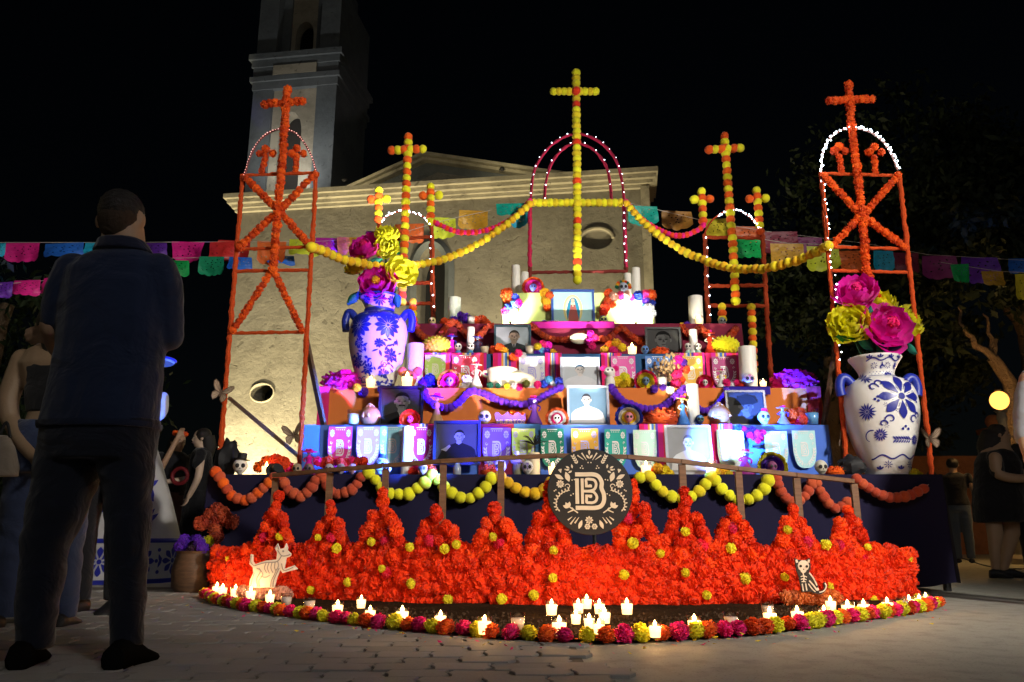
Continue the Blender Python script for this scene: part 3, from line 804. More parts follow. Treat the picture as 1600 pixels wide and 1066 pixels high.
def drape(x0, x1, yf, yb, z0, z1, amp=0.012, fold=0.16, seed=0.0, hem=0.0, n=None):
    """cloth over a box: front with hanging folds, two sides, flat top"""
    mb = MB(); n = n or max(12, int((x1-x0)/0.035))
    def fr(u, v):
        x = x0 + (x1-x0)*u; z = z1 - (z1-z0)*v
        k = v**0.8
        y = yf - 0.004 - amp*k*(0.9 + noise.noise(V((x/fold, seed, v*0.8)))*1.6 + 0.5*noise.noise(V((x/fold*2.7, seed+5, v))))
        if v > 0.99 and hem: z += hem*noise.noise(V((x*2.0, seed, 3)))
        return V((x, y, z - 0.006*(1-v)*0))
    mb.grid(fr, n, 8)
    for s, xx in ((-1, x0), (1, x1)):
        def sd(u, v, s=s, xx=xx):
            y = yf + (yb-yf)*u
            return V((xx + s*(0.004 + amp*v*(0.6+noise.noise(V((y/fold, seed+2, v)))*(1 if u > 0.02 else 0))), y - (0.004 + amp*v if u < 0.01 else 0), z1 - (z1-z0)*v))
        mb.grid(sd if s > 0 else (lambda u, v, f=sd: f(1-u, v)), 10, 6)
    mb.grid(lambda u, v: V((x0 - 0.004 + (x1-x0+0.008)*u, yf-0.004+(yb-yf)*v, z1 + 0.004*noise.noise(V((u*9, v*5, seed))))), 24, 6)
    return mb
# ---- platform
plat = thing('platform', 'low stage platform wrapped in dark navy cloth carrying the altar', 'platform', (ACX, Y0, 0))
pxl, pxr = at(326, 742, Y0).x, at(1472, 745, Y0).x
ob('skirt_cloth', drape(pxl, pxr, Y0, 9.1, 0.07, PZ, 0.03, 0.30, 1.0, 0.05), clothm('navy_cloth', (0.008, 0.006, 0.030)), plat)
mb = MB(); mb.box(((pxl+pxr)/2, (Y0+9.1)/2, PZ-0.035), (pxr-pxl-0.06, 2.5, 0.05)); ob('deck', mb, DKWOOD, plat, smooth=False)
for x in (pxl+0.05, pxr-0.02, (pxl+pxr)/2):
    for y in (Y0+0.10, 8.9):
        mb = MB(); mb.box((x, y, PZ/2-0.03), (0.045, 0.045, PZ-0.06)); ob('leg', mb, BLACK, plat, smooth=False)
# ---- tiers
TURQ = clothm('turquoise_cloth', (0.075, 0.17, 0.62)); ORCL = clothm('orange_cloth', (0.62, 0.17, 0.035)); MAROON = clothm('maroon_cloth', (0.16, 0.012, 0.035))
NAVYB = clothm('blue_cloth', (0.03, 0.10, 0.24)); LIMECL = clothm('lime_cloth', (0.60, 0.74, 0.22)); MAGCL = clothm('magenta_cloth', (0.40, 0.01, 0.20)); INDIGO = clothm('indigo_cloth', (0.03, 0.015, 0.30))
def serape():
    m, t, b = nt('serape')
    tc = t.nodes.new('ShaderNodeTexCoord'); sp = t.nodes.new('ShaderNodeSeparateXYZ'); t.links.new(tc.outputs['Generated'], sp.inputs[0])
    r = t.nodes.new('ShaderNodeValToRGB'); r.color_ramp.interpolation = 'CONSTANT'; t.links.new(sp.outputs[0], r.inputs[0])
    cols = [(0.0,(.70,.01,.12)),(0.17,(.75,.02,.35)),(0.30,(.85,.35,.05)),(0.36,(.8,.75,.7)),(0.42,(.06,.2,.6)),(0.50,(.75,.6,.1)),(0.55,(.12,.04,.4)),(0.63,(.75,.02,.2)),(0.80,(.8,.05,.05)),(0.92,(.6,.01,.25))]
    e = r.color_ramp.elements
    while len(e) < len(cols): e.new(0.5)
    for el, (p, c) in zip(e, cols): el.position = p; el.color = (*c, 1)
    t.links.new(r.outputs[0], b.inputs['Base Color']); b.inputs['Roughness'].default_value = 0.9
    n = tex(t, 'Noise', 200); bump(t, b, n.outputs['Fac'], 0.3, 0.002)
    return m
SERAPE = serape()
def tier(label, xp0, xp1, py, yf, yb, z0, z1, mat, amp, seed):
    x0, x1 = at(xp0, py, yf).x, at(xp1, py, yf).x
    t = thing('altar_tier', label, 'altar tier', ((x0+x1)/2, yf, z0), 'stepped tiers of the altar')
    ob('drape', drape(x0, x1, yf, yb, z0 + 0.004, z1, amp, 0.22, seed), mat, t)
    return t
tier1 = tier('lowest altar tier draped in turquoise cloth with striped runners', 474, 1297, 700, Y1, 9.0, PZ, T1Z, TURQ, 0.010, 2.0)
tier2 = tier('second altar tier draped in orange cloth', 498, 1284, 630, Y2, 9.0, T1Z - 0.02, T2Z, ORCL, 0.010, 3.0)
tier3 = tier('third altar tier draped in dark blue cloth with striped runners', 656, 1176, 580, Y3, 9.0, T2Z - 0.02, T3Z, NAVYB, 0.008, 4.0)
tier4 = tier('fourth altar tier draped in dark maroon cloth', 640, 1160, 528, Y4, 9.0, T3Z - 0.02, T4Z, MAROON, 0.012, 5.0)
tier5 = tier('topmost altar box draped in pale lime cloth', 786, 1019, 480, Y5, 8.9, T4Z - 0.02, at(900, 458, Y5).z, LIMECL, 0.014, 6.0)
T5Z = at(900, 458, Y5).z
def runner(par, xp0, xp1, py, yf, z0, z1, mat=SERAPE, dy=0.034):
    x0, x1 = at(xp0, py, yf-dy).x, at(xp1, py, yf-dy).x; mb = MB(); sd = rnd(0, 9)
    mb.grid(lambda u, v: V((x0+(x1-x0)*u, yf - dy - 0.008*noise.noise(V((u*3, v*2, sd))), z1 - (z1-z0)*v)), 10, 8)
    mb.grid(lambda u, v: V((x0+(x1-x0)*u, yf - dy + v*0.4, z1 + 0.004)), 4, 2)
    ob('striped_runner' if mat is SERAPE else 'cloth_runner', mb, mat, par)
for a, b in ((640, 684), (1000, 1046), (1113, 1146)): runner(tier1, a, b, 700, Y1, PZ+0.01, T1Z+0.004)
DKRED = clothm('dark_red_cloth', (0.20, 0.01, 0.03))
runner(tier1, 748, 803, 700, Y1, PZ+0.01, T1Z+0.004, DKRED); runner(tier1, 803, 845, 700, Y1, PZ+0.01, T1Z+0.004, NAVYB)
for a, b in ((658, 706), (706, 760), (770, 815), (852, 878), (940, 972), (1056, 1102), (1104, 1156)): runner(tier3, a, b, 580, Y3, T2Z+0.01, T3Z+0.004)
runner(tier5, 830, 960, 506, Y4, T4Z-0.06, T4Z+0.012, MAGCL, 0.04)
runner(tier2, 590, 663, 604, Y2, T2Z-0.04, T2Z+0.006, INDIGO, 0.04); runner(tier2, 1130, 1203, 604, Y2, T2Z-0.07, T2Z+0.006, INDIGO, 0.04)
runner(tier2, 497, 514, 630, Y2, T1Z+0.01, T2Z+0.006, clothm('pink_cloth', (0.62,0.02,0.16)), 0.04); runner(tier2, 1262, 1284, 630, Y2, T1Z+0.01, T2Z+0.006, clothm('rose_cloth', (0.40,0.03,0.07)), 0.04)

# ---- cut-paper banners with the B
def picado_outline(w, h):
    pts = [(-w/2, h/2)]
    for i in range(17):
        a = PI*i/16
        pts.append((-w/2*math.cos(a) if True else 0, -h/2 + h*0.30*(1-math.sin(a)**0.55)))
    pts.append((w/2, h/2))
    return pts
def bee(mb, M, s, mi=0, th=0.16):
    """the letter: outer band, bar, inner spiral strokes; s = half height"""
    k = s/190.0
    def q(l): return smoothpath([V(((x-548)*k, (520-y)*k)) for x, y in l], 4)
    def st(l): return [V(((x-548)*k, (520-y)*k)) for x, y in l]
    stroke(mb, q([(402,350),(500,350),(590,350),(645,372),(676,430),(672,490),(694,550),(694,620),(662,672),(600,690),(500,690),(402,690)]), 42*k, M, mi)
    stroke(mb, st([(420,392),(420,650)]), 38*k, M, mi)
    stroke(mb, st([(474,392),(474,650)]), 30*k, M, mi)
    stroke(mb, q([(516,482),(516,440),(516,402),(560,400),(600,410),(618,450),(600,500),(550,520),(488,520)]), 27*k, M, mi)
    stroke(mb, q([(540,521),(590,530),(622,575),(612,618),(580,637),(540,637),(516,634),(516,600),(516,556)]), 27*k, M, mi)
    stroke(mb, st([(528,470),(574,470)]), 26*k, M, mi); stroke(mb, st([(556,452),(556,468)]), 22*k, M, mi)
    stroke(mb, st([(528,570),(574,570)]), 26*k, M, mi); stroke(mb, st([(556,572),(556,590)]), 22*k, M, mi)
BW, BH = 1.0, 1.05
def build_picado():
    a = MB()
    M = lambda x, y, c: (x, 0.03*math.cos(x*3) - 0.03 + c*0.02, y)
    o = picado_outline(BW, BH)
    vs = []; cols = 14
    # sheet as vertical strips following the outline, so that it can bow
    def low(x):
        u = min(1, abs(x)/(BW/2)); return -BH/2 + BH*0.42*(1-(1-u**3.2)**0.6 if u < 1 else 1)
    a.grid(lambda u, v: V((-BW/2+BW*u, 0.035*math.cos((u-.5)*3)-0.035, BH/2 + (low(-BW/2+BW*u)-BH/2)*v)), cols, 4)
    b = MB()
    MM = lambda x, y: (x, 0.035*math.cos(x*3) - 0.047 - lay()*3, y)
    bee(b, MM, 0.20)
    for s in (-1, 1):
        fflower(b, (s*0.34, 0.36), 8, 0.03, 0.10, 0.055, MM)
        for k in range(7):
            an = -PI/2 + s*(0.28 + k*0.20); c = (0.40*math.cos(an), 0.40*math.sin(an)-0.0)
            leaf(b, c, an + s*0.9, 0.11, 0.05, MM); leaf(b, c, an + s*2.1, 0.10, 0.045, MM)
        scroll(b, (s*0.37, 0.14), 0.05, 0, s*5, 0.022, MM)
    for k in range(5): dot(b, (-0.16+k*0.08, 0.45), 0.016, MM)
    stroke(b, [(-0.22,0.50),(0.22,0.50)], 0.02, MM)
    for k in range(-2, 3): leaf(b, (k*0.07, -0.47), PI/2 + k*-0.2, 0.09, 0.035, MM)
    return a.mesh('picado_sheet', True), b.mesh('picado_print', False)
PSHEET, PPRINT = build_picado()
def picm(name, c): return pm('paper_' + name, c, 0.55, 0.08, 6, 0.1, 0.3)
PCOL = {'pink':(.75,.05,.32),'lavender':(.55,.22,.68),'cyan':(.30,.66,.78),'wine':(.45,.02,.16),'violet':(.16,.07,.62),'lime':(.52,.72,.16),'green':(.01,.22,.15),'amber':(.72,.40,.05),
        'teal':(.02,.40,.33),'mint':(.55,.80,.66),'ice':(.42,.74,.80),'red':(.70,.05,.10),'white':(.72,.72,.75),'rose':(.78,.12,.42),'blue':(.07,.20,.55),'gold':(.80,.48,.06),'plum':(.42,.05,.20)}
def picado(cx, top, w, h, Y, colr, prn, where):
    sc = mpp(top, Y)
    p = at(cx, top + h/2, Y)
    t = thing('cut_paper_banner', '%s cut-paper banner with a letter B on %s' % (colr[1], where), 'banner', p, 'cut-paper banners on the tiers')
    s = (w*sc/BW, w*sc, h*sc/BH)
    inst('paper_sheet', PSHEET, picm(colr[0], PCOL[colr[0]]), t, (0,0,0), s, world=False)
    inst('cut_pattern', PPRINT, picm(*prn), t, (0,0,0), s, world=False)['kind'] = 'stuff'
WP = ('print_white', (.78,.78,.80)); VP = ('print_violet', (.45,.42,.75)); YP = ('print_cream', (.85,.80,.62))
w1 = 'the lowest tier'; w3 = 'the third tier'
YA = Y1 - 0.055; YB = Y3 - 0.055
for a in [(531,667,37,66,YA,('pink','hot pink'),WP,w1+' at its corner'),(575,667,36,60,YA,('lavender','lavender'),WP,w1+' beside the hot pink one'),(613,667,38,60,YA,('cyan','pale cyan'),WP,w1+' beside a pillar candle'),
          (658,667,36,62,YA,('wine','wine red'),WP,w1+' beside the blue-lit portrait'),(776,669,43,66,YA,('violet','violet'),VP,w1),(818,670,36,58,YA,('lime','lime green'),VP,w1),
          (863,670,36,60,YA,('green','dark green'),WP,w1),(914,670,42,60,YA,('amber','amber'),VP,w1),(962,671,34,60,YA,('teal','teal green'),WP,w1),(1008,672,36,60,YA,('mint','pale mint'),WP,w1+' beside uniformed portrait'),
          (1142,672,42,64,YA,('mint','pale mint'),WP,w1+' over the striped runner'),(1213,674,36,58,YA,('ice','ice blue'),WP,w1+' under the blue skull'),(1257,673,36,58,YA,('ice','ice blue'),WP,w1+' near its end'),
          (680,554,32,46,YB,('lime','lime yellow'),YP,w3),(727,554,42,56,YB,('red','red'),WP,w3),(831,556,40,56,YB,('white','white and lavender'),VP,w3),(974,556,38,54,YB,('rose','rose pink'),WP,w3),
          (1028,556,38,52,YB,('blue','blue'),WP,w3),(1080,556,36,54,YB,('gold','gold'),YP,w3),(1132,557,38,50,YB,('plum','plum'),WP,w3)]:
    picado(*a)

# ---- marigold towers
def chain(par, pts, r, mat, step=1.55, name='paper_flower', me=None, lo=True, alt=None, jit=0.12):
    for i, p in enumerate(along(pts, r*step)):
        m = mat if alt is None else alt[i % len(alt)]
        p = p + V((rnd(-1,1), rnd(-1,1), rnd(-1,1)))*r*jit
        if me == 'pom': pom(par, p, r, m)
        else: bloom(par, p, r*1.12, m, name, lo)
WRAP = pm('wrapped_orange', (0.66, 0.085, 0.02), 0.85, 0.35, 60, 0.8, 0.1, bdist=0.02)
WRAPD = pm('wrapped_rust', (0.42, 0.06, 0.02), 0.85, 0.35, 60, 0.8, 0.1, bdist=0.02)
def fuzzy(par, a, b, r, mat, name):
    mb = MB(); a = V(a); b = V(b); n = max(4, int((b-a).length/0.03))
    mb.tube([a + (b-a)*i/n + V((rnd(-1,1), rnd(-1,1), rnd(-1,1)))*r*0.18 for i in range(n+1)], [r*rnd(0.8, 1.2) for i in range(n+1)], 8)
    return ob(name, mb, mat, par)
def lights_on(name, label, path, n, jit, r, group, s=26.0, col=(0.75, 0.85, 1.0)):
    """a string of tiny bulbs along a path"""
    path = [V(p) for p in path]
    t = thing(name, label, 'string lights', path[0], group)
    mb = MB(); mb.tube(path, 0.003, 4); ob('wire', mb, BLACK, t)
    L = along(path, sum((b-a).length for a, b in zip(path, path[1:]))/n)
    mb = MB()
    for p in L:
        mb.ell(p + V((rnd(-1,1)*jit, -abs(rnd(0.2,1))*jit - 0.012, rnd(-1,1)*jit)), (r*rnd(.7,1.25),)*3, 6, 5)
    ob('bulbs', mb, emat('led_%.0f_%.2f' % (s, col[0]), col, s), t, kind='stuff')
YT = 6.72
def mari_tower(label, posts, bars, X, stem, cross, smalls, vee, arch, braces, arch_mat):
    A = lambda p, dy=0.0: at(p[0], p[1], YT + dy)
    base = at((posts[0][0][0]+posts[1][0][0])/2, posts[0][0][1], YT); base.z = PZ
    t = thing('marigold_tower', label, 'flower tower', base, 'tall marigold towers')
    for a, b in posts:
        pa = A(a); pa.z = PZ + 0.003; fuzzy(t, pa, A(b), 0.022, WRAP, 'post')
    for a, b in bars: fuzzy(t, A(a), A(b), 0.016, WRAP, 'crossbar')
    for a, b in X: chain(t, [A(a, -0.03), A(b, -0.03)], 0.034, ORANGE, 1.5)
    chain(t, [A(p, -0.05) for p in stem], 0.038, ORANGE, 1.4)
    for a, b in cross: chain(t, [A(a, -0.05), A(b, -0.05)], 0.036, ORANGE, 1.4)
    for a, b, c in smalls:
        chain(t, [A(a), A(b)], 0.028, ORANGE, 1.4)
        for p in c: bloom(t, A(p), 0.040, ORANGE, lo=True)
    for a, b in vee: chain(t, [A(a, -0.02), A(b, -0.02)], 0.032, ORANGE, 1.5)
    mb = MB(); pts = smoothpath([A(p) for p in arch], 5); mb.tube(pts, [0.009*rnd(.7,1.3) for p in pts], 6); ob('arch', mb, arch_mat, t)
    for a, b in braces:
        mb = MB(); mb.bar(a, b, 0.05, 0.03); ob('brace', mb, DKWOOD, t, smooth=False)
    return t
mari_tower('orange marigold tower beside the church wall with two wooden braces', [((342,738),(379,274)),((467,738),(494,272))],
    [((379,274),(494,270)),((372,390),(484,386)),((369,424),(481,422)),((356,521),(474,519))],
    [((384,278),(435,330)),((492,272),(436,330)),((374,386),(434,331)),((484,384),(438,331))],
    [(449,140),(444,200),(440,270),(434,330),(427,421)], [((414,163),(480,157))],
    [((409,268),(416,240),[(406,240),(415,233),(426,240)]),((462,268),(464,240),[(456,240),(464,232),(474,240)])],
    [((424,424),(362,520)),((428,424),(472,518))],
    [(382,274),(393,240),(410,215),(437,202),(464,210),(485,240),(494,270)],
    [(at(358,622,YT+0.15), at(470,716,YT+0.12)), (at(478,530,YT+0.06), at(500,680,YT+0.06)+V((0,0.25,0)))], pm('thin_red_arch', (0.30,0.05,0.05), 0.7))
mari_tower('orange marigold tower behind the white vase ringed with white lights', [((1324,738),(1283,270)),((1456,738),(1405,272))],
    [((1283,271),(1405,275)),((1297,386),(1416,389)),((1301,423),(1418,426))],
    [((1288,275),(1345,336)),((1403,275),(1349,336)),((1303,382),(1344,337)),((1412,385),(1350,338))],
    [(1326,132),(1331,200),(1340,270),(1347,336),(1354,424)], [((1296,157),(1362,155))],
    [((1315,269),(1311,242),[(1304,236),(1311,229),(1321,236)]),((1368,271),(1366,243),[(1358,238),(1366,230),(1377,238)])],
    [((1352,426),(1335,500)),((1356,426),(1392,520))],
    [(1283,268),(1285,240),(1296,217),(1314,204),(1336,200),(1366,210),(1388,232),(1403,266)],
    [(at(1312,500,YT+0.1), at(1296,690,YT+0.1)+V((0,0.2,0)))], pm('thin_pale_arch', (0.45,0.25,0.2), 0.7))
TA = smoothpath([at(p[0], p[1], YT-0.03) for p in [(1283,268),(1285,240),(1296,217),(1314,204),(1336,200),(1366,210),(1388,232),(1405,268)]], 4)
lights_on('string_light', 'bright white string lights round the arch behind the white vase', TA, 80, 0.014, 0.006, None, 22)
lights_on('string_light', 'white string lights down the post beside the white vase', [at(1283,272,YT-0.03), at(1296,390,YT-0.03), at(1303,450,YT-0.03), at(1312,560,YT-0.03)], 28, 0.018, 0.0055, None, 18)
LA = smoothpath([at(p[0], p[1], YT-0.02) for p in [(382,274),(393,240),(410,215),(437,202),(464,210),(485,240),(494,270)]], 4)
lights_on('string_light', 'faint reddish string lights on the thin arch before the bell tower', LA, 46, 0.003, 0.0045, None, 1.2, (1.0, 0.45, 0.4))

# ---- cross ladders behind the tiers
YL = 8.45
def ladder(label, posts, bars, stem, arms, small, hang, arch, lit):
    A = lambda p, dy=0.0: at(p[0], p[1], YL + dy)
    b = A(posts[0][0]); b.z = PZ
    t = thing('cross_ladder', label, 'cross frame', b, 'ladder frames with yellow and orange crosses')
    for a, c in posts:
        pa = A(a); pa.z = PZ + 0.003; fuzzy(t, pa, A(c), 0.028, WRAPD, 'post')
    for a, c in bars: fuzzy(t, A(a), A(c), 0.022, WRAPD, 'crossbar')
    alt = [ORANGE, LIME]
    chain(t, [A(p, -0.05) for p in stem], 0.052, None, 1.45, me='pom', alt=alt, jit=0.03)
    chain(t, [A(arms[0], -0.06), A(arms[1], -0.06)], 0.052, None, 1.4, me='pom', alt=alt, jit=0.03)
    for st, ar in small:
        chain(t, [A(p, -0.03) for p in st], 0.050, None, 1.45, me='pom', alt=[LIME, ORANGE], jit=0.03)
        for p in ar: pom(t, A(p, -0.03), 0.052, random.choice([LIME, ORANGE]))
    for h in hang: chain(t, [A(p, -0.03) for p in h], 0.048, None, 1.5, me='pom', alt=[YELLOW, ORANGE], jit=0.03)
    mb = MB(); pts = smoothpath([A(p) for p in arch], 4); mb.tube(pts, 0.010, 6); ob('arch', mb, WRAPD, t)
    return t
ladder('ladder frame with pompom crosses behind the purple-lit vase', [((596,720),(593,346)),((683,720),(674,348))], [((593,376),(674,370)),((596,444),(677,442)),((598,476),(679,474))],
       [(638,214),(635,290),(632,370),(629,440),(628,475)], ((612,235),(662,233)),
       [([(592,298),(591,346)], [(580,312),(604,311)]), ([(673,292),(673,352)], [(661,306),(686,305)])], [[(645,472),(647,535)]], [(594,346),(612,334),(633,330),(655,336),(672,346)], True)
ladder('ladder frame with pompom crosses behind the green banner', [((1115,720),(1101,366)),((1212,720),(1191,366))], [((1101,371),(1192,372)),((1104,447),(1196,446)),((1106,478),(1200,478))],
       [(1132,213),(1138,300),(1145,380),(1150,478)], ((1108,234),(1162,231)),
       [([(1096,300),(1099,350)], [(1085,312),(1109,311)]), ([(1182,298),(1188,362)], [(1171,311),(1196,310)])], [[(1128,480),(1129,520)], [(1174,480),(1178,580)]], [(1100,368),(1112,345),(1140,328),(1168,336),(1190,364)], True)
lights_on('string_light', 'white string lights on the small arch behind the purple-lit vase', smoothpath([at(p[0],p[1],YL-0.04) for p in [(596,346),(612,334),(633,330),(655,336),(672,350)]], 4), 26, 0.014, 0.0065, None, 14)
lights_on('string_light', 'sparse white string lights down the ladder post behind the purple-lit vase', [at(p[0],p[1],YL-0.05) for p in [(672,352),(674,400),(678,500)]], 8, 0.012, 0.007, None, 14)
lights_on('string_light', 'white string lights on the small arch behind the green banner', smoothpath([at(p[0],p[1],YL-0.04) for p in [(1122,340),(1140,329),(1168,336),(1190,364)]], 4), 30, 0.012, 0.0065, None, 16)
lights_on('string_light', 'white string lights down the ladder post behind the green banner', [at(p[0],p[1],YL-0.05) for p in [(1103,372),(1107,446),(1112,510)]], 9, 0.012, 0.008, None, 14)

# ---- centre arch with the tall yellow cross
YC = 8.75
A = lambda x, y, dy=0.0: at(x, y, YC + dy)
b = A(900, 500); b.z = T4Z
ctr = thing('centre_arch', 'tall central arch with a long yellow pompom cross', 'flower arch', (b.x, b.y, PZ))
PKWRAP = pm('wrapped_pink', (0.62, 0.03, 0.10), 0.8, 0.3, 60, 0.6, 0.1, bdist=0.02); BRNWRAP = pm('wrapped_brown', (0.22, 0.03, 0.025), 0.85, 0.3, 60, 0.6, bdist=0.02)
for x0, x1 in ((828, 828), (978, 975)):
    p = A(x0, 520); fuzzy(ctr, p, A(x0, 418), 0.024, BRNWRAP, 'post'); fuzzy(ctr, A(x0, 418), A(x1, 318), 0.024, PKWRAP, 'post')
fuzzy(ctr, A(828, 426), A(977, 424), 0.020, BRNWRAP, 'crossbar')
oarc = smoothpath([A(*p) for p in [(829,318),(832,280),(840,255),(864,225),(900,209),(937,222),(962,250),(972,285),(975,318)]], 5)
iarc = smoothpath([A(*p) for p in [(851,312),(853,285),(862,255),(880,233),(900,224),(926,233),(946,258),(953,285),(955,312)]], 5)
for a in (oarc, iarc):
    mb = MB(); mb.tube(a, [0.018*rnd(.8,1.2) for p in a], 7); ob('arch', mb, PKWRAP, ctr)
chain(ctr, [A(834,317,-0.05), A(970,317,-0.05)], 0.050, YELLOW, 1.3, me='pom', alt=[YELLOW, LIME], jit=0.03)
alt = [LIME, YELLOW, LIME, YELLOW, RED]
chain(ctr, [A(900,114,-0.07), A(902,317,-0.07), A(902,444,-0.07)], 0.054, None, 1.36, me='pom', alt=[LIME, YELLOW, LIME] + [YELLOW, LIME, YELLOW, RED]*1, jit=0.03)
chain(ctr, [A(865,143,-0.09), A(938,143,-0.09)], 0.050, None, 1.3, me='pom', alt=[LIME, YELLOW], jit=0.03)
pom(ctr, A(900,142,-0.12), 0.056, RED)
lights_on('string_light', 'sparse white string lights on the pink outer arch', [p + V((0,-0.03,0)) for p in oarc], 20, 0.010, 0.0055, None, 7)
lights_on('string_light', 'sparse white string lights on the pink inner arch', [p + V((0,-0.03,0)) for p in iarc], 11, 0.010, 0.0055, None, 7)
lights_on('string_light', 'sparse white string lights down the post of the central arch', [A(975,322,-0.04), A(977,420,-0.04)], 8, 0.012, 0.007, None, 14)
# ================================================================ GARLANDS
def garland(label, pts, r, mats, step=1.8, bloomy=False, group=None, name='garland', smooth=True):
    """a string of paper pompoms; pts are (px, py, Y)"""
    P = [at(*p) for p in pts]
    if smooth: P = smoothpath(P, 5)
    t = thing(name, label, 'garland', P[0], group)
    mb = MB(); mb.tube(P, 0.004, 5); ob('cord', mb, pm('cord', (0.5,0.45,0.4), 0.8), t)
    for i, p in enumerate(along(P, r*step)):
        m = mats[i % len(mats)]; rr = r*rnd(0.92, 1.08)
        if bloomy: bloom(t, p, rr*1.08, m, 'pompom', True)
        else: pom(t, p + V((0, rnd(-.1,.1)*r, rnd(-.1,.1)*r)), rr, m)
    return t
garland('red garland swagged from the central arch to the ladder behind the vase', [(828,314,8.65),(800,342,8.6),(760,360,8.55),(720,363,8.5),(690,353,8.45),(673,344,8.4)], 0.034, [PINK, RED], 1.25)
garland('gold yellow garland swagged from the central arch to the tower with braces', [(828,319,8.6),(790,352,8.5),(745,382,8.4),(700,403,8.2),(650,414,7.9),(600,417,7.5),(540,406,7.1),(500,391,6.8),(484,385,6.62)], 0.046, [GOLD, YELLOW], 1.75)
garland('red garland swagged from the central arch to the ladder behind the green banner', [(978,315,8.65),(1000,340,8.6),(1030,360,8.55),(1060,369,8.5),(1090,360,8.45),(1101,350,8.4)], 0.034, [PINK, RED], 1.25)
garland('gold yellow garland swagged from the central arch to the tower behind the white vase', [(979,318,8.6),(1010,352,8.5),(1060,388,8.3),(1110,410,8.0),(1150,420,7.7),(1200,419,7.3),(1250,405,7.0),(1280,391,6.8),(1300,382,6.62)], 0.046, [GOLD, YELLOW], 1.75)
YS = Y0 - 0.085
SW = [('orange pompom swag on the skirt at the skull with a top hat', ORANGE, [(337,737),(348,754),(361,773),(378,782),(393,778),(407,767),(422,752),(432,740)], RUST),
 ('rust orange pompom swag between the first two rail posts', RUST, [(439,746),(451,766),(468,776),(483,767),(495,748),(502,740)], RUST),
 ('rust orange pompom swag next to the first yellow swag', RUST, [(506,749),(514,764),(522,771),(537,771),(554,761),(568,739)], RUST),
 ('yellow pompom swag below the blue skull', LIME, [(576,739),(585,748),(593,758),(602,768),(612,772),(624,773),(637,772),(649,765),(661,757),(668,748),(678,740)], LIME),
 ('yellow pompom swag below the blue-lit portrait', LIME, [(684,749),(692,759),(700,767),(711,774),(723,779),(737,779),(747,772),(757,763),(765,752),(771,744)], LIME),
 ('amber pompom swag running behind the round sign', GOLD, [(782,744),(791,752),(801,760),(812,767),(826,771),(838,771),(850,766),(862,752)], GOLD),
 ('yellow pompom swag emerging from behind the round sign', LIME, [(1000,747),(1012,744),(1021,752),(1028,763),(1039,771),(1051,777),(1066,779),(1080,775),(1088,771),(1098,762),(1105,751),(1112,741)], YELLOW),
 ('yellow pompom swag below the soldier portrait and striped runner', LIME, [(1118,752),(1128,765),(1137,773),(1149,781),(1162,783),(1173,780),(1184,774),(1194,764),(1200,752),(1204,743)], LIME),
 ('orange pompom swag beside the last yellow swag', RUST, [(1213,746),(1217,761),(1226,776),(1238,784),(1253,780),(1263,766),(1270,754)], RUST),
 ('orange pompom swag at the last rail post', RUST, [(1276,756),(1285,773),(1295,788),(1307,794),(1319,790),(1326,782)], RUST),
 ('orange pompom swag on the skirt below the white vase', RUST, [(1338,748),(1351,758),(1368,769),(1390,777),(1409,777),(1426,773),(1443,763),(1451,757)], RUST)]
for lab, m1, pts, m2 in SW:
    y = m1 in (LIME, GOLD)
    garland(lab, [(x, yy, YS) for x, yy in pts], 0.050 if y else 0.044, [m1, m2], 1.6 if y else 1.35)
for (x, y) in ((329,744),(342,735),(336,741)): pass
YP2 = Y2 - 0.07
garland('purple pompom garland swagged across the orange tier below the cream pot', [(x,y,YP2) for x,y in [(661,606),(667,622),(680,634),(700,638),(718,628),(735,612),(755,615),(785,628),(815,632),(838,626),(860,613),(880,604)]], 0.038, [PURPLE], 1.2)
garland('purple pompom garland swagged across the orange tier below the rainbow flower', [(x,y,YP2) for x,y in [(955,606),(968,622),(985,632),(1005,638),(1025,639),(1045,630),(1062,614),(1074,604)]], 0.040, [PURPLE], 1.2)
garland('purple pompom garland beside the portrait of a man in a cap', [(x,y,YP2) for x,y in [(1076,608),(1088,636),(1105,642),(1120,634),(1132,618),(1138,605)]], 0.034, [PURPLE], 1.2)
YM = Y4 - 0.07
garland('orange garland in zigzag swags on the maroon tier beside the pale candle', [(x,y,YM) for x,y in [(648,506),(656,522),(672,530),(686,526),(700,508),(712,504),(724,518),(738,530),(752,522),(764,508),(772,512)]], 0.036, [DARKORANGE, RUST], 1.2, True)
garland('orange garland in swags on the maroon tier under the robed figure picture', [(x,y,YM) for x,y in [(830,508),(845,522),(865,530),(890,530),(912,522),(940,530),(955,526),(970,512),(985,524),(1006,536)]], 0.034, [DARKORANGE, RUST], 1.2, True)
garland('short orange garland at the far end of the maroon tier', [(x,y,YM) for x,y in [(1066,512),(1080,524),(1094,512),(1104,524),(1122,532),(1138,528),(1150,514)]], 0.036, [DARKORANGE, RUST], 1.2, True)

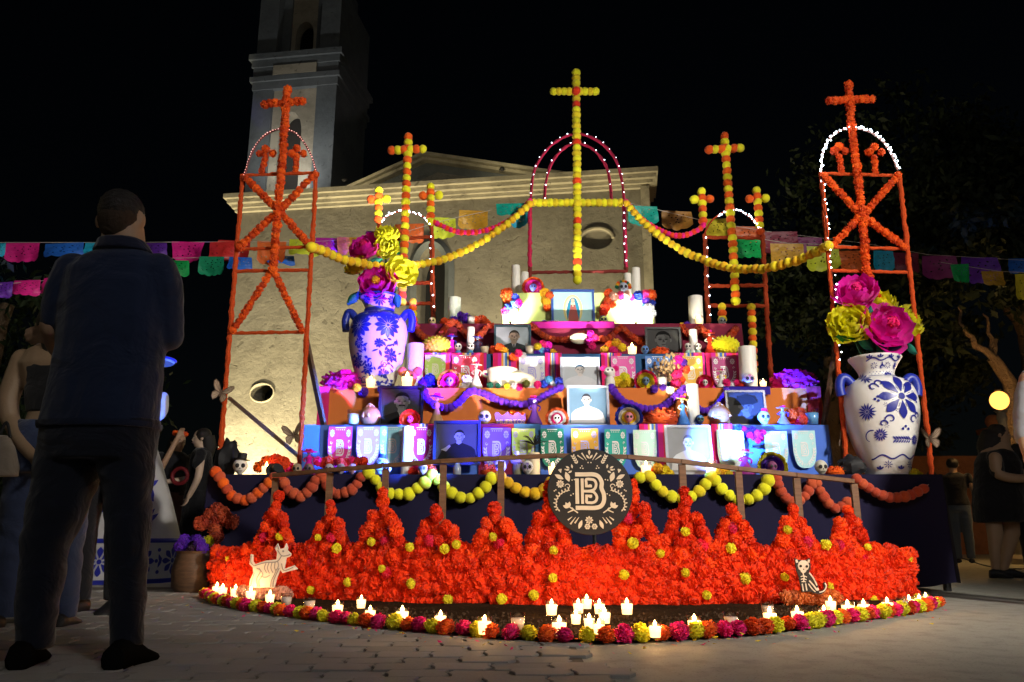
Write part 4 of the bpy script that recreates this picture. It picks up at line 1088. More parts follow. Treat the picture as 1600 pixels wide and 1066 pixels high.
# ---- bunting of punched foil flags
def foil(name, c):
    k = 'foil_' + name
    if k in MC: return MC[k]
    m, t, b = nt(k)
    tc = t.nodes.new('ShaderNodeTexCoord'); sp = t.nodes.new('ShaderNodeSeparateXYZ'); t.links.new(tc.outputs['UV'], sp.inputs[0])
    n = t.nodes.new('ShaderNodeTexNoise'); n.inputs['Scale'].default_value = 5; t.links.new(tc.outputs['UV'], n.inputs['Vector'])
    vo = t.nodes.new('ShaderNodeTexVoronoi'); vo.inputs['Scale'].default_value = 9.0; t.links.new(tc.outputs['UV'], vo.inputs['Vector'])
    t.links.new(mix(t, tuple(x*0.6 for x in c), tuple(min(1, x*1.2) for x in c), n.outputs['Fac']), b.inputs['Base Color'])
    b.inputs['Roughness'].default_value = 0.4; b.inputs['Specular IOR Level'].default_value = 0.3
    bump(t, b, n.outputs['Fac'], 0.6, 0.02)
    # punched holes away from the border
    edge = mth(t, 'MULTIPLY', mth(t, 'LESS_THAN', mth(t, 'ABSOLUTE', mth(t, 'SUBTRACT', sp.outputs[0], 0.5)), 0.40), mth(t, 'LESS_THAN', mth(t, 'ABSOLUTE', mth(t, 'SUBTRACT', sp.outputs[1], 0.5)), 0.36))
    hole = mth(t, 'MULTIPLY', mth(t, 'LESS_THAN', vo.outputs['Distance'], 0.26), edge)
    t.links.new(mth(t, 'SUBTRACT', 1.0, hole), b.inputs['Alpha'])
    trl = t.nodes.new('ShaderNodeBsdfTranslucent'); trl.inputs[0].default_value = (*c, 1)
    MC[k] = m; return m
FC = {'pink':(.75,.02,.28),'blue':(.02,.14,.62),'cyan':(.02,.42,.66),'purple':(.14,.03,.42),'red':(.55,.03,.03),'green':(.01,.42,.10),'dgreen':(.01,.26,.13),'orange':(.70,.14,.03),'lime':(.55,.62,.04),
      'magenta':(.48,.02,.35),'gold':(.55,.30,.03),'maroon':(.24,.03,.06),'teal':(.01,.38,.30),'brown':(.36,.17,.03),'yellow':(.75,.62,.04),'plum':(.26,.03,.16)}
def bunting(label, string, flags, group='strings of punched flags'):
    P = [at(*p) for p in string]
    t = thing('bunting', label, 'bunting', P[0], group)
    mb = MB(); mb.tube(P, 0.0035, 5); ob('cord', mb, pm('cord', (0.5,0.45,0.4), 0.8), t)
    for (cx, ty, w, h, Y, c) in flags:
        me = MB(); nu, nv = 12, 8; sd = rnd(0, 50); bow = rnd(0.02, 0.06)*random.choice((-1, 1)); sw = rnd(-0.10, 0.10); o = at(cx, ty, Y); s = mpp(ty, Y); W, H = w*s, h*s; sc = random.choice((3, 4)); tl = rnd(-.05, .05)
        def fn(u, v):
            x = (u-0.5)*W*(1 + 0.03*math.sin(v*3+sd)); low = H*(1 - 0.07*abs(math.sin(u*PI*sc)) * 0 + 0.07*(abs(math.sin(u*PI*sc))-1) - 0.12*(2*abs(u-0.5))**4)
            return o + V((x + sw*H*v*0.4, bow*math.sin(u*PI*1.0+0.4)*v*2 + 0.02*noise.noise(V((u*3, v*3, sd)))*v*2, -low*v + tl*x))
        me.grid(fn, nu, nv)
        m = me.mesh('flag', True); uv = m.uv_layers.new(name='u')
        for pl in m.polygons:
            for li in pl.loop_indices:
                vi = m.loops[li].vertex_index; uv.data[li].uv = ((vi % (nu+1))/nu, (vi//(nu+1))/nv)
        ob('flag', m, foil(c, FC[c]), t)
YB9 = 9.2
bunting('upper string of punched foil flags behind the man in navy polo', [(-30,379,8.4),(180,379,8.8),(372,378,YB9)],
    [(2,380,16,24,8.5,'cyan'),(36,380,54,30,8.5,'pink'),(101,380,58,27,8.6,'blue'),(158,380,50,24,8.7,'cyan'),(238,380,46,28,8.9,'purple'),(294,378,50,30,9.0,'pink'),(352,378,46,32,9.1,'red')])
bunting('short string with two green foil flags beside the man in navy polo', [(230,404,8.6),(372,402,9.0)], [(275,407,42,28,8.7,'green'),(331,401,40,30,8.8,'dgreen'),(376,402,36,24,8.9,'blue')])
bunting('lower string with purple and pink foil flags beside the man in navy polo', [(-30,447,7.2),(100,436,7.6)], [(5,441,32,28,7.3,'purple'),(43,438,40,28,7.4,'pink'),(82,434,26,28,7.5,'pink')])
bunting('string of foil flags before the church wall reaching up to the central arch', [(372,378,9.2),(480,378,9.2),(600,372,9.1),(700,343,9.0),(826,316,8.9)],
    [(366,376,50,34,9.2,'red'),(425,377,46,36,9.2,'orange'),(476,374,46,30,9.2,'lime'),(512,372,36,26,9.2,'magenta'),(552,371,48,28,9.1,'gold'),(598,362,50,14,9.1,'maroon'),(612,372,50,26,9.0,'green'),(692,340,40,34,9.0,'lime'),(740,329,46,30,9.0,'gold'),(800,318,48,26,8.9,'teal'),(812,330,26,24,8.88,'cyan'),(440,400,40,16,9.3,'blue'),(640,350,44,34,9.15,'orange')])
bunting('string of foil flags from the central arch to the dark trees', [(978,316,8.9),(1100,345,9.0),(1200,362,9.1),(1350,380,9.2),(1450,398,9.3),(1620,408,9.5)],
    [(1004,322,46,30,8.9,'teal'),(1057,330,46,28,9.0,'brown'),(1120,342,36,34,9.0,'yellow'),(1170,354,44,26,9.1,'orange'),(1218,362,56,34,9.1,'maroon'),(1262,371,42,34,9.15,'plum'),(1331,392,44,36,9.2,'orange'),(1380,392,30,34,9.2,'cyan'),(1412,395,46,34,9.25,'maroon'),(1467,400,54,36,9.3,'plum'),(1530,402,56,40,9.4,'purple'),(1596,404,40,22,9.5,'blue')])
bunting('lower string of green yellow and lime foil flags', [(1140,366,8.9),(1230,380,8.9),(1330,384,8.9)], [(1171,373,46,36,8.9,'green'),(1229,381,50,36,8.9,'gold'),(1285,385,50,38,8.9,'lime')])
bunting('short string with green and gold foil flags before the trees', [(1470,410,9.0),(1560,424,9.1),(1640,428,9.2)], [(1499,413,28,32,9.0,'green'),(1550,424,36,26,9.05,'gold'),(1602,428,32,40,9.1,'yellow')])

# ================================================================ FRONT: flower wall, rail, sign, candles
_w = [(-2.28, 6.2), (0.40, 5.18), (2.81, 5.76)]
def wallY(x):
    s = 0.0
    for i, (xi, yi) in enumerate(_w):
        l = 1.0
        for j, (xj, yj) in enumerate(_w):
            if i != j: l *= (x-xj)/(xi-xj)
        s += yi*l
    return s
def xw(px, py=850):
    x = 0.0; k = ray(800, py).y
    for _ in range(30): x = (px-800)/k*wallY(x)
    return x
# rail
rail = thing('wooden_rail', 'curved brown wooden rail on posts above the marigold wall', 'rail', (0.4, wallY(0.4)+0.08, 0.0))
RP = [(428,743),(513,735),(600,728),(690,721),(780,716),(870,712),(980,714),(1063,721),(1151,732),(1242,742),(1332,752)]
R3 = [at(x, y, wallY(xw(x, y)) + 0.09) for x, y in RP]
for a, b in zip(R3, R3[1:]):
    d = (b-a).normalized()*0.004; mb = MB(); mb.bar(a+d*0.3, b-d*0.3, 0.045, 0.028); ob('rail_board', mb, WOOD, rail, smooth=False)
for i, p in enumerate(R3):
    if i in (5, 6): continue
    mb = MB(); mb.bar((p.x+0.012, p.y+0.012, p.z-0.019), (p.x+0.012, p.y+0.012, 0.02), 0.03, 0.045); ob('rail_post', mb, WOOD, rail, smooth=False)
# wall of flowers
WX0, WX1 = xw(338, 880), xw(1418, 880)
fw = thing('marigold_wall', 'long low curved wall of red orange paper marigolds with pointed spires', 'flower wall', (0.4, wallY(0.4), 0))
mb = MB(); n = 60
mb.grid(lambda u, v: V((WX0 + 0.03 + (WX1-WX0-0.06)*u, wallY(WX0+(WX1-WX0)*u) + 0.05, 0.02 + 0.27*v)), n, 3)
ob('backing', mb, pm('backing_red', (0.45, 0.03, 0.01), 0.9, 0.3), fw)
WALLM = crepe('wall_orange', (0.96, 0.055, 0.004), 0.15, 0.12); HOTRED = crepe('hot_rose', (0.90, 0.02, 0.09))
front = []; fill = []
nx_ = int((WX1-WX0)/0.066)
for r in range(7):
    for i in range(nx_+1):
        x = WX0 + (i + (r % 2)*0.5)*(WX1-WX0)/nx_
        if x > WX1: continue
        front.append((x + rnd(-.02,.02), rnd(-0.06, -0.02), 0.045 + r*0.047 + rnd(-.024,.024), rnd(0.046, 0.060)))
for i in range(300):
    fill.append((rnd(WX0, WX1), rnd(-0.02, 0.02), rnd(0.04, 0.32), rnd(0.05, 0.07)))
for px, pk, wb in ((430,772,.15),(515,780,.13),(597,768,.16),(683,784,.15),(775,786,.15),(857,752,.13),(992,752,.14),(1072,770,.16),(1147,788,.14),(1240,786,.14),(1326,792,.14)):
    x = xw(px); zp = at(px, pk, wallY(x)).z; z = 0.36; k = 0
    while z < zp:
        f = (z-0.36)/max(0.05, zp-0.36); hw = wb*0.92*(1-f)
        m = max(1, int(round(hw*2/0.07)))
        for q in range(m):
            front.append((x + (0 if m == 1 else -hw + 2*hw*q/(m-1)) + rnd(-.012,.012), rnd(-0.06, 0.0), z + rnd(-.012,.012), rnd(0.044, 0.056)*(1 - 0.2*f)))
        if m > 1: fill += [(x + rnd(-hw, hw)*0.8, 0.02, z, 0.06)]*1
        z += 0.05
front = [(x, y, z, r) for x, y, z, r in front]
front.sort(key=lambda a: -a[2])
for i, (x, y, z, r) in enumerate(front):
    p = (x, wallY(x) + y, z)
    if i < 300: bloom(fw, p, r, WALLM, 'marigold')
    else: fill.append((x, y, z, r))
mb = MB(); tv = [[v.co.copy() for v in m.vertices] for m in BLOOM_LO]; tf = [[tuple(p.vertices) for p in m.polygons] for m in BLOOM_LO]
for x, y, z, r in fill:
    k = random.randrange(3); q = Euler(rrot()).to_matrix()
    mb.add([q @ v*r + V((x, wallY(x)+y, z)) for v in tv[k]], tf[k])
ob('marigold_fill', mb, WALLM, fw, kind='stuff')
for (px, py) in [(357,873),(437,838),(497,840),(526,857),(580,847),(597,889),(543,910),(486,922),(640,855),(695,858),(713,851),(642,912),(700,937),(770,839),(865,860),(864,903),(834,930),(784,936),(989,849),(1032,865),(975,898),(1071,831),(1071,895),(1104,930),(1142,857),(1164,904),(1226,902),(1230,828),(1290,851),(1296,916),(1356,855),(1421,874),(1364,937),(1428,932)]:
    x = xw(px, py); p = at(px, py, wallY(x) - 0.10); bloom(fw, p, rnd(0.026, 0.036), crepe('bright_yellow', (0.98, 0.80, 0.03), 0.08), 'yellow_flower')
for (px, py) in [(413,840),(345,866),(518,840),(600,845),(605,895),(486,877),(671,845),(780,850),(868,808),(980,810),(1096,852),(1143,825),(1262,847),(1310,852),(1350,873)]:
    x = xw(px, py); p = at(px, py, wallY(x) - 0.065); bloom(fw, p, rnd(0.034, 0.044), HOTRED, 'pink_flower')
# round sign
SY = wallY(xw(922)) - 0.10
sc_ = at(922, 768, SY); SR = 0.272
sign = thing('round_sign', 'round black sign with a cream letter B and floral wreath', 'sign', sc_)
mb = MB(); n = 64
mb.rings([[V((r*math.cos(2*PI*k/n), y, r*math.sin(2*PI*k/n))) for k in range(n)] for r, y in ((SR*0.99,0.022),(SR,0.018),(SR,0.002),(SR*0.99,-0.001))]); ob('disc', mb, pm('sign_black', (0.014,0.014,0.016), 0.45, 0.2, 8, 0.1, 0.4), sign, world=False)
CREAM = pm('sign_cream', (0.62, 0.54, 0.42), 0.6, 0.1, 12, 0.05)
S_ = SR/440.0
def MS(a, b): return (a, -0.005 - lay(), b)
mb = MB(); bee(mb, lambda a, b: (a*1.0 - 0.004, -0.005 - lay(), b + 0.002), 190*S_); ob('letter', mb, CREAM, sign, smooth=False, world=False)
mb = MB()
def zc(x, y): return ((x-560)*S_, (525-y)*S_)
for s in (-1, 1):
    def q(x, y, s=s):
        a, b = zc(x, y); return (a if s > 0 else -a, b)
    def an(d, s=s): return R(d) if s > 0 else PI - R(d)
    stroke(mb, [q(590,205), q(640,130)], [4*S_, 16*S_], MS); stroke(mb, [q(620,200), q(685,155)], [4*S_, 15*S_], MS)
    for k in range(4): leaf(mb, q(690+k*12, 240-k*22), an(30), 34*S_, 15*S_, MS); leaf(mb, q(690+k*12, 240-k*22), an(100), 34*S_, 15*S_, MS)
    for (x, y) in ((640,265),(655,285),(630,290),(575,230),(720,405),(745,410),(735,550),(760,565),(815,300),(915,510),(930,520)): dot(mb, q(x, y), 7*S_, MS)
    for (x, y, d) in ((740,290,80),(770,290,30),(745,315,-30),(770,305,0)): leaf(mb, q(x, y), an(d), 44*S_, 20*S_, MS)
    leaf(mb, q(775,425), an(70), 105*S_, 52*S_, MS); leaf(mb, q(835,400), an(28), 100*S_, 42*S_, MS)
    for d in (95, 75, 55): stroke(mb, [q(860,335), (q(860,335)[0] + 40*S_*math.cos(an(d)), q(860,335)[1] + 40*S_*math.sin(R(d)))], [4*S_, 12*S_], MS)
    fflower(mb, q(868,450), 9, 9*S_, 42*S_, 19*S_, MS)
    scroll(mb, q(790,475), 30*S_, 0 if s > 0 else PI, 6.0 if s > 0 else PI-6.0, 9*S_, MS)
    path = [(770,515),(820,525),(870,555),(905,600),(915,660),(890,710)]
    stroke(mb, smoothpath([q(x, y) for x, y in path] and [V(q(x, y)) for x, y in path], 4), 6*S_, MS)
    for i, (x, y) in enumerate([(785,515),(815,522),(845,535),(872,555),(893,580),(908,612),(915,645),(908,680),(895,705)]):
        leaf(mb, q(x, y), an(95 - i*14), 30*S_, 16*S_, MS); leaf(mb, q(x, y), an(-20 - i*14), 30*S_, 16*S_, MS)
    stroke(mb, [q(690,742), q(745,705), q(790,670)], 12*S_, MS); stroke(mb, [q(735,712), q(795,738)], [14*S_, 10*S_], MS); stroke(mb, [q(730,715), q(755,690)], 14*S_, MS)
    for d in (100, 60, 20): leaf(mb, q(785,690), an(d), 62*S_, 34*S_, MS)
    for (x, y, x2, y2) in ((680,785,725,845),(715,785,770,855),(750,780,795,815)): stroke(mb, [q(x, y), q(x2, y2)], [4*S_, 17*S_], MS)
    leaf(mb, q(685,900), an(112), 92*S_, 38*S_, MS)
    fflower(mb, q(596,878), 6, 8*S_, 30*S_, 24*S_, MS)
drop(mb, zc(560,155), PI/2, 55*S_, 26*S_, MS); leaf(mb, zc(558,188), R(130), 50*S_, 22*S_, MS); leaf(mb, zc(562,188), R(50), 50*S_, 22*S_, MS)
fflower(mb, zc(543,815), 8, 8*S_, 42*S_, 18*S_, MS)
ob('wreath', mb, CREAM, sign, smooth=False, world=False, kind='stuff')

# ---- border flowers and candles on the ground
bl = along(smoothpath([p + V((0,0,0.042)) for p in ARC], 4), 0.084)
bc = [(crepe('bright_yellow', (0.98, 0.80, 0.03), 0.08),'yellow'),(ORANGE,'orange'),(PINK,'pink')]
for i, p in enumerate(bl):
    m, nm_ = bc[i % 3] if random.random() > 0.08 else random.choice(bc)
    r = rnd(0.038, 0.049)
    o = inst('ground_flower', random.choice(BLOOMS), m, None, p + V((rnd(-.012,.012), rnd(-.015,.015), 0)), (r, r, r*0.84), (rnd(-.5,.5), rnd(-.5,.5), rnd(0,6.28)))
    tag(o, '%s paper flower in the row of flowers on the ground round the candles' % nm_, 'paper flower', '%s flowers bordering the soil' % nm_)
def cup_meshes():
    a = MB(); h = 1.0
    a.lathe([(0.34,0.0),(0.36,0.03),(0.44,h),(0.42,h),(0.34,0.06)], 18, cap=False)
    b = MB(); b.lathe([(0.335,0.05),(0.40,0.72),(0.10,0.70),(0.02,0.70)], 18)
    f = MB(); f.lathe([(0.005,0.72),(0.08,0.77),(0.115,0.85),(0.085,0.96),(0.03,1.06),(0.003,1.12)], 10)
    w = MB(); w.tube([(0,0,0.68),(0.01,0,0.78)], 0.014, 5)
    return a.mesh('cup'), b.mesh('wax'), f.mesh('flame'), w.mesh('wick')
CUP, CWAX, CFLAME, CWICK = cup_meshes()
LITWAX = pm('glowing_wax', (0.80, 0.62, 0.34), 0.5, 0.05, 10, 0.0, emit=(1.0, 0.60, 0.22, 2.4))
DULLWAX = pm('dull_wax', (0.62, 0.52, 0.46), 0.5)
FLAME = emat('flame', (1.0, 0.62, 0.20), 30.0)
GLASS = glassm()
def votive(name, label, p, h, lit, group=None, wax=None, watts=1.7, cat='candle', glass=None):
    t = thing(name, label, cat, p, group, scale=h, rot=(0,0,rnd(0,6)))
    inst('glass_cup', CUP, glass or GLASS, t, world=False)
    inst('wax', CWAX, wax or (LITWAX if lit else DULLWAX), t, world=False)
    inst('wick', CWICK, BLACK, t, world=False)
    if lit:
        inst('flame', CFLAME, FLAME, t, world=False)
        if watts: point(V(p) + V((0, -0.004, h*0.98)), watts, (1.0, 0.50, 0.16), 0.012)
    return t
LIT = [(338,936),(347,938),(367,940),(391,944),(421,949),(527,968),(564,957),(578,976),(628,981),(688,986),(757,998),(862,968),(904,965),(900,982),(917,958),(937,966),(945,981),(921,989),(874,1001),(936,999),(980,967),(1024,1003),(1086,996),(1204,984),(1247,980),(1299,961),(1289,976),(1326,970),(1351,967),(1388,964),(1422,957),(1438,954),(1448,952)]
for i, (x, y) in enumerate(LIT):
    p = gnd(x, y - 6, 0.024); inner = (x, y) in ((564,957),(862,968),(904,965),(900,982),(917,958),(937,966),(945,981),(921,989),(980,967),(1299,961))
    lab = 'lit candle in a clear glass standing out on the soil' if inner else 'lit candle in a clear glass just inside the flower row'
    votive('glass_candle', lab, p, rnd(0.062, 0.082), True, 'candles on the soil' if inner else 'candles along the flower row')
for x, y in ((447,954),(483,961),(809,992),(1143,990),(1200,970),(1411,961)):
    votive('glass_candle', 'unlit candle in a clear glass inside the flower row', gnd(x, y - 6, 0.024), 0.078, False, 'unlit candles')
# petals fallen on the paving round the ring
mb = MB(); rs = random.Random(21)
for k in range(150):
    i = rs.randrange(len(ARC)-1); p = ARC[i].lerp(ARC[i+1], rs.random()); q = p + V((rs.gauss(0,.12), -abs(rs.gauss(0,.16)) - 0.05, 0.019 + rs.uniform(0, .003))); s_ = rs.uniform(0.006, 0.015); e = Euler((rs.uniform(-.5,.5), rs.uniform(-.5,.5), rs.uniform(0,6))).to_matrix()
    mb.add([q + e @ V(v)*s_ for v in ((-1,0,0.1),(0,-.6,0),(1,0,0.15),(0,.6,0))], [(0,1,2,3)], rs.randrange(3))
tag(ob('fallen_petals', mb, [ORANGE, PINK, YELLOW], smooth=False), 'loose paper petals fallen on the paving round the flower row', 'petals', kind='stuff')
# ---- dog and cat cut-outs
def cutout(name, label, cat, org, sc, outline, Y, mats, strokes, dots, base_px, base_mat, eyes=()):
    def px(p): return (org[0] + p[0]/sc, org[1] + p[1]/sc)
    P0 = at(*px(outline[0]), Y)
    cx = sum(px(p)[0] for p in outline)/len(outline); b = at(cx, max(px(p)[1] for p in outline), Y)
    t = thing(name, label, cat, b)
    mb = MB(); pts = [at(*px(p), Y) for p in outline]; n = len(pts)
    mb.prism([(p.x, p.z) for p in pts], lambda a, c, d: (a, Y + d, c), 0.012); ob('board', mb, mats[0], t, smooth=False)
    mb = MB()
    def M(a, c):
        p = at(*px((a, c)), Y); return (p.x, Y - 0.003 - lay(), p.z)
    for pth, w in strokes: stroke(mb, smoothpath([V(q) for q in pth], 4) if len(pth) > 2 else [V(q) for q in pth], w, M)
    for (x, y, r) in dots: dot(mb, (x, y), r, M)
    ob('drawn_bones', mb, mats[1], t, smooth=False, kind='stuff')
    if eyes:
        mb = MB()
        for (x, y, r) in eyes:
            pp = [at(*px((x + r*math.cos(a*PI/5), y + r*math.sin(a*PI/5))), Y) for a in range(10)]; mb.add([(p.x, Y-0.007, p.z) for p in pp], [tuple(range(10))])
        ob('eyes', mb, mats[2], t, smooth=False)
    # flowered mound it stands on
    x0, y0, x1, y1 = base_px
    m2 = thing(name.split('_')[0] + '_mound', base_mat[1], 'flower mound', at((x0+x1)/2, y1, Y+0.05))
    for i in range(14):
        u = i/13; pp = at(x0 + (x1-x0)*u, y0 + (y1-y0)*(0.35 + 0.4*(i % 2)) , Y + 0.02 + rnd(0, .03)); pp.z = max(pp.z, 0.055); bloom(m2, pp, mpp(y0, Y)*(y1-y0)*0.44, base_mat[0], 'paper_flower', True)
DY = wallY(xw(420, 900)) - 0.36
dog_o = [(375,680),(393,684),(390,728),(405,745),(470,722),(540,715),(545,670),(530,640),(550,612),(563,648),(590,642),(604,610),(616,640),(612,655),(637,680),(630,694),(604,705),(600,735),(592,775),(655,752),(678,776),(622,790),(580,802),(565,780),(545,830),(528,895),(440,895),(365,895),(370,850),(392,800),(388,765),(368,745)]
dst = [([(400,755),(470,735),(545,728),(575,690)], 7), ([(475,740),(465,770),(480,800)], 6), ([(495,735),(485,770),(498,805)], 6), ([(515,730),(507,770),(520,800)], 6), ([(535,728),(530,765),(540,790)], 6), ([(550,725),(555,755),(545,780)], 6),
       ([(415,770),(440,790),(415,840),(425,890)], 7), ([(400,800),(385,850),(378,890)], 6), ([(430,770),(455,810),(430,850),(435,890)], 6), ([(560,770),(545,800),(525,850),(520,890)], 7), ([(545,775),(530,810),(510,850),(505,890)], 6), ([(575,740),(590,785),(650,765)], 6), ([(550,655),(575,690),(610,690),(630,682)], 6), ([(382,690),(378,730),(398,755)], 5), ([(440,820),(470,830),(500,815)], 5), ([(533,645),(548,625),(558,652)], 5)]
cutout('dog_cutout', 'white painted dog skeleton cut-out with one paw raised among the candles', 'cut-out', (300,700), 4.1, dog_o, DY, (pm('board_white', (0.72,0.66,0.60), 0.6, 0.06, 6), pm('line_grey', (0.27,0.26,0.27), 0.7), BLACK), dst, [(585,662,7)], (380,917,448,941), (PEACH, 'pale peach mound of paper flowers under the white dog'))
CY = wallY(xw(1265, 900)) - 0.30
cat_o = [(254,704),(274,716),(300,718),(330,716),(350,704),(354,740),(357,770),(345,797),(378,830),(402,880),(408,918),(430,914),(444,895),(436,872),(445,858),(461,884),(452,915),(424,938),(380,932),(350,922),(300,924),(290,880),(278,820),(266,792),(260,760)]
cst = [([(262,715),(268,735)], 14), ([(344,715),(340,735)], 14), ([(305,800),(312,830),(308,860)], 7), ([(290,825),(310,820),(330,828)], 6), ([(292,842),(310,838),(328,845)], 6), ([(296,858),(310,855),(324,860)], 6), ([(300,870),(308,918)], 8), ([(322,868),(330,915)], 8), ([(345,800),(372,835),(395,880)], 9), ([(345,850),(372,880),(395,912)], 9), ([(340,870),(365,905),(385,922)], 7), ([(410,925),(440,915),(455,885),(446,866)], 8)]
cutout('cat_cutout', 'black sitting cat skeleton cut-out before the flower wall', 'cut-out', (1180,700), 4.1, cat_o, CY, (pm('board_black', (0.02,0.018,0.02), 0.6), pm('bone_cream', (0.60,0.52,0.44), 0.7), BLACK), cst, [(398,905,10),(308,755,37),(308,782,20)], (1230,924,1306,950), (crepe('tan_orange', (0.62,0.17,0.05)), 'tan orange mound of paper flowers under the black cat'), [(289,757,9),(328,759,9),(308,778,4)])
# ---- butterflies
def butterfly(label, px, py, Y, s, rz, tilt):
    t = thing('paper_butterfly', label, 'butterfly', at(px, py, Y), rot=(0, tilt, rz))
    WM = pm('butterfly_paper', (0.36, 0.27, 0.19), 0.7, 0.15, 30); VM = pm('butterfly_vein', (0.10, 0.06, 0.04), 0.7)
    for k in (-1, 1):
        for nm_, out in (('upper_wing', [(0.02,0.02),(0.25,0.45),(0.6,0.85),(0.95,1.0),(1.05,0.8),(0.9,0.4),(0.6,0.08),(0.1,-0.02)]), ('lower_wing', [(0.03,0.0),(0.5,0.02),(0.75,-0.2),(0.7,-0.6),(0.45,-0.85),(0.2,-0.6)])):
            mb = MB(); M = lambda a, b, c, k=k: (k*a*s*0.92, -abs(a)*s*0.35 + c, b*s)
            mb.prism(out, M, 0.003, 0); o = ob(nm_, mb, WM, t, smooth=False, world=False)
            mb = MB(); MM = lambda a, b, k=k: (k*a*s*0.92, -abs(a)*s*0.35 - 0.003 - lay(), b*s)
            stroke(mb, [V(p) for p in out] + [V(out[0])], 0.07, MM)
            for p in out[2:5]: stroke(mb, [V((0.05, 0)), V(p)], 0.03, MM)
            ob('wing_vein', mb, VM, o, smooth=False, world=False)
    mb = MB(); mb.ell((0, -0.005, 0), (s*0.07, s*0.07, s*0.45), 8, 6); ob('body', mb, VM, t, world=False)
butterfly('paper butterfly at the top of the wooden brace', 345, 614, 6.60, 0.090, 0.3, 0.35)
butterfly('paper butterfly on the tower post beside the turquoise tier', 459, 680, 6.60, 0.090, -0.2, -0.15)
butterfly('paper butterfly beside the white vase near the turquoise tier', 1314, 690, 6.78, 0.085, 0.7, 0.5)
butterfly('paper butterfly on the tower post before the dark trees', 1453, 686, 6.60, 0.090, 0.1, -0.05)

# ================================================================ VASES
def profile(pts, n=44):
    P = smoothpath([V((r, z)) for r, z in pts], 8)
    return [(p.x, p.y) for p in P]
def make_vase(label, cx, Y, base_z, H, prof, paint, handle):
    p = at(cx, 600, Y); loc = V((p.x, Y, base_z))
    t = thing('talavera_vase', label, 'vase', loc)
    pr = profile([(r*H, z*H) for r, z in prof])
    inner = [(max(0.01, r - 0.02*H), z) for r, z in pr[::-1] if z > H*0.75]
    mb = MB(); mb.lathe(pr + [(pr[-1][0]-0.01*H, pr[-1][1]+0.005*H)] + inner, 48); ob('body', mb, WHITE, t, world=False)
    def rad(z):
        for (r0, z0), (r1, z1) in zip(pr, pr[1:]):
            if z0 <= z <= z1: return r0 + (r1-r0)*(z-z0)/max(1e-6, z1-z0)
        return pr[-1][0] if z > pr[-1][1] else pr[0][0]
    def M(a, b, off=0.004):
        a *= H; b *= H; rr = rad(b); th = a/max(0.05, rr); rr += off + lay()
        return (rr*math.sin(th), -rr*math.cos(th), b)
    paint(t, M, rad, H)
    for s in (-1, 1):
        mb = MB(); path = [(s*r*H, -0.01, z*H) for r, z in handle]; mb.tube(smoothpath([V(q) for q in path], 5), 0.040*H, 12); ob('handle', mb, pm('handle_blue', (0.012,0.03,0.34), 0.4, 0.1, 8, 0.05, 0.5), t, world=False)
    return t, loc
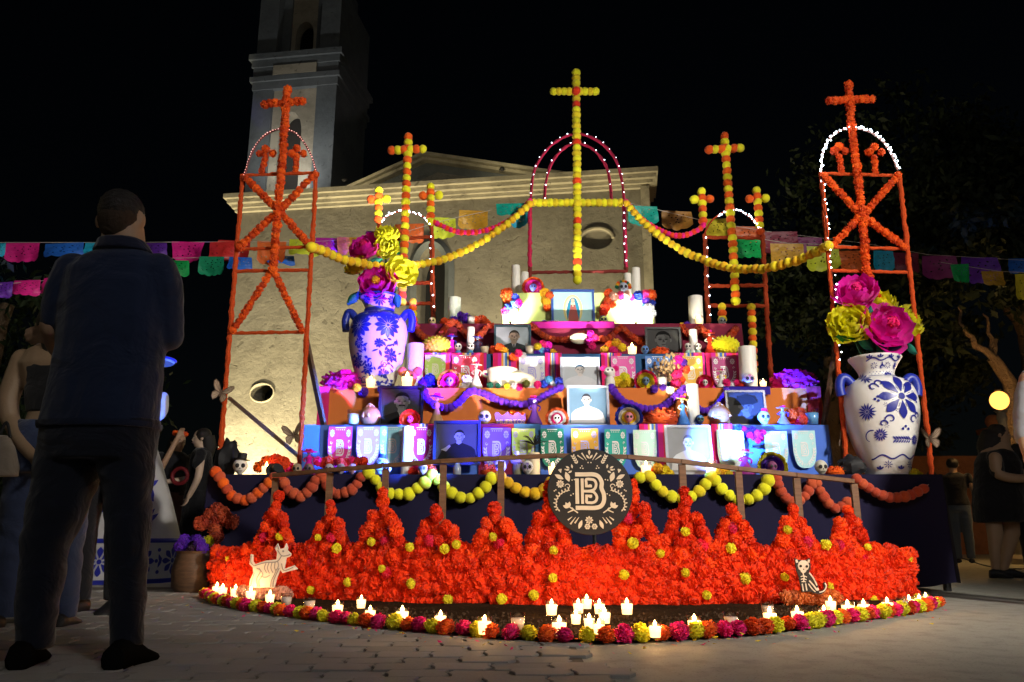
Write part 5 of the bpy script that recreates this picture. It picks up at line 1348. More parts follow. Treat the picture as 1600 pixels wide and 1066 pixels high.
def paint_right(t, M, rad, H):
    mb = MB()
    wave(mb, -0.20, 0.20, 0.135, 0.016, 0.155, 0.012, M); wave(mb, -0.15, 0.15, 0.955, 0.012, 0.13, 0.010, M)
    fc = (0.045, 0.62)
    fflower(mb, fc, 8, 0.038, 0.185, 0.072, M, a0=PI/2); dot(mb, fc, 0.018, M)
    for k in range(8): stroke(mb, [(fc[0]+0.06*math.cos(PI/8+k*PI/4), fc[1]+0.06*math.sin(PI/8+k*PI/4)), (fc[0]+0.095*math.cos(PI/8+k*PI/4), fc[1]+0.095*math.sin(PI/8+k*PI/4))], 0.004, M)
    for (x, y, s, a) in ((-0.16,0.70,1,0),(-0.06,0.43,-1,PI),(0.14,0.43,1,0.3),(0.16,0.74,-1,2.5)):
        scroll(mb, (x, y), 0.042, a, a+5.2*s, 0.014, M); scroll(mb, (x+0.055*s, y+0.035*s), 0.034, a+PI, a+PI-4.6*s, 0.014, M)
    for (x, y) in ((-0.165,0.60),(-0.14,0.62),(-0.14,0.585),(0.06,0.375),(0.035,0.355),(0.085,0.355),(0.03,0.84),(0.05,0.835),(0.01,0.835),(0.2,0.58),(-0.2,0.5)): dot(mb, (x, y), 0.011, M)
    fflower(mb, (-0.135,0.31), 14, 0.012, 0.055, 0.012, M, kind=leaf); fflower(mb, (0.165,0.27), 14, 0.010, 0.045, 0.011, M, kind=leaf); fflower(mb, (-0.235,0.50), 14, 0.012, 0.075, 0.014, M, kind=leaf); fflower(mb, (-0.19,0.80), 10, 0.01, 0.06, 0.014, M, kind=leaf)
    stroke(mb, [(-0.03,0.265),(0.12,0.275)], 0.005, M)
    for k in range(7):
        x = -0.02 + k*0.021; leaf(mb, (x, 0.268), 2.3, 0.04, 0.013, M); leaf(mb, (x, 0.268), -2.3, 0.035, 0.013, M)
    scroll(mb, (-0.205,0.30), 0.05, 1.2, 4.4, 0.01, M, r_end=0.8)
    for x in (-0.07, 0.12): fflower(mb, (x, 0.075), 8, 0.008, 0.035, 0.007, M, kind=leaf)
    for x in (-0.13, 0.03, 0.17):
        for d in (40, 90, 140): drop(mb, (x, 0.035), R(d), 0.035, 0.016, M)
    for x in (-0.13, -0.045, 0.045, 0.13):
        for d in (35, 90, 145): drop(mb, (x, 0.965), R(d), 0.03, 0.013, M)
    for x in (-0.09, 0.03, 0.12): fflower(mb, (x*0.9, 0.905), 8, 0.01, 0.03, 0.006, M, kind=leaf, ctr=False)
    for x in (-0.02, 0.10): scroll(mb, (x, 0.89), 0.02, 0, 5.5, 0.01, M); drop(mb, (x, 0.935), -PI/2, 0.04, 0.012, M)
    for k in range(9):
        for r in (0, 1): dot(mb, (-0.11+k*0.026+r*0.013, 0.855-r*0.018), 0.004, M, n=6)
    stroke(mb, [(-0.13+0.26*i/16, 0.822) for i in range(17)], 0.006, M)
    for (x, y) in ((-0.06,0.70),(-0.09,0.55),(0.0,0.50),(0.17,0.66),(-0.09,0.38),(0.20,0.42)): fflower(mb, (x, y), 6, 0.006, 0.02, 0.004, M, kind=leaf, ctr=False)
    ob('painted_pattern', mb, COBALT, t, smooth=True, world=False, kind='stuff')
VPROF = [(0.168,0.0),(0.172,0.02),(0.178,0.04),(0.205,0.13),(0.255,0.28),(0.292,0.45),(0.302,0.58),(0.285,0.70),(0.235,0.78),(0.165,0.815),(0.142,0.84),(0.148,0.88),(0.180,0.94),(0.212,0.985),(0.216,1.0)]
vr, vr_loc = make_vase('tall white vase painted with a dark blue daisy standing on the platform', 1371, 6.68, PZ + 0.006, at(1371, 561, 6.68).z - PZ, VPROF, paint_right, [(0.225,0.775),(0.275,0.825),(0.315,0.81),(0.332,0.74),(0.322,0.67)])
def paint_left(t, M, rad, H):
    mb = MB()
    for x in (-0.155, 0.145): fflower(mb, (x, 0.63), 12, 0.022, 0.135, 0.046, M, kind=drop)
    fflower(mb, (0.03,0.935), 11, 0.012, 0.07, 0.022, M, kind=drop); fflower(mb, (-0.12,0.93), 9, 0.01, 0.05, 0.02, M, kind=drop); fflower(mb, (0.16,0.93), 9, 0.01, 0.05, 0.02, M, kind=drop)
    rs = random.Random(5)
    for k in range(260):
        x = rs.uniform(-0.27, 0.27); y = rs.uniform(0.03, 0.49) if k < 75 else rs.uniform(0.72, 0.80)
        leaf(mb, (x, y), rs.uniform(0, 6.28), rs.uniform(0.03, 0.07), rs.uniform(0.016, 0.030), M)
    for (x, y, r) in ((0.18,0.33,0.075),(-0.05,0.19,0.055),(-0.17,0.26,0.065),(0.06,0.44,0.05),(-0.15,0.45,0.055),(0.10,0.15,0.05)): fflower(mb, (x, y), 9, r*0.18, r, r*0.42, M)
    for k in range(10): scroll(mb, (rs.uniform(-.24,.24), rs.uniform(.08,.46)), 0.035, rs.uniform(0,6), rs.uniform(6,11), 0.010, M)
    for z in (0.03, 0.06, 0.80): stroke(mb, [(-0.28+0.56*i/24, z) for i in range(25)], 0.008, M)
    ob('painted_pattern', mb, COBALTL, t, world=False, kind='stuff')
    mb = MB(); pr = [(0.150,0.812),(0.152,0.838),(0.150,0.86)]; mb.lathe([((r+0.006)*H, z*H) for r, z in pr], 32, cap=False); mb.lathe([((0.216+0.006)*H, 0.985*H),((0.218+0.006)*H, 1.004*H),((0.20)*H, 1.008*H)], 32, cap=False)
    ob('blue_band', mb, COBALTL, t, world=False)
vl, vl_loc = make_vase('blue and white vase of dense flower pattern under purple light', 588, 7.50, T2Z + 0.006, at(588, 466, 7.50).z - T2Z, VPROF, paint_left, [(0.235,0.75),(0.285,0.825),(0.325,0.825),(0.348,0.74),(0.335,0.63)])
# ---- giant crepe flowers in the vases
def petal_mesh(seed, ruff):
    rs = random.Random(seed); mb = MB(); o = V((rs.random()*20, rs.random()*20, 0))
    def fn(u, v):
        a = (u-0.5)*2; w = math.sin(PI*(0.08 + 0.80*v**0.75))**0.7*0.62
        rr = ruff*v*v*noise.noise(V((a*3.2, v*1.5, 0)) + o)
        return V((a*w, 0.28*(1-a*a)*math.sin(PI*v*0.8) - 0.35*v*v + rr, v*(1 - 0.12*a*a) + 0.05*noise.noise(V((a*5, 2, 0))+o)*v))
    mb.grid(fn, 8, 7)
    return mb.mesh('petal', True)
ROSEP = [petal_mesh(k, 0.16) for k in range(3)]; RUFFP = [petal_mesh(9+k, 0.36) for k in range(3)]
STEM = pm('stem_green', (0.02, 0.10, 0.05), 0.7); LEAFP = pm('paper_leaf', (0.01, 0.17, 0.12), 0.6)
THIN = {LIME.name: crepe('lime_sheet', (0.95, 0.84, 0.02), 0.1, 0.5), MAGENTA.name: crepe('magenta_sheet', (0.92, 0.012, 0.48), 0.1, 0.45), YELLOW.name: crepe('yellow_sheet', (0.95, 0.70, 0.04), 0.1, 0.5)}
def big_flower(label, px, py, Y, rpx, mat, kind, foot, face, ctr=None, group=None):
    c = at(px, py, Y); r = rpx*mpp(py, Y); t = thing('giant_paper_flower', label, 'paper flower', foot, group)
    q = V(face).normalized().to_track_quat('Z', 'Y')
    rings = [(4, 0.35, 0.5), (5, 0.75, 0.72), (6, 1.15, 0.95), (7, 1.5, 1.05)] if kind == 'rose' else [(6, 0.5, 0.62), (8, 0.95, 0.8), (9, 1.3, 0.98), (9, 1.65, 1.05)]
    for n, tilt, s in rings:
        a0 = rnd(0, 6)
        for k in range(n):
            a = a0 + 2*PI*k/n + rnd(-.15,.15); e = Euler((-(tilt + rnd(-.12,.12)), 0, a)).to_quaternion()
            o = inst('petal', random.choice(ROSEP if kind == 'rose' else RUFFP), THIN[mat.name], t, c - q @ V((0,0,r*0.35)), r*s*rnd(.92,1.08)*1.05)
            o.rotation_mode = 'QUATERNION'; o.rotation_quaternion = q @ e
    if ctr: bloom(t, c + q @ V((0,0,r*0.25)), r*0.24, ctr, 'flower_heart', True)
    mb = MB(); mb.tube(smoothpath([V(foot), (V(foot)*0.4 + c*0.6) + V((0,0.03,-0.05)), c - q @ V((0,0,r*0.3))], 6), 0.008, 6); ob('stem', mb, STEM, t)
    return t
fr = lambda x, y, Y, dz=0.10: V((x, y, Y - dz))
footr = vr_loc + V((0, 0, at(1371,561,6.68).z - PZ - 0.12)); footl = vl_loc + V((0, 0, at(588,466,7.5).z - T2Z - 0.10))
big_flower('giant magenta paper rose above the yellow flowers in the white vase', 1338, 455, 6.62, 35, MAGENTA, 'rose', footr + V((-.03,0,0)), (-0.3,-0.8,0.6), PINK)
big_flower('giant yellow paper flower hanging out over the white vase shoulder', 1328, 502, 6.55, 33, LIME, 'ruff', footr + V((-.05,-.02,0)), (-0.4,-1,0.3))
big_flower('giant yellow paper flower between the magenta roses in the white vase', 1374, 470, 6.70, 30, LIME, 'ruff', footr, (0.1,-0.7,0.7))
big_flower('large magenta paper rose in the middle of the white vase', 1388, 508, 6.52, 42, MAGENTA, 'rose', footr + V((.02,-.02,0)), (0.25,-1,0.25), PINK)
big_flower('giant yellow paper flower peeking behind the magenta rose over the white vase', 1424, 499, 6.72, 26, LIME, 'ruff', footr + V((.05,0,0)), (0.6,-0.7,0.4))
big_flower('giant magenta paper rose highest in the purple-lit vase', 570, 385, 7.45, 27, MAGENTA, 'rose', footl + V((-.03,0,0)), (-0.3,-0.9,0.5), PINK)
big_flower('giant pale yellow spiky flower at the top of the purple-lit bouquet', 605, 362, 7.45, 19, LIME, 'ruff', footl + V((.02,0,0)), (0.1,-0.6,0.8))
big_flower('second pale yellow spiky flower just under the topmost one', 604, 384, 7.40, 19, LIME, 'ruff', footl + V((.02,-.02,0)), (0.1,-1,0.0))
big_flower('giant yellow paper rose with peach edge over the purple-lit vase', 556, 414, 7.42, 20, YELLOW, 'rose', footl + V((-.05,0,0)), (-0.4,-0.8,0.5), PEACH)
big_flower('giant magenta paper rose with gold heart on the purple-lit vase rim', 588, 442, 7.36, 31, MAGENTA, 'rose', footl + V((0,-.03,0)), (0.0,-1,0.35), GOLD)
big_flower('giant lemon yellow paper flower leaning toward the ladder', 628, 425, 7.42, 27, LIME, 'rose', footl + V((.05,0,0)), (0.5,-0.8,0.2))
def big_leaf(label, px, py, Y, Lpx, ang, foot, mat=LEAFP):
    c = at(px, py, Y); L = Lpx*mpp(py, Y); t = thing('paper_leaf', label, 'paper leaf', foot)
    mb = MB(); d = V((math.cos(ang), -0.15, math.sin(ang))); s = V((-math.sin(ang), 0, math.cos(ang)))
    mb.grid(lambda u, v: c + d*L*(v-0.5) + s*(u-0.5)*L*0.55*math.sin(PI*(0.04+0.92*v)) + V((0, -0.04*(1-(2*u-1)**2) + 0.03*v*v, 0)), 6, 8); ob('blade', mb, mat, t)
    mb = MB(); mb.tube([V(foot), c - d*L*0.48], 0.006, 5); ob('stalk', mb, STEM, t)
for i, (x, y, L, a, l) in enumerate([(1322,528,30,2.9,'green paper leaf below the yellow flower hanging over the white vase'),(1352,535,34,2.2,'dark green paper leaf inside the white vase'),(1378,540,34,1.4,'teal paper leaf inside the white vase rim'),(1398,545,26,0.4,'small teal paper leaf curling over the white vase rim'),(1424,545,22,-0.9,'bright green paper leaf hanging under the magenta rose'),(1360,490,24,1.5,'dark teal leaf between the roses over the white vase')]):
    big_leaf(l, x, y, 6.60, L, a, footr)
for x, y, L, a, l in [(552,466,28,4.0,'dark green paper leaf drooping beside the purple-lit vase'),(620,470,24,-1.4,'teal paper leaf drooping over the purple-lit vase rim'),(586,408,24,0.3,'dark green leaf between the roses over the purple-lit vase')]:
    big_leaf(l, x, y, 7.40, L, a, footl)
# ================================================================ OFFERINGS
# ---- framed portraits
def portrait_layers(style):
    """flat layers in a unit picture (x, z in -1..1): (colour key, outline)"""
    ell = lambda cx, cy, a, b, n=18, s=0.0: [(cx + a*math.cos(2*PI*k/n + s), cy + b*math.sin(2*PI*k/n + s)) for k in range(n)]
    L = []
    sh = style.get('sh', 0.0); hx = style.get('hx', 0.0); hy = style.get('hy', 0.25); k = style.get('k', 1.0)
    ch = hy - 0.46*k; T = lambda a, b: (hx*0.75 + a*max(k, 0.62), ch + b*max(k, 0.62))
    L.append(('suit', [(-1.0,-1.0),(1.0,-1.0),T(1.25,-0.62),T(0.98,-0.36),T(0.62,-0.20),T(0.20,-0.04),T(-0.20,-0.04),T(-0.62,-0.20),T(-0.98,-0.36),T(-1.25,-0.62)]))
    if style.get('shirt'): L.append(('shirt', [T(-0.17,-0.05),T(0.17,-0.05),T(0.02,-0.62)])); L.append(('tie', [T(-0.05,-0.16),T(0.05,-0.16),T(0.06,-0.62),T(-0.02,-0.62)]))
    L.append(('skin', [(hx-0.19*k,hy-0.30*k),(hx+0.19*k,hy-0.30*k),T(0.20,-0.08),T(0.0,-0.20),T(-0.20,-0.08)]))
    L.append(('hair', ell(hx, hy+0.16*k, 0.37*k, 0.42*k)))
    L.append(('skin', ell(hx-0.355*k, hy, 0.06*k, 0.11*k, 10))); L.append(('skin', ell(hx+0.355*k, hy, 0.06*k, 0.11*k, 10)))
    L.append(('skin', [(hx-0.33*k,hy+0.22*k),(hx-0.2*k,hy+0.34*k),(hx+0.1*k,hy+0.36*k),(hx+0.3*k,hy+0.26*k),(hx+0.335*k,hy),(hx+0.29*k,hy-0.24*k),(hx+0.14*k,hy-0.44*k),(hx-0.14*k,hy-0.44*k),(hx-0.29*k,hy-0.24*k),(hx-0.335*k,hy)]))
    L.append(('half', [(hx+0.02*k,hy+0.36*k),(hx+0.14*k,hy+0.35*k),(hx+0.3*k,hy+0.26*k),(hx+0.335*k,hy),(hx+0.29*k,hy-0.24*k),(hx+0.14*k,hy-0.44*k),(hx+0.10*k,hy-0.2*k),(hx+0.20*k,hy+0.02*k)]))
    for s in (-1, 1):
        L.append(('shade', ell(hx+s*0.15*k, hy+0.05*k, 0.10*k, 0.06*k, 10))); L.append(('hair', ell(hx+s*0.15*k, hy+0.055*k, 0.055*k, 0.022*k, 8))); L.append(('shade', [(hx+s*0.05*k,hy+0.125*k),(hx+s*0.27*k,hy+0.125*k),(hx+s*0.25*k,hy+0.155*k),(hx+s*0.06*k,hy+0.15*k)]))
    L.append(('shade', [(hx-0.03*k,hy+0.05*k),(hx+0.03*k,hy+0.03*k),(hx+0.075*k,hy-0.12*k),(hx-0.05*k,hy-0.13*k)]))
    if style.get('stache'): L.append(('hair', [(hx-0.19*k,hy-0.24*k),(hx-0.12*k,hy-0.15*k),(hx+0.12*k,hy-0.15*k),(hx+0.19*k,hy-0.24*k),(hx,hy-0.20*k)]))
    L.append(('shade', ell(hx, hy-0.27*k, 0.11*k, 0.028*k, 10)))
    if style.get('hat'):
        L.append(('hat', [(hx-0.62*k,hy+0.16*k),(hx-0.3*k,hy+0.08*k),(hx+0.36*k,hy+0.14*k),(hx+0.66*k,hy+0.26*k),(hx+0.45*k,hy+0.62*k),(hx,hy+0.74*k),(hx-0.45*k,hy+0.58*k)]))
    if style.get('epaulet'):
        for s in (-1, 1): L.append(('shirt', ell(s*0.68, -0.52, 0.22, 0.08)))
    if style.get('arm'): L.append(('skin', [(-0.75,-0.35),(-0.62,-0.30),(-0.35,-0.10),(-0.28,-0.18),(-0.5,-0.45)]))
    return L
def robed_layers():
    ell = lambda cx, cy, a, b, n=24: [(cx + a*math.cos(2*PI*k/n), cy + b*math.sin(2*PI*k/n)) for k in range(n)]
    L = [('halo', ell(0,-0.05,0.52,0.92)), ('glow', ell(0,-0.05,0.42,0.84)), ('robe', [(-0.26,-0.88),(0.28,-0.88),(0.30,-0.3),(0.16,0.25),(-0.14,0.25),(-0.26,-0.3)]),
         ('mantle', [(-0.30,-0.80),(-0.36,-0.2),(-0.27,0.30),(-0.14,0.62),(0.02,0.72),(0.18,0.62),(0.30,0.30),(0.38,-0.2),(0.32,-0.80),(0.24,-0.3),(0.14,0.18),(0.10,0.40),(-0.10,0.40),(-0.12,0.18),(-0.22,-0.3)]),
         ('face', ell(0,0.50,0.10,0.14)), ('face', [(-0.05,0.12),(0.05,0.12),(0.02,0.30),(-0.02,0.30)])]
    return L
def framed(label, x0, y0, x1, y1, Y, zbase, style, tones, fcol, mat_w=0.0, tilt=0.10):
    cx = (x0+x1)/2; s = mpp((y0+y1)/2, Y); W = (x1-x0)*s; H = (y1-y0)*s
    p = at(cx, y1, Y); p.z = zbase + 0.008
    t = thing('framed_portrait', label, 'framed picture', p, rot=(-tilt, 0, 0))
    b = 0.055*W; FM = pm('frame_%.2f_%.2f_%.2f' % fcol, fcol, 0.3, 0.15, 30, 0.1, 0.5)
    def M(a, c, d): return (a, d, c)
    for k, o in enumerate(([(-W/2,0),(W/2,0),(W/2-b,b),(-W/2+b,b)], [(W/2,0),(W/2,H),(W/2-b,H-b),(W/2-b,b)], [(W/2,H),(-W/2,H),(-W/2+b,H-b),(W/2-b,H-b)], [(-W/2,H),(-W/2,0),(-W/2+b,b),(-W/2+b,H-b)])):
        mb = MB(); mb.prism(o, lambda a, c, d: (a, -0.012 + d, c), 0.024); ob('frame_side', mb, FM, t, smooth=False, world=False)
    mb = MB(); mb.box((0, 0.010, H/2), (W-b*0.6, 0.008, H-b*0.6)); ob('backing', mb, pm('photo_paper_%.2f_%.2f' % (tones['bg'][0], tones['bg'][2]), tones['bg'], 0.8, 0.25, 5, 0.02, 0.08), t, smooth=False, world=False)
    iw, ih = W/2 - b - mat_w*W, H/2 - b - mat_w*H
    if style != 'robed': tones = dict(tones, half=tuple((a*0.62 + b*0.0) for a, b in zip(tones['skin'], tones['shade'])))
    keys = [k for k in tones if k != 'bg']; mb = MB(); y = 0.004
    mats = [pm('print_%.3f_%.3f_%.3f' % tones[k], tones[k], 0.8, 0.12, 8, 0.0, 0.08) for k in keys]
    for key, o in (robed_layers() if style == 'robed' else portrait_layers(style)):
        if key not in keys: continue
        y -= 0.0006
        pts = [(max(-1, min(1, a))*iw, max(-1, min(1, c))*ih + H/2) for a, c in o]
        mb.add([(a, y, c) for a, c in pts], [tuple(range(len(pts)))], keys.index(key))
    ob('printed_picture', mb, mats, t, smooth=False, world=False)
    mb = MB(); mb.bar((0, 0.02, H*0.7), (0, 0.02 + H*0.35, H*0.35*0 + 0.0 + tilt*H*0.3), 0.03, 0.006); ob('stand', mb, BLACK, t, smooth=False, world=False)
G = lambda bg, suit, skin, hair, shade=None, **k: dict(bg=(bg,)*3, suit=(suit,)*3, skin=(skin,)*3, hair=(hair,)*3, shade=((shade if shade else skin*0.58),)*3, **{a: (b,)*3 for a, b in k.items()})
yT0, yT1, yT2, yT3, yT4 = Y0 + 0.22, Y1 + 0.16, Y2 + 0.14, Y3 + 0.14, Y4 + 0.14
framed('wide blue-lit portrait of a young man raising one hand', 676, 656, 750, 726, Y0+0.26, PZ + 0.09, dict(arm=1, hx=0.12, hy=0.32, k=0.62), G(0.06, 0.012, 0.26, 0.010), (0.03,0.04,0.16))
framed('pale portrait of a man with moustache in uniform with epaulettes', 1043, 667, 1116, 746, Y0+0.20, PZ, dict(stache=1, epaulet=1, hy=0.36, k=0.72), G(0.22, 0.46, 0.50, 0.10, 0.22, shirt=0.58), (0.30,0.30,0.34), 0.05)
framed('dark portrait of a man with thick moustache, suit and tie', 590, 599, 660, 664, yT1, T1Z, dict(shirt=1, stache=1, hx=0.05, hy=0.22), G(0.035, 0.012, 0.15, 0.008, shirt=0.25, tie=0.01), (0.02,0.02,0.05))
framed('bright overexposed portrait of a person in white before a blue grey ground', 887, 603, 953, 668, yT1-0.02, T1Z, dict(hx=-0.08, hy=0.34, k=0.7), dict(bg=(.13,.22,.30), suit=(.62,.62,.62), skin=(.58,.54,.50), hair=(.03,.03,.04), shade=(.26,.24,.23)), (0.30,0.30,0.36), 0.03)
framed('dark portrait of a man in a wide cap under blue cloth', 1137, 605, 1200, 663, yT1, T1Z, dict(hat=1, hy=0.10, k=1.05), G(0.035, 0.03, 0.085, 0.012, hat=0.012), (0.015,0.012,0.02))
framed('pale portrait of a dark haired young person on white', 876, 551, 938, 604, yT2, T2Z, dict(hy=0.25, k=0.75), dict(bg=(.52,.56,.60), suit=(.62,.64,.68), skin=(.66,.62,.60), hair=(.02,.05,.09), shade=(.34,.34,.34)), (0.34,0.34,0.42), 0.03)
framed('sepia portrait of a balding man in a dark suit', 772, 501, 830, 553, yT3, T3Z, dict(shirt=1, hx=0.1, hy=0.28, k=0.85), dict(bg=(.26,.30,.32), suit=(.03,.035,.035), skin=(.24,.19,.14), hair=(.03,.025,.02), shade=(.12,.09,.07), shirt=(.3,.3,.3), tie=(.02,.02,.02)), (0.03,0.06,0.08))
framed('dark close portrait of a man with short black hair', 1010, 507, 1066, 555, yT3, T3Z, dict(hy=0.12, k=1.3), G(0.05, 0.015, 0.09, 0.008, 0.035), (0.03,0.03,0.03))
framed('picture of a robed woman in a blue mantle inside a golden oval', 862, 444, 930, 508, Y4+0.20, T4Z, 'robed', dict(bg=(.26,.42,.42), halo=(.50,.44,.16), glow=(.62,.58,.32), robe=(.26,.07,.06), mantle=(.02,.16,.26), face=(.45,.30,.2)), (0.02,0.05,0.20), 0.02)

# ---- skulls
def skull_meshes():
    def fn(p):
        q = p.copy()
        if q.z < -0.15:
            f = min(1, (-0.15-q.z)/0.85); q.x *= 1 - 0.34*f; q.y = q.y*(1 - 0.25*f) - 0.12*f; q.z *= 1 + 0.08*f
        if q.y < -0.5 and -0.35 < q.z < 0.25: q.y += 0.08
        return q
    a = MB(); a.ell((0,0,1.0), (0.86,0.92,0.98), 20, 14, fn=fn)
    e = MB(); e.ell((0,0,0), (0.25,0.10,0.27), 12, 8)
    n = MB(); n.prism([(-0.09,-0.1),(0.09,-0.1),(0,0.12)], lambda x, z, d: (x, d, z), 0.06)
    m = MB(); m.box((0,0,0), (0.56,0.05,0.03))
    for k in range(6): m.box((-0.25+k*0.1, -0.005, 0), (0.018,0.05,0.15))
    d = MB()
    MM = lambda x, z: (x, -0.93 + 0.30*x*x + 0.35*(z-0.95)**2 - lay()*5, z)
    for s in (-1, 1): fflower(d, (s*0.33, 1.02), 9, 0.27, 0.40, 0.13, MM, ctr=False)
    fflower(d, (0, 1.45), 6, 0.04, 0.15, 0.09, MM); leaf(d, (-0.25,1.52), 0.3, 0.18, 0.07, MM); leaf(d, (0.25,1.52), 2.84, 0.18, 0.07, MM)
    return a.mesh('cranium'), e.mesh('eye'), n.mesh('nose', False), m.mesh('teeth', False), d.mesh('deco', False)
SK = skull_meshes()
th_ = MB(); th_.lathe([(0.02,0.0),(0.95,0.0),(0.98,0.05),(0.55,0.10),(0.52,0.75),(0.50,0.80),(0.02,0.82)], 20); TOPHAT = th_.mesh('tophat', True, 30)
cp_ = MB(); cp_.lathe([(0.02,0.0),(0.52,0.0),(0.55,0.06),(0.50,0.10),(0.48,0.42),(0.42,0.50),(0.02,0.52)], 16); CAPM = cp_.mesh('cap', True, 30)
BONE = pm('bone_white', (0.70,0.67,0.62), 0.5, 0.1, 8, 0.1)
def skull(label, px, py, Y, z, hpx, mat=None, hat=None, deco=None, crown=None, rz=0.0):
    s = hpx*mpp(py, Y)/2.0; p = at(px, py, Y); p.z = z + 0.006
    t = thing('sugar_skull', label, 'skull', p, scale=s, rot=(0,0,rz))
    m = mat or BONE
    inst('cranium', SK[0], m, t, world=False)
    for k in (-1, 1): inst('eye_socket', SK[1], BLACK, t, (k*0.33,-0.80,1.02), world=False)
    inst('nose_hole', SK[2], BLACK, t, (0,-0.90,0.72), world=False); inst('teeth', SK[3], BLACK, t, (0,-0.78,0.40), world=False)
    if deco: inst('painted_flowers', SK[4], deco, t, world=False)
    if hat is not None: inst('hat', TOPHAT if hat[1] else CAPM, hat[0], t, (0.1,0,1.78), 1.0, (0.0,0.12,0), world=False)
    if crown is not None:
        for k in range(9):
            a = PI*(0.02 + k/8*0.96); inst('crown_flower', random.choice(BLOOM_LO), crown[k % len(crown)], t, (math.cos(a)*1.05, -0.15, 1.05+math.sin(a)*0.95), 0.36, rrot(), world=False)
    return t
# ---- figurines
def figm():
    s = MB(); s.lathe([(0.30,0.0),(0.31,0.04),(0.24,0.18),(0.16,0.34),(0.10,0.48),(0.085,0.53),(0.12,0.62),(0.13,0.68),(0.05,0.73),(0.035,0.77)], 16)
    b = MB(); b.tube(smoothpath([V((-0.12,0,0.68)),V((-0.22,-0.03,0.58)),V((-0.10,-0.10,0.52))], 4), 0.028, 7)
    b.tube(smoothpath([V((0.12,0,0.68)),V((0.24,0,0.60)),V((0.19,-0.04,0.46))], 4), 0.028, 7)
    h = MB(); h.lathe([(0.01,0.0),(0.26,-0.02),(0.28,0.01),(0.12,0.03),(0.10,0.10),(0.01,0.12)], 16)
    return s.mesh('dress'), b.mesh('arms'), h.mesh('hat')
FD, FA, FH = figm()
HAT_N = figm()[2]
def catrina(label, px, py, Y, z, hpx, dress, top, hat, w=1.0):
    s = hpx*mpp(py, Y); p = at(px, py, Y); p.z = z + 0.004
    t = thing('skeleton_figurine', label, 'figurine', p, scale=(s*w, s*w, s), rot=(0,0,rnd(-.4,.4)))
    inst('dress', FD, dress, t, world=False); inst('arms', FA, top, t, world=False)
    h = inst('head', SK[0], BONE, t, (0,0,0.755), 0.082, world=False)
    for k in (-1, 1): inst('eye_socket', SK[1], BLACK, h, (k*0.33,-0.80,1.02), world=False)
    inst('hat', FH, hat, t, (0,0,0.90), 1.0, (0.15,0.1,0), world=False)
    for k in range(3): inst('hat_flower', random.choice(BLOOM_LO), random.choice([PINK, ORANGE, MAGENTA]), t, (-0.08+k*0.08,-0.09,0.95), 0.06, world=False)
# ---- candles
def pillarm():
    a = MB(); a.lathe([(0.47,0.0),(0.5,0.01),(0.5,0.975),(0.485,0.99),(0.45,0.995),(0.40,0.975),(0.1,0.955),(0.01,0.95)], 28)
    w = MB(); w.tube([(0,0,0.95),(0.02,0,0.985),(0.03,0,1.005)], 0.018, 5)
    return a.mesh('pillar', True, 50), w.mesh('wick')
PIL, PILW = pillarm()
def pillar(label, px, py, Y, z, wpx, hpx, mat=WAX):
    s = mpp(py, Y); p = at(px, py, Y); p.z = z + 0.004
    t = thing('pillar_candle', label, 'candle', p, rot=(rnd(-.02,.02), rnd(-.02,.02), rnd(0,6)))
    inst('wax', PIL, mat, t, (0,0,0), (wpx*s, wpx*s, hpx*s), world=False); inst('wick', PILW, BLACK, t, (0,0,0), (wpx*s*0.8, wpx*s*0.8, hpx*s), world=False)
def onv(label, px, py, Y, z, hpx, lit=True, wax=None, watts=0.12, glass=None):
    p = at(px, py, Y); p.z = z + 0.004
    votive('votive_candle', label, p, hpx*mpp(py, Y), lit, None, wax, watts, glass=glass)
# ---- breads, fruit, tufts, flower heads
def breadm():
    a = MB()
    a.ell((0,0,0.42), (0.5,0.45,0.42), 20, 12, fn=lambda p: V((p.x, p.y, max(p.z, -0.95)))*(1+0.03*noise.noise(p*4)))
    b = MB()
    for an in (0.5, 2.0, -0.6): 
        d = V((math.cos(an), math.sin(an), 0)); b.tube([d*(k/6*0.5) + V((0,0,0.84 - 0.55*(abs(k)/6)**2 + 0.02)) for k in range(-6, 7)], [0.075 if abs(k) in (6,2) else 0.05 for k in range(-6, 7)], 8)
    b.ell((0,0,0.88), (0.12,0.12,0.1), 10, 8)
    c = MB()
    rs = random.Random(3)
    for k in range(120):
        th = k*2.399; z = 1-2*(k+.5)/120; r = math.sqrt(1-z*z); d = V((r*math.cos(th), r*math.sin(th), z))
        q = d.to_track_quat('Z', 'Y').to_matrix(); p = V((d.x*0.5, d.y*0.42, d.z*0.34+0.34))
        c.add([p + q @ V(v) for v in ((-.055,0,-.02),(0,-.055,-.02),(.055,0,-.02),(0,.055,-.02),(0,0,.06))], [(0,1,4),(1,2,4),(2,3,4),(3,0,4)])
    c.ell((0,0,0.34), (0.48,0.40,0.32), 16, 10)
    return a.mesh('loaf'), b.mesh('bones'), c.mesh('scaly')
LOAF, LBONES, SCALY = breadm()
BRD = pm('bread_crust', (0.34,0.15,0.05), 0.5, 0.3, 14, 0.3); BRDL = pm('bread_light', (0.50,0.27,0.11), 0.5, 0.3, 14, 0.3)
def bread(label, px, py, Y, z, wpx):
    s = wpx*mpp(py, Y); p = at(px, py, Y); p.z = z + 0.002
    t = thing('bread_of_the_dead', label, 'bread', p, scale=s, rot=(0,0,rnd(0,3)))
    inst('loaf', LOAF, BRD, t, world=False); inst('dough_bones', LBONES, BRDL, t, world=False)
def scaly(label, px, py, Y, z, wpx, mat):
    s = wpx*mpp(py, Y); p = at(px, py, Y); p.z = z + 0.003
    t = thing('scaly_yellow_loaf', label, 'loaf', p, scale=s); inst('crust', SCALY, mat, t, world=False)
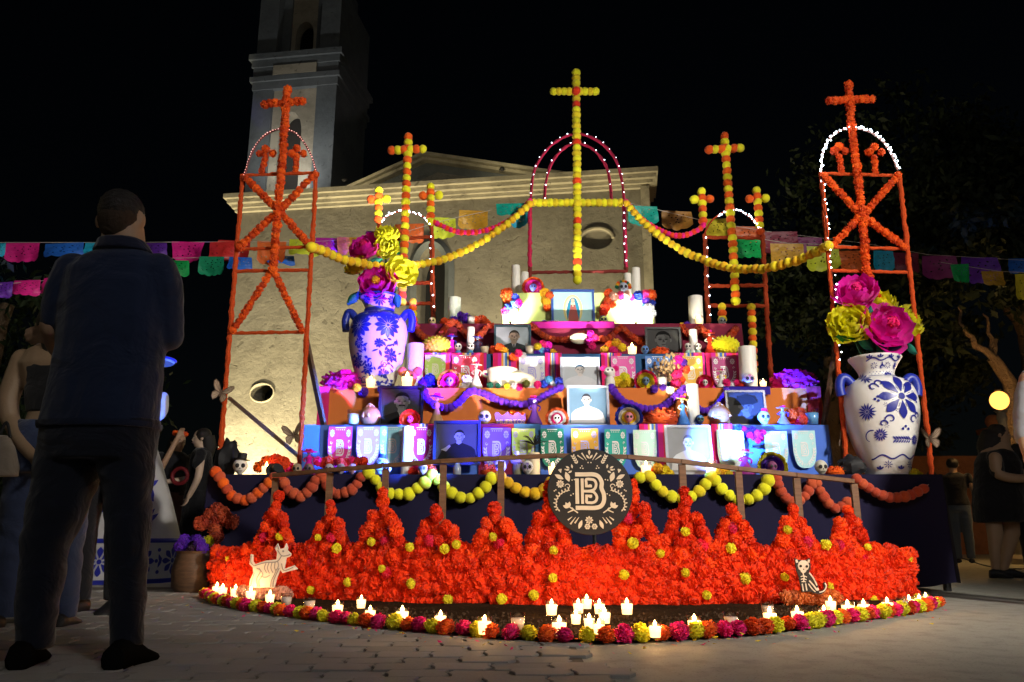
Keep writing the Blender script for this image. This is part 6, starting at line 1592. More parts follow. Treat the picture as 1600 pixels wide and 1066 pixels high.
def tuft(label, px, py, Y, z, rpx, mat, n=3, ctr=None, flat=0.9, mesh=None):
    s = rpx*mpp(py, Y); p = at(px, py, Y); p.z = z + 0.004
    t = thing('flower_tuft', label, 'flower', p)
    for k in range(n):
        a = 2*PI*k/max(1, n); off = V((math.cos(a)*s*0.3, math.sin(a)*s*0.2, s*flat*0.35))*(0 if n == 1 else 1)
        inst('petal_ball', random.choice(mesh or TUFT), mat, t, off + V((0,0,0.0)), (s*rnd(.9,1.05), s*0.8, s*flat), (0,0,rnd(0,6)), world=False)
    if ctr is not None: inst('flower_heart', random.choice(BLOOMS), ctr, t, (0,-s*0.75,s*0.42), s*0.4, rrot(), world=False)
def posy(label, px, py, Y, items, cat='flowers'):
    """a small bunch of paper flowers: items (dx, dy, rpx, material) in picture pixels round px, py"""
    t = thing('flower_posy', label, cat, at(px, py, Y))
    for dx, dy, r, m in items: bloom(t, at(px+dx, py+dy, Y + rnd(-.03,.03)), r*mpp(py, Y), m, 'paper_flower')
def halo_skull(label, px, py, Y, z, rpx, cols, sk=BONE):
    """flower with rings of petals round a small skull"""
    s = rpx*mpp(py, Y); p = at(px, py, Y); p.z = z + 0.004
    t = thing('flower_ringed_skull', label, 'flower skull', p)
    for ri, m in enumerate(cols):
        rr = s*(1.0 - 0.24*ri); n = 12
        for k in range(n):
            a = PI*(k/(n-1))*1.1 - 0.16; o = inst('petal', RUFFP[k % 3] if ri == 0 else ROSEP[k % 3], m, t, V((0, -0.012*ri, s*0.42)), rr, (0, 0, 0), world=False)
            o.rotation_euler = Euler((0.25, PI/2 - a, 0))
    h = inst('skull', SK[0], sk, t, (0,-0.05,s*0.12), s*0.34, world=False)
    for k in (-1, 1): inst('eye_socket', SK[1], BLACK, h, (k*0.33,-0.80,1.02), world=False)

# --- platform deck
ZD = PZ; YD = Y0 + 0.10
skull('white skull wearing a tipped black top hat at the platform corner', 375, 735, YD, ZD, 26, None, (BLACK, True), rz=0.3)
posy('heap of orange and red paper flowers behind the black hat', 425, 728, YD+0.1, [(-20,2,10,ORANGE),(-8,-6,11,ORANGE),(6,-8,11,RED),(18,-4,10,RED),(26,3,9,PINK),(38,4,8,ORANGE),(-2,4,10,GOLD),(14,4,9,RED)])
t = thing('black_hat', 'crumpled black hat lying among the orange flowers', 'hat', at(430,738,YD-0.02)); inst('hat', TOPHAT, BLACK, t, (0,0,0.0), 0.085, (0.9,0.7,0.2), world=False)
onv('small lit glass candle among the orange flowers', 416, 734, YD, ZD, 18, True, None, 0.2)
catrina('pink lit figurine standing at the turquoise tier corner', 482, 736, YD, ZD, 40, MAGENTA, PINK, MAGENTA, 1.1)
for i, (x, lab) in enumerate(((464,'brown speckled skull at the end of the red flower row'),(482,'small tan skull below the pink figurine'),(514,'clear grey skull before the red flower row'),(532,'grey skull between two others before the red flowers'),(550,'pale pink skull at the end of the grey trio'))):
    skull(lab, x, 741, YD - 0.03, ZD, 17, [pm('skull_tan',(.35,.25,.16)), pm('skull_brown',(.30,.18,.12)), pm('skull_grey',(.42,.38,.42)), pm('skull_grey2',(.38,.34,.38)), pm('skull_pink',(.55,.30,.35))][i], deco=COBALT if i % 2 else None)
posy('row of red paper flowers along the foot of the turquoise tier', 530, 722, YD+0.12, [(-34+i*9, 2*(i % 2) - 1, 8, RED if i % 3 else PINK) for i in range(9)])
skull('blue and white skull with painted flowers and cap', 595, 732, YD, ZD, 28, pm('skull_ice',(.45,.60,.75)), (COBALTL, False), COBALT)
skull('small white skull lying at the platform edge near the blue skull', 604, 748, YD-0.02, ZD, 16, None)
pillar('tall white pillar candle before the wine red banner', 635, 742, Y0+0.24, ZD, 18, 78)
posy('red and orange flowers round a small skull below the blue-lit portrait', 660, 735, YD+0.06, [(-14,4,8,RED),(-8,-6,8,PINK),(8,-8,8,ORANGE),(15,2,8,RED),(0,8,6,RED)])
skull('small brown skull inside a ring of red flowers', 660, 745, YD-0.02, ZD, 18, pm('skull_clay',(.45,.20,.12)), deco=BLACK)
t = thing('glass_jar', 'small glass jar with cork beside the blue-lit portrait', 'jar', at(714,740,YD)); t.location.z = ZD + 0.004
mb = MB(); mb.lathe([(0.030,0.0),(0.034,0.01),(0.034,0.06),(0.022,0.08),(0.022,0.10)], 16); ob('glass_body', mb, pm('jar_glass', (.25,.28,.34), 0.1, 0.1, 8, 0, 0.7), t, world=False)
mb = MB(); mb.lathe([(0.020,0.10),(0.022,0.115),(0.018,0.125)], 12); ob('cork', mb, BRDL, t, world=False)
tuft('spiky orange flower before the blue-lit portrait', 765, 738, YD, ZD, 14, ORANGE, 2)
skull('round white skull behind the rail post by the orange flower', 781, 742, YD, ZD, 24, None)
t = thing('mushroom_figurine', 'small bowl-capped figurine with a skull on top', 'figurine', at(808,742,YD)); t.location.z = ZD+0.004
mb = MB(); mb.lathe([(0.035,0.0),(0.04,0.05),(0.035,0.09)], 14); ob('body', mb, pm('olive',(.16,.15,.08)), t, world=False)
mb = MB(); mb.lathe([(0.02,0.08),(0.06,0.10),(0.065,0.12),(0.04,0.155),(0.01,0.16)], 16); ob('cap', mb, pm('tan_cap',(.36,.25,.17)), t, world=False)
inst('top_skull', SK[0], BONE, t, (0,0,0.15), 0.026, world=False)
skull('white skull with black moustache and purple patch', 824, 744, YD-0.02, ZD, 22, None, deco=PURPLE)
pillar('cream pillar candle with violet edge beside the round sign', 835, 742, YD+0.10, ZD, 18, 36, WAXC)
onv('small candle lamp glowing beside the round sign', 864, 742, YD, ZD, 18, True, None, 0.3)
t = thing('black_feather_plume', 'spray of thin black feathers above the cream candle', 'feathers', at(836,742,YD+0.16)); t.location.z = ZD
mb = MB()
for k in range(26):
    a = rnd(0.35, 2.8); L = rnd(0.08, 0.16); b0 = V((0,0,0.27)); mb.tube([b0, b0 + V((math.cos(a)*L*0.6, rnd(-.03,.03), math.sin(a)*L*0.6)), b0 + V((math.cos(a)*L, rnd(-.05,.05), math.sin(a)*L*0.7))], [0.004,0.003,0.001], 4)
ob('feather_spray', mb, BLACK, t, world=False, kind='stuff')
mb = MB(); mb.tube([(0,0,0.0),(0,0,0.28)], 0.006, 6); ob('stick', mb, BLACK, t, world=False)
onv('white glass candle among pale yellow flowers', 1010, 744, YD, ZD, 20, True, None, 0.25)
posy('heap of yellow and orange paper flowers below the soldier portrait', 1032, 738, YD, [(-12,2,9,ORANGE),(-4,-6,9,GOLD),(6,-2,10,YELLOW),(14,4,8,YELLOW),(2,6,8,GOLD)])
posy('yellow and orange flowers behind the rail beyond the soldier portrait', 1128, 738, YD, [(-10,2,9,YELLOW),(0,-2,9,GOLD),(10,4,8,YELLOW),(-2,6,8,ORANGE)])
onv('tiny lit candle standing on the rail edge before the soldier portrait', 1112, 742, YD-0.02, ZD, 22, True, None, 0.15)
catrina('skeleton figurine in a wide pink and cream hat', 1165, 742, YD+0.04, ZD, 40, pm('fig_plum',(.25,.02,.2)), PINK, PEACH, 1.3)
halo_skull('lime petalled flower with dark purple heart behind the rail', 1205, 748, YD, ZD, 26, [LIME, PURPLE, PURPLE], pm('skull_plum',(.22,.06,.16)))
skull('round white skull with dark rimmed eyes at the tier corner', 1284, 744, YD, ZD, 23, pm('skull_bone2',(.58,.55,.45)))
tuft('flat bright orange marigold at the foot of the lit post', 1306, 744, YD, ZD, 15, ORANGE, 2, None, 0.7)
posy('yellow paper flowers at the foot of the white vase', 1425, 742, YD, [(-12,-4,9,LIME),(2,0,11,YELLOW),(10,3,9,YELLOW)])
t = thing('black_cloth', 'crumpled black cloth heaped at the foot of the white vase', 'cloth', at(1332,742,YD)); t.location.z = ZD
mb = MB(); mb.ell((0,0,0.07), (0.11,0.08,0.09), 20, 14, fn=lambda p: p*(1+0.35*noise.noise(p*2.3))); ob('cloth_heap', mb, BLACK, t, world=False)
t = thing('black_cloth', 'tall black draped shape behind the skull with top hat', 'cloth', at(353,740,6.75)); t.location.z = ZD
mb = MB(); mb.ell((0,0,0.14), (0.10,0.09,0.17), 20, 14, fn=lambda p: p*(1+0.3*noise.noise(p*2.0))); ob('cloth_heap', mb, BLACK, t, world=False)
# orange flower cross hung on the skirt
t = thing('flower_cross', 'rust orange cross of paper flowers hung on the navy skirt', 'flower cross', at(338,812,Y0-0.06))
for dx, dy in ((0,0),(-16,2),(16,-2),(1,-16),(-1,15),(-24,6),(24,3),(0,26),(-8,-8),(9,-9)): bloom(t, at(338+dx, 812+dy, Y0-0.08), 0.062, RUST, 'paper_flower')
# --- tier one top
Z1 = T1Z + 0.004; YE = Y1 + 0.07
onv('blue-lit votive glass beside the loaf of bread', 552, 664, YE, Z1, 24, False, WAX, 0)
bread('loaf of bread of the dead beside the moustached portrait', 577, 664, YE, Z1, 36)
halo_skull('magenta skull wreathed in red flowers beside the moustached portrait', 641, 665, YE, Z1, 18, [RED, ORANGE], pm('skull_mag',(.70,.05,.32)))
catrina('slim figurine hanging beside the moustached portrait', 682, 664, YE, Z1, 50, pm('fig_ochre',(.40,.22,.10)), PURPLE, PURPLE, 0.8)
skull('yellow smiling skull behind the blue-lit portrait', 757, 668, YE, Z1, 24, pm('skull_yellow',(.68,.58,.25)))
t = thing('lettered_sign', 'small purple wavy sign with the word MUERTOS', 'sign', at(797,668,YE-0.02)); t.location.z = Z1
sM = mpp(660, YE); mb = MB()
top = [(-24+i*3, 18 + 3*math.sin(i*1.2)) for i in range(17)]; mb.prism([(a*sM, b*sM) for a, b in [(-20,0),(22,0)] + [(24,8)] + top[::-1] + [(-22,8)]], lambda a, b, c: (a, c, b), 0.01); ob('sign_board', mb, pm('sign_purple',(.12,.05,.45)), t, smooth=False, world=False)
cu = bpy.data.curves.new('muertos', 'FONT'); cu.body = 'MUERTOS'; cu.size = 10*sM; cu.align_x = 'CENTER'; cu.extrude = 0.002
tx = bpy.data.objects.new('lettering', cu); C.objects.link(tx); tx.parent = t; tx.location = (0.005, -0.004, 2*sM); tx.rotation_euler = (PI/2, 0, 0); cu.materials.append(pm('letter_tan',(.60,.42,.22)))
bpy.context.view_layer.update()
_tm = bpy.data.meshes.new_from_object(tx.evaluated_get(bpy.context.evaluated_depsgraph_get())); _tl = tuple(tx.location); bpy.data.objects.remove(tx)
tx = bpy.data.objects.new('lettering', _tm); C.objects.link(tx); tx.parent = t; tx.location = _tl; tx.rotation_euler = (PI/2, 0, 0); tx['kind'] = 'stuff'
tuft('bright orange spray of flowers behind the purple lettered sign', 803, 662, YE+0.12, Z1, 22, ORANGE, 3)
catrina('tall slim skeleton figurine in dark dress beside the lettered sign', 835, 668, YE, Z1, 46, pm('fig_violet',(.10,.03,.25)), PURPLE, PURPLE, 0.9)
halo_skull('pink hearted skull with orange and white flower ring beside the bright portrait', 870, 668, YE, Z1, 20, [ORANGE, WHITEC, PINK])
halo_skull('rainbow ringed flower skull with blue, yellow and pink rows', 982, 670, YE, Z1, 24, [BLUEC, WHITEC, YELLOW], pm('skull_rosy',(.6,.2,.25)))
tuft('wide rust orange tuft between the rainbow skull and the tall candle', 1035, 670, YE+0.05, Z1, 28, DARKORANGE, 3, None, 0.75)
catrina('white and blue skeleton figurine before the tall slanted candle', 1068, 668, YE, Z1, 46, pm('fig_blue',(.05,.18,.55)), WHITEC, pm('fig_gold',(.65,.40,.1)), 0.75)
pillar('tall white pillar candle beside the blue figurine on the lowest tier', 1085, 668, YE+0.05, Z1, 19, 66)
skull('dark blue skull with green painted brow beside the bread', 1094, 668, YE-0.02, Z1, 16, pm('skull_navy',(.03,.06,.16)), deco=pm('deco_green',(.2,.5,.2)))
bread('loaf of bread of the dead before the portrait of a man in a cap', 1125, 668, YE, Z1, 38)
skull('pale blue skull with a pink banded cap', 1195, 672, YE-0.03, Z1, 22, pm('skull_sky',(.42,.62,.75)), (PINK, False))
posy('pink and purple flower clusters tumbling over the turquoise cloth', 1182, 672, Y1-0.06, [(-28,-4,5,BLUEC),(-20,-2,5,MAGENTA),(-14,3,6,PURPLE),(-6,0,6,PURPLE),(2,5,6,MAGENTA),(-4,10,6,PINK),(6,12,6,PINK),(2,17,5,MAGENTA),(10,4,6,MAGENTA),(-10,8,5,MAGENTA)])
catrina('small grey and blue skeleton figurine beside the red flowers', 1225, 668, YE, Z1, 30, pm('fig_grey',(.20,.18,.24)), COBALTL, pm('fig_brown',(.3,.18,.1)), 1.2)
posy('red orange and magenta flowers at the end of the orange tier', 1245, 656, YE+0.04, [(-8,-8,10,ORANGE),(4,-10,10,ORANGE),(10,0,10,RED),(-6,4,9,RED),(2,8,8,PINK),(6,-2,7,MAGENTA)])
onv('blue votive glass with pink rim at the end of the tier', 1270, 668, YE, Z1, 26, False, pm('wax_blue',(.12,.35,.70)), 0)
# --- tier two top
Z2 = T2Z + 0.006; YF = Y2 + 0.10
tuft('huge magenta paper tuft beside the purple-lit vase', 538, 606, YF+0.05, Z2, 32, MAGENTA, 4, None, 0.70, BLOOMS)
tuft('huge magenta paper tuft at the far end of the orange tier', 1240, 612, YF+0.05, Z2, 32, MAGENTA, 4, None, 0.74, BLOOMS)
onv('small lit candle at the foot of the purple-lit vase', 579, 603, YF-0.08, Z2, 18, True, None, 0.12)
posy('yellow and navy paper flowers pinned to the orange tier', 562, 608, Y2-0.05, [(-4,-2,7,YELLOW),(6,5,8,PURPLE)])
onv('small violet-lit candle glass before the tall candle', 636, 603, YF-0.09, Z2, 22, True, None, 0.1)
t = thing('orange_animal_figurine', 'small orange mouse-eared figurine before the tall candle', 'figurine', at(640,600,YF-0.03)); t.location.z = Z2
mb = MB(); mb.ell((0,0,0.10), (0.07,0.06,0.08), 14, 10); mb.ell((0,-0.02,0.03), (0.05,0.05,0.04), 12, 8); ob('body', mb, pm('clay_orange',(.60,.16,.06)), t, world=False)
for k in (-1, 1):
    mb = MB(); mb.ell((k*0.075,0,0.17), (0.045,0.02,0.045), 12, 8); ob('ear', mb, pm('clay_orange',(.6,.16,.06)), t, world=False)
    mb = MB(); mb.ell((k*0.028,-0.055,0.115), (0.012,0.01,0.014), 8, 6); ob('eye', mb, BLACK, t, world=False)
pillar('tall white pillar candle glowing pink beside the lime banner', 647, 604, YF+0.06, Z2, 26, 74)
posy('navy and purple paper flowers at the foot of the tall pink candle', 672, 597, YF, [(-10,2,9,PURPLE),(0,-4,10,BLUEC),(8,4,9,PURPLE),(-2,8,8,BLUEC)])
halo_skull('yellow and pink ringed flower with a blue painted skull', 703, 606, YF-0.03, Z2, 21, [YELLOW, PINK], pm('skull_speckle',(.35,.4,.6)))
posy('pale yellow and white flower heap before the red banner', 725, 596, YF-0.02, [(-4,-6,8,YELLOW),(4,-2,9,WHITEC),(-2,6,9,WHITEC),(8,8,7,WHITEC)])
catrina('all white saint figurine before the striped runner', 744, 605, YF-0.03, Z2, 42, BONE, BONE, BONE, 0.8)
t = thing('clay_pot', 'wide cream clay pot heaped with brown food', 'pot', at(785,602,YF+0.04)); t.location.z = Z2
k = mpp(590, YF); mb = MB(); mb.lathe([(10*k,0),(20*k,3*k),(24*k,14*k),(23*k,26*k),(25*k,31*k),(24*k,33*k),(20*k,29*k),(1*k,28*k)], 24); ob('bowl', mb, pm('cream_clay',(.74,.68,.54), 0.4), t, world=False)
mb = MB(); mb.ell((0,0,29*k), (20*k,18*k,9*k), 18, 8, fn=lambda p: p*(1+0.12*noise.noise(p*5))); ob('food', mb, BRD, t, world=False)
for s in (-1, 1):
    mb = MB(); mb.tube(smoothpath([V((s*23*k,0,20*k)),V((s*30*k,0,24*k)),V((s*29*k,0,29*k)),V((s*23*k,0,29*k))],4), 2*k, 7); ob('pot_handle', mb, pm('cream_clay',(.74,.68,.54), 0.4), t, world=False)
t = thing('oval_platter', 'cream oval platter of food before the clay pot', 'platter', at(806,605,YF-0.06)); t.location.z = Z2
mb = MB(); mb.ell((0,0,0.075), (0.19,0.04,0.085), 24, 10); ob('dish', mb, pm('cream_glaze',(.76,.70,.50), 0.35), t, world=False)
posy('row of small round fruit before the cream platter', 796, 603, YF-0.13, [(-18,0,5,GREENC),(-4,0,6,LIME),(7,0,5,WHITEC),(15,2,6,PINK),(-30,-1,5,GREENC),(26,-3,6,pm('olive_fruit',(.25,.26,.06))),(44,-2,6,PINK)], 'fruit')
posy('blue and white flower cluster beside the pale portrait', 862, 598, Y2-0.02, [(-12,2,7,BLUEC),(-4,-4,7,SKYC),(4,2,7,WHITEC),(11,-2,7,BLUEC),(2,8,6,PINK),(14,5,6,PURPLE)])
t = thing('dog_figurine', 'small white dog-like figurine with pink ears by the rose banner', 'figurine', at(953,604,YF-0.02)); t.location.z = Z2
mb = MB(); mb.ell((0,0,0.06), (0.05,0.045,0.075), 12, 9); mb.ell((0,-0.01,0.165), (0.055,0.05,0.05), 12, 9); mb.ell((-0.03,-0.04,0.02),(0.018,0.03,0.03)); mb.ell((0.03,-0.04,0.02),(0.018,0.03,0.03)); ob('body', mb, BONE, t, world=False)
for s in (-1, 1):
    mb = MB(); mb.ell((s*0.06,0,0.20), (0.03,0.012,0.03), 10, 7); ob('ear', mb, PINK, t, world=False)
    mb = MB(); mb.ell((s*0.02,-0.055,0.175), (0.009,0.006,0.01), 8, 6); ob('eye', mb, BLACK, t, world=False)
posy('yellow paper flowers beside the white dog figurine', 974, 594, YF, [(-8,2,9,YELLOW),(2,-4,9,LIME),(10,4,9,YELLOW),(0,8,8,YELLOW)])
halo_skull('arched rainbow skull in red, yellow and green rows', 1008, 608, YF-0.06, Z2, 20, [PINK, YELLOW, LIME], pm('skull_teal',(.12,.2,.3)))
onv('clear glass cup beside the arched rainbow skull', 1034, 604, YF-0.05, Z2, 22, False, WAX, 0)
posy('purple and white paper cups along the orange tier edge', 1030, 606, Y2-0.02, [(-8,2,7,PURPLE),(6,0,7,PURPLE),(17,4,7,WHITEC)])
t = thing('dried_bouquet', 'brown dried bouquet leaning over the blue banner', 'bouquet', at(1058,600,YF+0.02)); t.location.z = Z2
mb = MB(); rs = random.Random(8)
for kk in range(60):
    a = rs.uniform(1.4, 2.9); L = rs.uniform(0.16, 0.30); b0 = V((0.0,0,0.05)); e = b0 + V((math.cos(a)*L, rs.uniform(-.08,.04), math.sin(a)*L)); mb.tube([b0, (b0+e)/2 + V((0,0,0.01)), e], [0.003,0.002,0.002], 4); mb.ell(e, (0.014,0.01,0.02), 6, 5)
ob('dried_stems', mb, pm('dried',(.33,.21,.11)), t, world=False, kind='stuff')
mb = MB(); mb.lathe([(0.03,0),(0.05,0.02),(0.045,0.09),(0.02,0.11)], 12); ob('wrap', mb, BRD, t, world=False)
posy('tall column of pink and red paper flowers beside the gold banner', 1060, 585, YF, [(0,-22,8,MAGENTA),(8,-18,7,PURPLE),(2,-10,8,PINK),(-2,0,9,PINK),(3,9,9,RED),(-4,15,8,PINK),(12,-8,7,RED)])
halo_skull('red flower with a white skull heart below the gold banner', 1100, 607, YF-0.05, Z2, 15, [RED, PINK])
catrina('small white and yellow figurine before the plum banner', 1128, 606, YF-0.04, Z2, 30, BONE, YELLOW, BONE, 1.0)
posy('pink and white speckled flowers at the foot of the yellow-lit candle', 1143, 599, YF-0.06, [(-16,4,6,WHITEC),(-8,0,7,PINK),(0,4,7,WHITEC),(9,0,7,PINK),(16,5,6,RED)])
pillar('thick tall pillar candle lit yellow at the end of the third tier', 1170, 606, YF+0.02, Z2, 27, 68)
skull('white skull before the thick yellow-lit candle', 1170, 606, YF-0.12, Z2, 22, None, None, PINK)
onv('low candle glass at the foot of the thick yellow-lit candle', 1193, 606, YF-0.06, Z2, 13, True, None, 0.1)
# --- tier three top
Z3 = T3Z + 0.004; YG = Y3 + 0.09
scaly('large scaly yellow loaf beside the blue dancer figurine', 682, 552, YG, Z3, 44, LIME)
scaly('large scaly yellow loaf beside the red dancer figurine', 1133, 555, YG, Z3, 44, LIME)
catrina('blue and magenta dancer figurine before the maroon cloth', 706, 541, YG, Z3, 34, MAGENTA, COBALTL, COBALTL, 0.9)
for (x, l, m_) in ((716,'small white skull on a pale blue base beside the slim candle',SKYC),(735,'small white skull on a pale blue base under the slim candle',SKYC),(1075,'small skull on a mint base beside the slim candle',pm('mint_base',(.45,.72,.6))),(1091,'small cream skull on a mint base under the slim candle',pm('mint_base',(.45,.72,.6)))):
    t = skull(l, x, 551, YG-0.03, Z3 + 0.035, 13, None); 
    mb = MB(); mb.lathe([(0.02,-1.7),(1.5,-1.7),(1.3,-1.0),(0.7,-0.3),(0.5,0.1)], 14); ob('base', mb, m_, t, world=False)
pillar('slim white pillar candle before the maroon cloth near the navy figurine', 735, 551, YG+0.02, Z3, 12, 46)
catrina('navy figurine with blue cap beside the slim candle', 746, 551, YG, Z3, 32, pm('fig_black',(.02,.02,.05)), pm('fig_black',(.02,.02,.05)), COBALTL, 1.0)
onv('cream votive beside the navy figurine', 757, 551, YG, Z3, 18, False, WAXC, 0)
posy('orange paper flowers below the sepia portrait', 779, 546, YG-0.04, [(-7,2,8,ORANGE),(2,-2,8,ORANGE),(9,3,7,GOLD)])
onv('cream votive beside the sepia portrait', 828, 551, YG-0.02, Z3, 18, False, WAXC, 0)
posy('blue pink and yellow nosegay above the white banner', 850, 546, YG-0.04, [(-10,-4,6,YELLOW),(-2,-8,7,PINK),(6,-6,7,MAGENTA),(-4,2,7,SKYC),(4,4,8,PURPLE),(13,6,7,GOLD),(-10,6,6,PURPLE)])
posy('pink and orange paper flowers pinned above the white banner', 808, 556, Y3-0.07, [(-6,2,7,ORANGE),(2,-4,7,PINK),(9,0,6,WHITEC)])
t = thing('cream_dish', 'cream oval dish with pink flowers hanging on the maroon cloth', 'dish', at(906,529,Y4-0.12))
kk = mpp(529, Y4); mb = MB(); mb.ell((0,0,0), (16*kk,5*kk,9*kk), 20, 10); ob('dish', mb, pm('cream_glaze',(.76,.70,.50), 0.35), t, world=False)
for dx, dy, m_ in ((16,6,MAGENTA),(22,-1,PINK),(14,-5,MAGENTA),(18,-14,PINK)): bloom(t, (t.location + V((dx*kk, -0.04, dy*kk))), 6.5*kk, m_)
posy('gold and orange flowers with a pink heart under the cream dish', 959, 545, YG-0.04, [(-14,2,7,GOLD),(-6,-6,8,ORANGE),(4,-8,8,GOLD),(13,-2,7,YELLOW),(0,4,8,PINK),(-8,6,7,ORANGE)])
onv('orange votive beside the gold flowers', 988, 553, YG, Z3, 18, True, None, 0.1)
skull('small blue skull before the dark close portrait', 1008, 556, YG-0.04, Z3, 14, pm('skull_blue',(.10,.22,.55)))
tuft('spiky orange marigold before the dark close portrait', 1032, 556, YG-0.04, Z3, 13, ORANGE, 2, None, 0.7)
pillar('slim white pillar candle beside the dark close portrait', 1084, 551, YG+0.02, Z3, 13, 42)
catrina('red dancer figurine before the maroon cloth', 1110, 551, YG, Z3, 40, RED, BONE, RED, 0.8)
# --- tier four and the top box
Z4 = T4Z + 0.004; YH = Y4 + 0.12
skull('yellow smiling skull at the end of the maroon tier', 675, 505, YH, Z4, 14, pm('skull_yellow',(.68,.58,.25)))
pillar('pale green tinted pillar candle on the maroon tier', 710, 504, YH+0.05, Z4, 20, 48, pm('wax_mint',(.60,.70,.58), 0.45))
posy('dark purple flower clump behind the clear glass on the maroon tier', 722, 498, YH, [(-12,2,8,PURPLE),(-3,-4,9,PURPLE),(6,0,9,PURPLE),(14,4,8,PURPLE)])
onv('clear tall glass on the maroon tier', 736, 505, YH-0.05, Z4, 16, False, WAX, 0)
posy('orange marigolds sitting along the maroon tier beside the purple clump', 745, 502, YH-0.02, [(-50,2,8,ORANGE),(-42,4,8,DARKORANGE),(0,0,8,ORANGE),(8,-2,8,DARKORANGE),(14,3,7,ORANGE)])
pillar('wide pillar candle on the far end of the maroon tier', 1088, 508, YH+0.05, Z4, 22, 50)
onv('small lit candle before the wide pillar on the maroon tier', 1093, 507, YH-0.04, Z4, 14, True, None, 0.15)
skull('small grey skull on the far end of the maroon tier', 1129, 511, YH, Z4, 14, pm('skull_slate',(.22,.26,.28)))
posy('purple yellow and white flowers beside the dark close portrait', 1072, 510, YH-0.05, [(-6,0,6,YELLOW),(2,-2,6,PURPLE),(6,5,6,PURPLE),(-3,8,6,WHITEC)])
posy('purple paper cups along the tier under the robed figure', 858, 506, YH-0.03, [(-8,0,6,PURPLE),(2,1,6,PURPLE),(12,0,6,WHITEC)])
skull('dark blue round skull before the lime box', 943, 510, YH-0.02, Z4, 16, pm('skull_ink',(.06,.08,.25)), deco=LIME)
Y5f = Y5 - 0.06
posy('orange and blue flower cascade down one corner of the lime box', 800, 470, Y5f, [(-8,-10,10,ORANGE),(-6,-2,9,ORANGE),(4,-4,8,BLUEC),(2,6,8,SKYC),(-6,10,7,BLUEC),(10,4,7,MAGENTA),(-10,16,7,PINK),(2,17,7,WHITEC)])
posy('orange and yellow flower column beside the robed figure picture', 855, 470, Y5f, [(-4,-12,8,GOLD),(3,-8,8,ORANGE),(-2,0,8,GOLD),(4,4,8,YELLOW),(0,10,7,ORANGE)])
posy('orange and red flower column trailing down from the lime box rim', 953, 474, Y5f, [(-2,-16,8,ORANGE),(6,-10,8,PEACH),(-2,-4,8,ORANGE),(-7,6,8,RED),(-10,14,7,RED),(4,2,7,ORANGE)])
posy('blue and orange flower cascade down the other corner of the lime box', 1004, 472, Y5f, [(12,-10,10,ORANGE),(4,-12,8,PINK),(-6,-10,8,BLUEC),(6,-2,8,PURPLE),(14,2,7,BLUEC),(10,10,8,WHITEC),(14,18,7,WHITEC),(4,8,7,SKYC)])
halo_skull('blue skull in a magenta and orange flower arch on top of the lime box', 833, 460, Y5+0.05, T5Z, 19, [ORANGE, MAGENTA, PINK], pm('skull_ultra',(.10,.12,.5)))
skull('grey skull crowned with flowers on top of the lime box', 974, 460, Y5+0.05, T5Z, 19, pm('skull_steel',(.35,.40,.5)), None, None, [ORANGE, GOLD, GREENC])
posy('pink paper flowers below the crowned grey skull', 977, 462, Y5f, [(-7,0,7,PINK),(3,-1,7,PEACH),(10,3,6,PINK)])
pillar('tall white candle behind the magenta flower arch', 806, 460, Y5+0.22, T5Z, 14, 54)
pillar('shorter white candle behind the magenta flower arch', 820, 460, Y5+0.20, T5Z, 12, 42)
pillar('shorter white candle behind the crowned grey skull', 981, 460, Y5+0.20, T5Z, 12, 40)
pillar('tall white candle behind the crowned grey skull', 994, 460, Y5+0.22, T5Z, 14, 50)
# purple flower pot beside the platform
t = thing('wicker_pot', 'dark wicker pot of purple flowers beside the flower wall', 'pot', V((at(305,880,6.35).x, 6.35, 0.0)))
mb = MB(); mb.lathe([(0.12,0),(0.16,0.05),(0.17,0.18),(0.14,0.30),(0.15,0.32)], 20); ob('pot', mb, DKWOOD, t, world=False)
for k in range(16): bloom(t, t.location + V((rnd(-.13,.13), rnd(-.13,.13), rnd(.30,.40))), 0.05, [PURPLE, crepe('dusk', (.05,.012,.05))][k % 2] if k != 7 else LIME)
# ================================================================ PEOPLE
FS = bpy.data.scenes.new('workbench')
def fuse(mb, voxel, smooth=4):
    me = mb.mesh('raw', False)
    o = bpy.data.objects.new('raw', me); FS.collection.objects.link(o)
    m = o.modifiers.new('r', 'REMESH'); m.mode = 'VOXEL'; m.voxel_size = voxel; m.use_smooth_shade = True
    s = o.modifiers.new('s', 'SMOOTH'); s.factor = 0.5; s.iterations = smooth
    vl = FS.view_layers[0]; vl.update(); dg = vl.depsgraph
    out = bpy.data.meshes.new_from_object(o.evaluated_get(dg)); bpy.data.objects.remove(o)
    return out
def sil(mb, rows, Y, ratio=0.6, n=20, dy=0.0, sq=2.4):
    """loft through picture rows (py, xl, xr[, depth offset[, ratio]]) as rounded ellipses"""
    rings = []
    for r in rows:
        py, xl, xr = r[:3]; yo = r[3] if len(r) > 3 else 0.0; k = r[4] if len(r) > 4 else ratio
        a = at(xl, py, Y + yo + dy); b = at(xr, py, Y + yo + dy); c = (a+b)/2; hx = (b.x-a.x)/2
        rg = []
        for i in range(n):
            t = 2*PI*i/n; cx, sx = math.cos(t), math.sin(t)
            f = (abs(cx)**sq + abs(sx)**sq)**(-1/sq)
            rg.append(c + V((hx*cx*f, hx*k*sx*f, 0)))
        rings.append(rg)
    mb.rings(rings)
def limb(mb, pts, rad, n=12): 
    P = smoothpath([V(p) for p in pts], 4); rr = []
    for i in range(len(pts)-1):
        rr += [rad[i] + (rad[i+1]-rad[i])*k/4 for k in range(4)]
    mb.tube(P, rr + [rad[-1]], n)
    mb.ell(pts[0], (rad[0],)*3, 10, 8); mb.ell(pts[-1], (rad[-1],)*3, 10, 8)
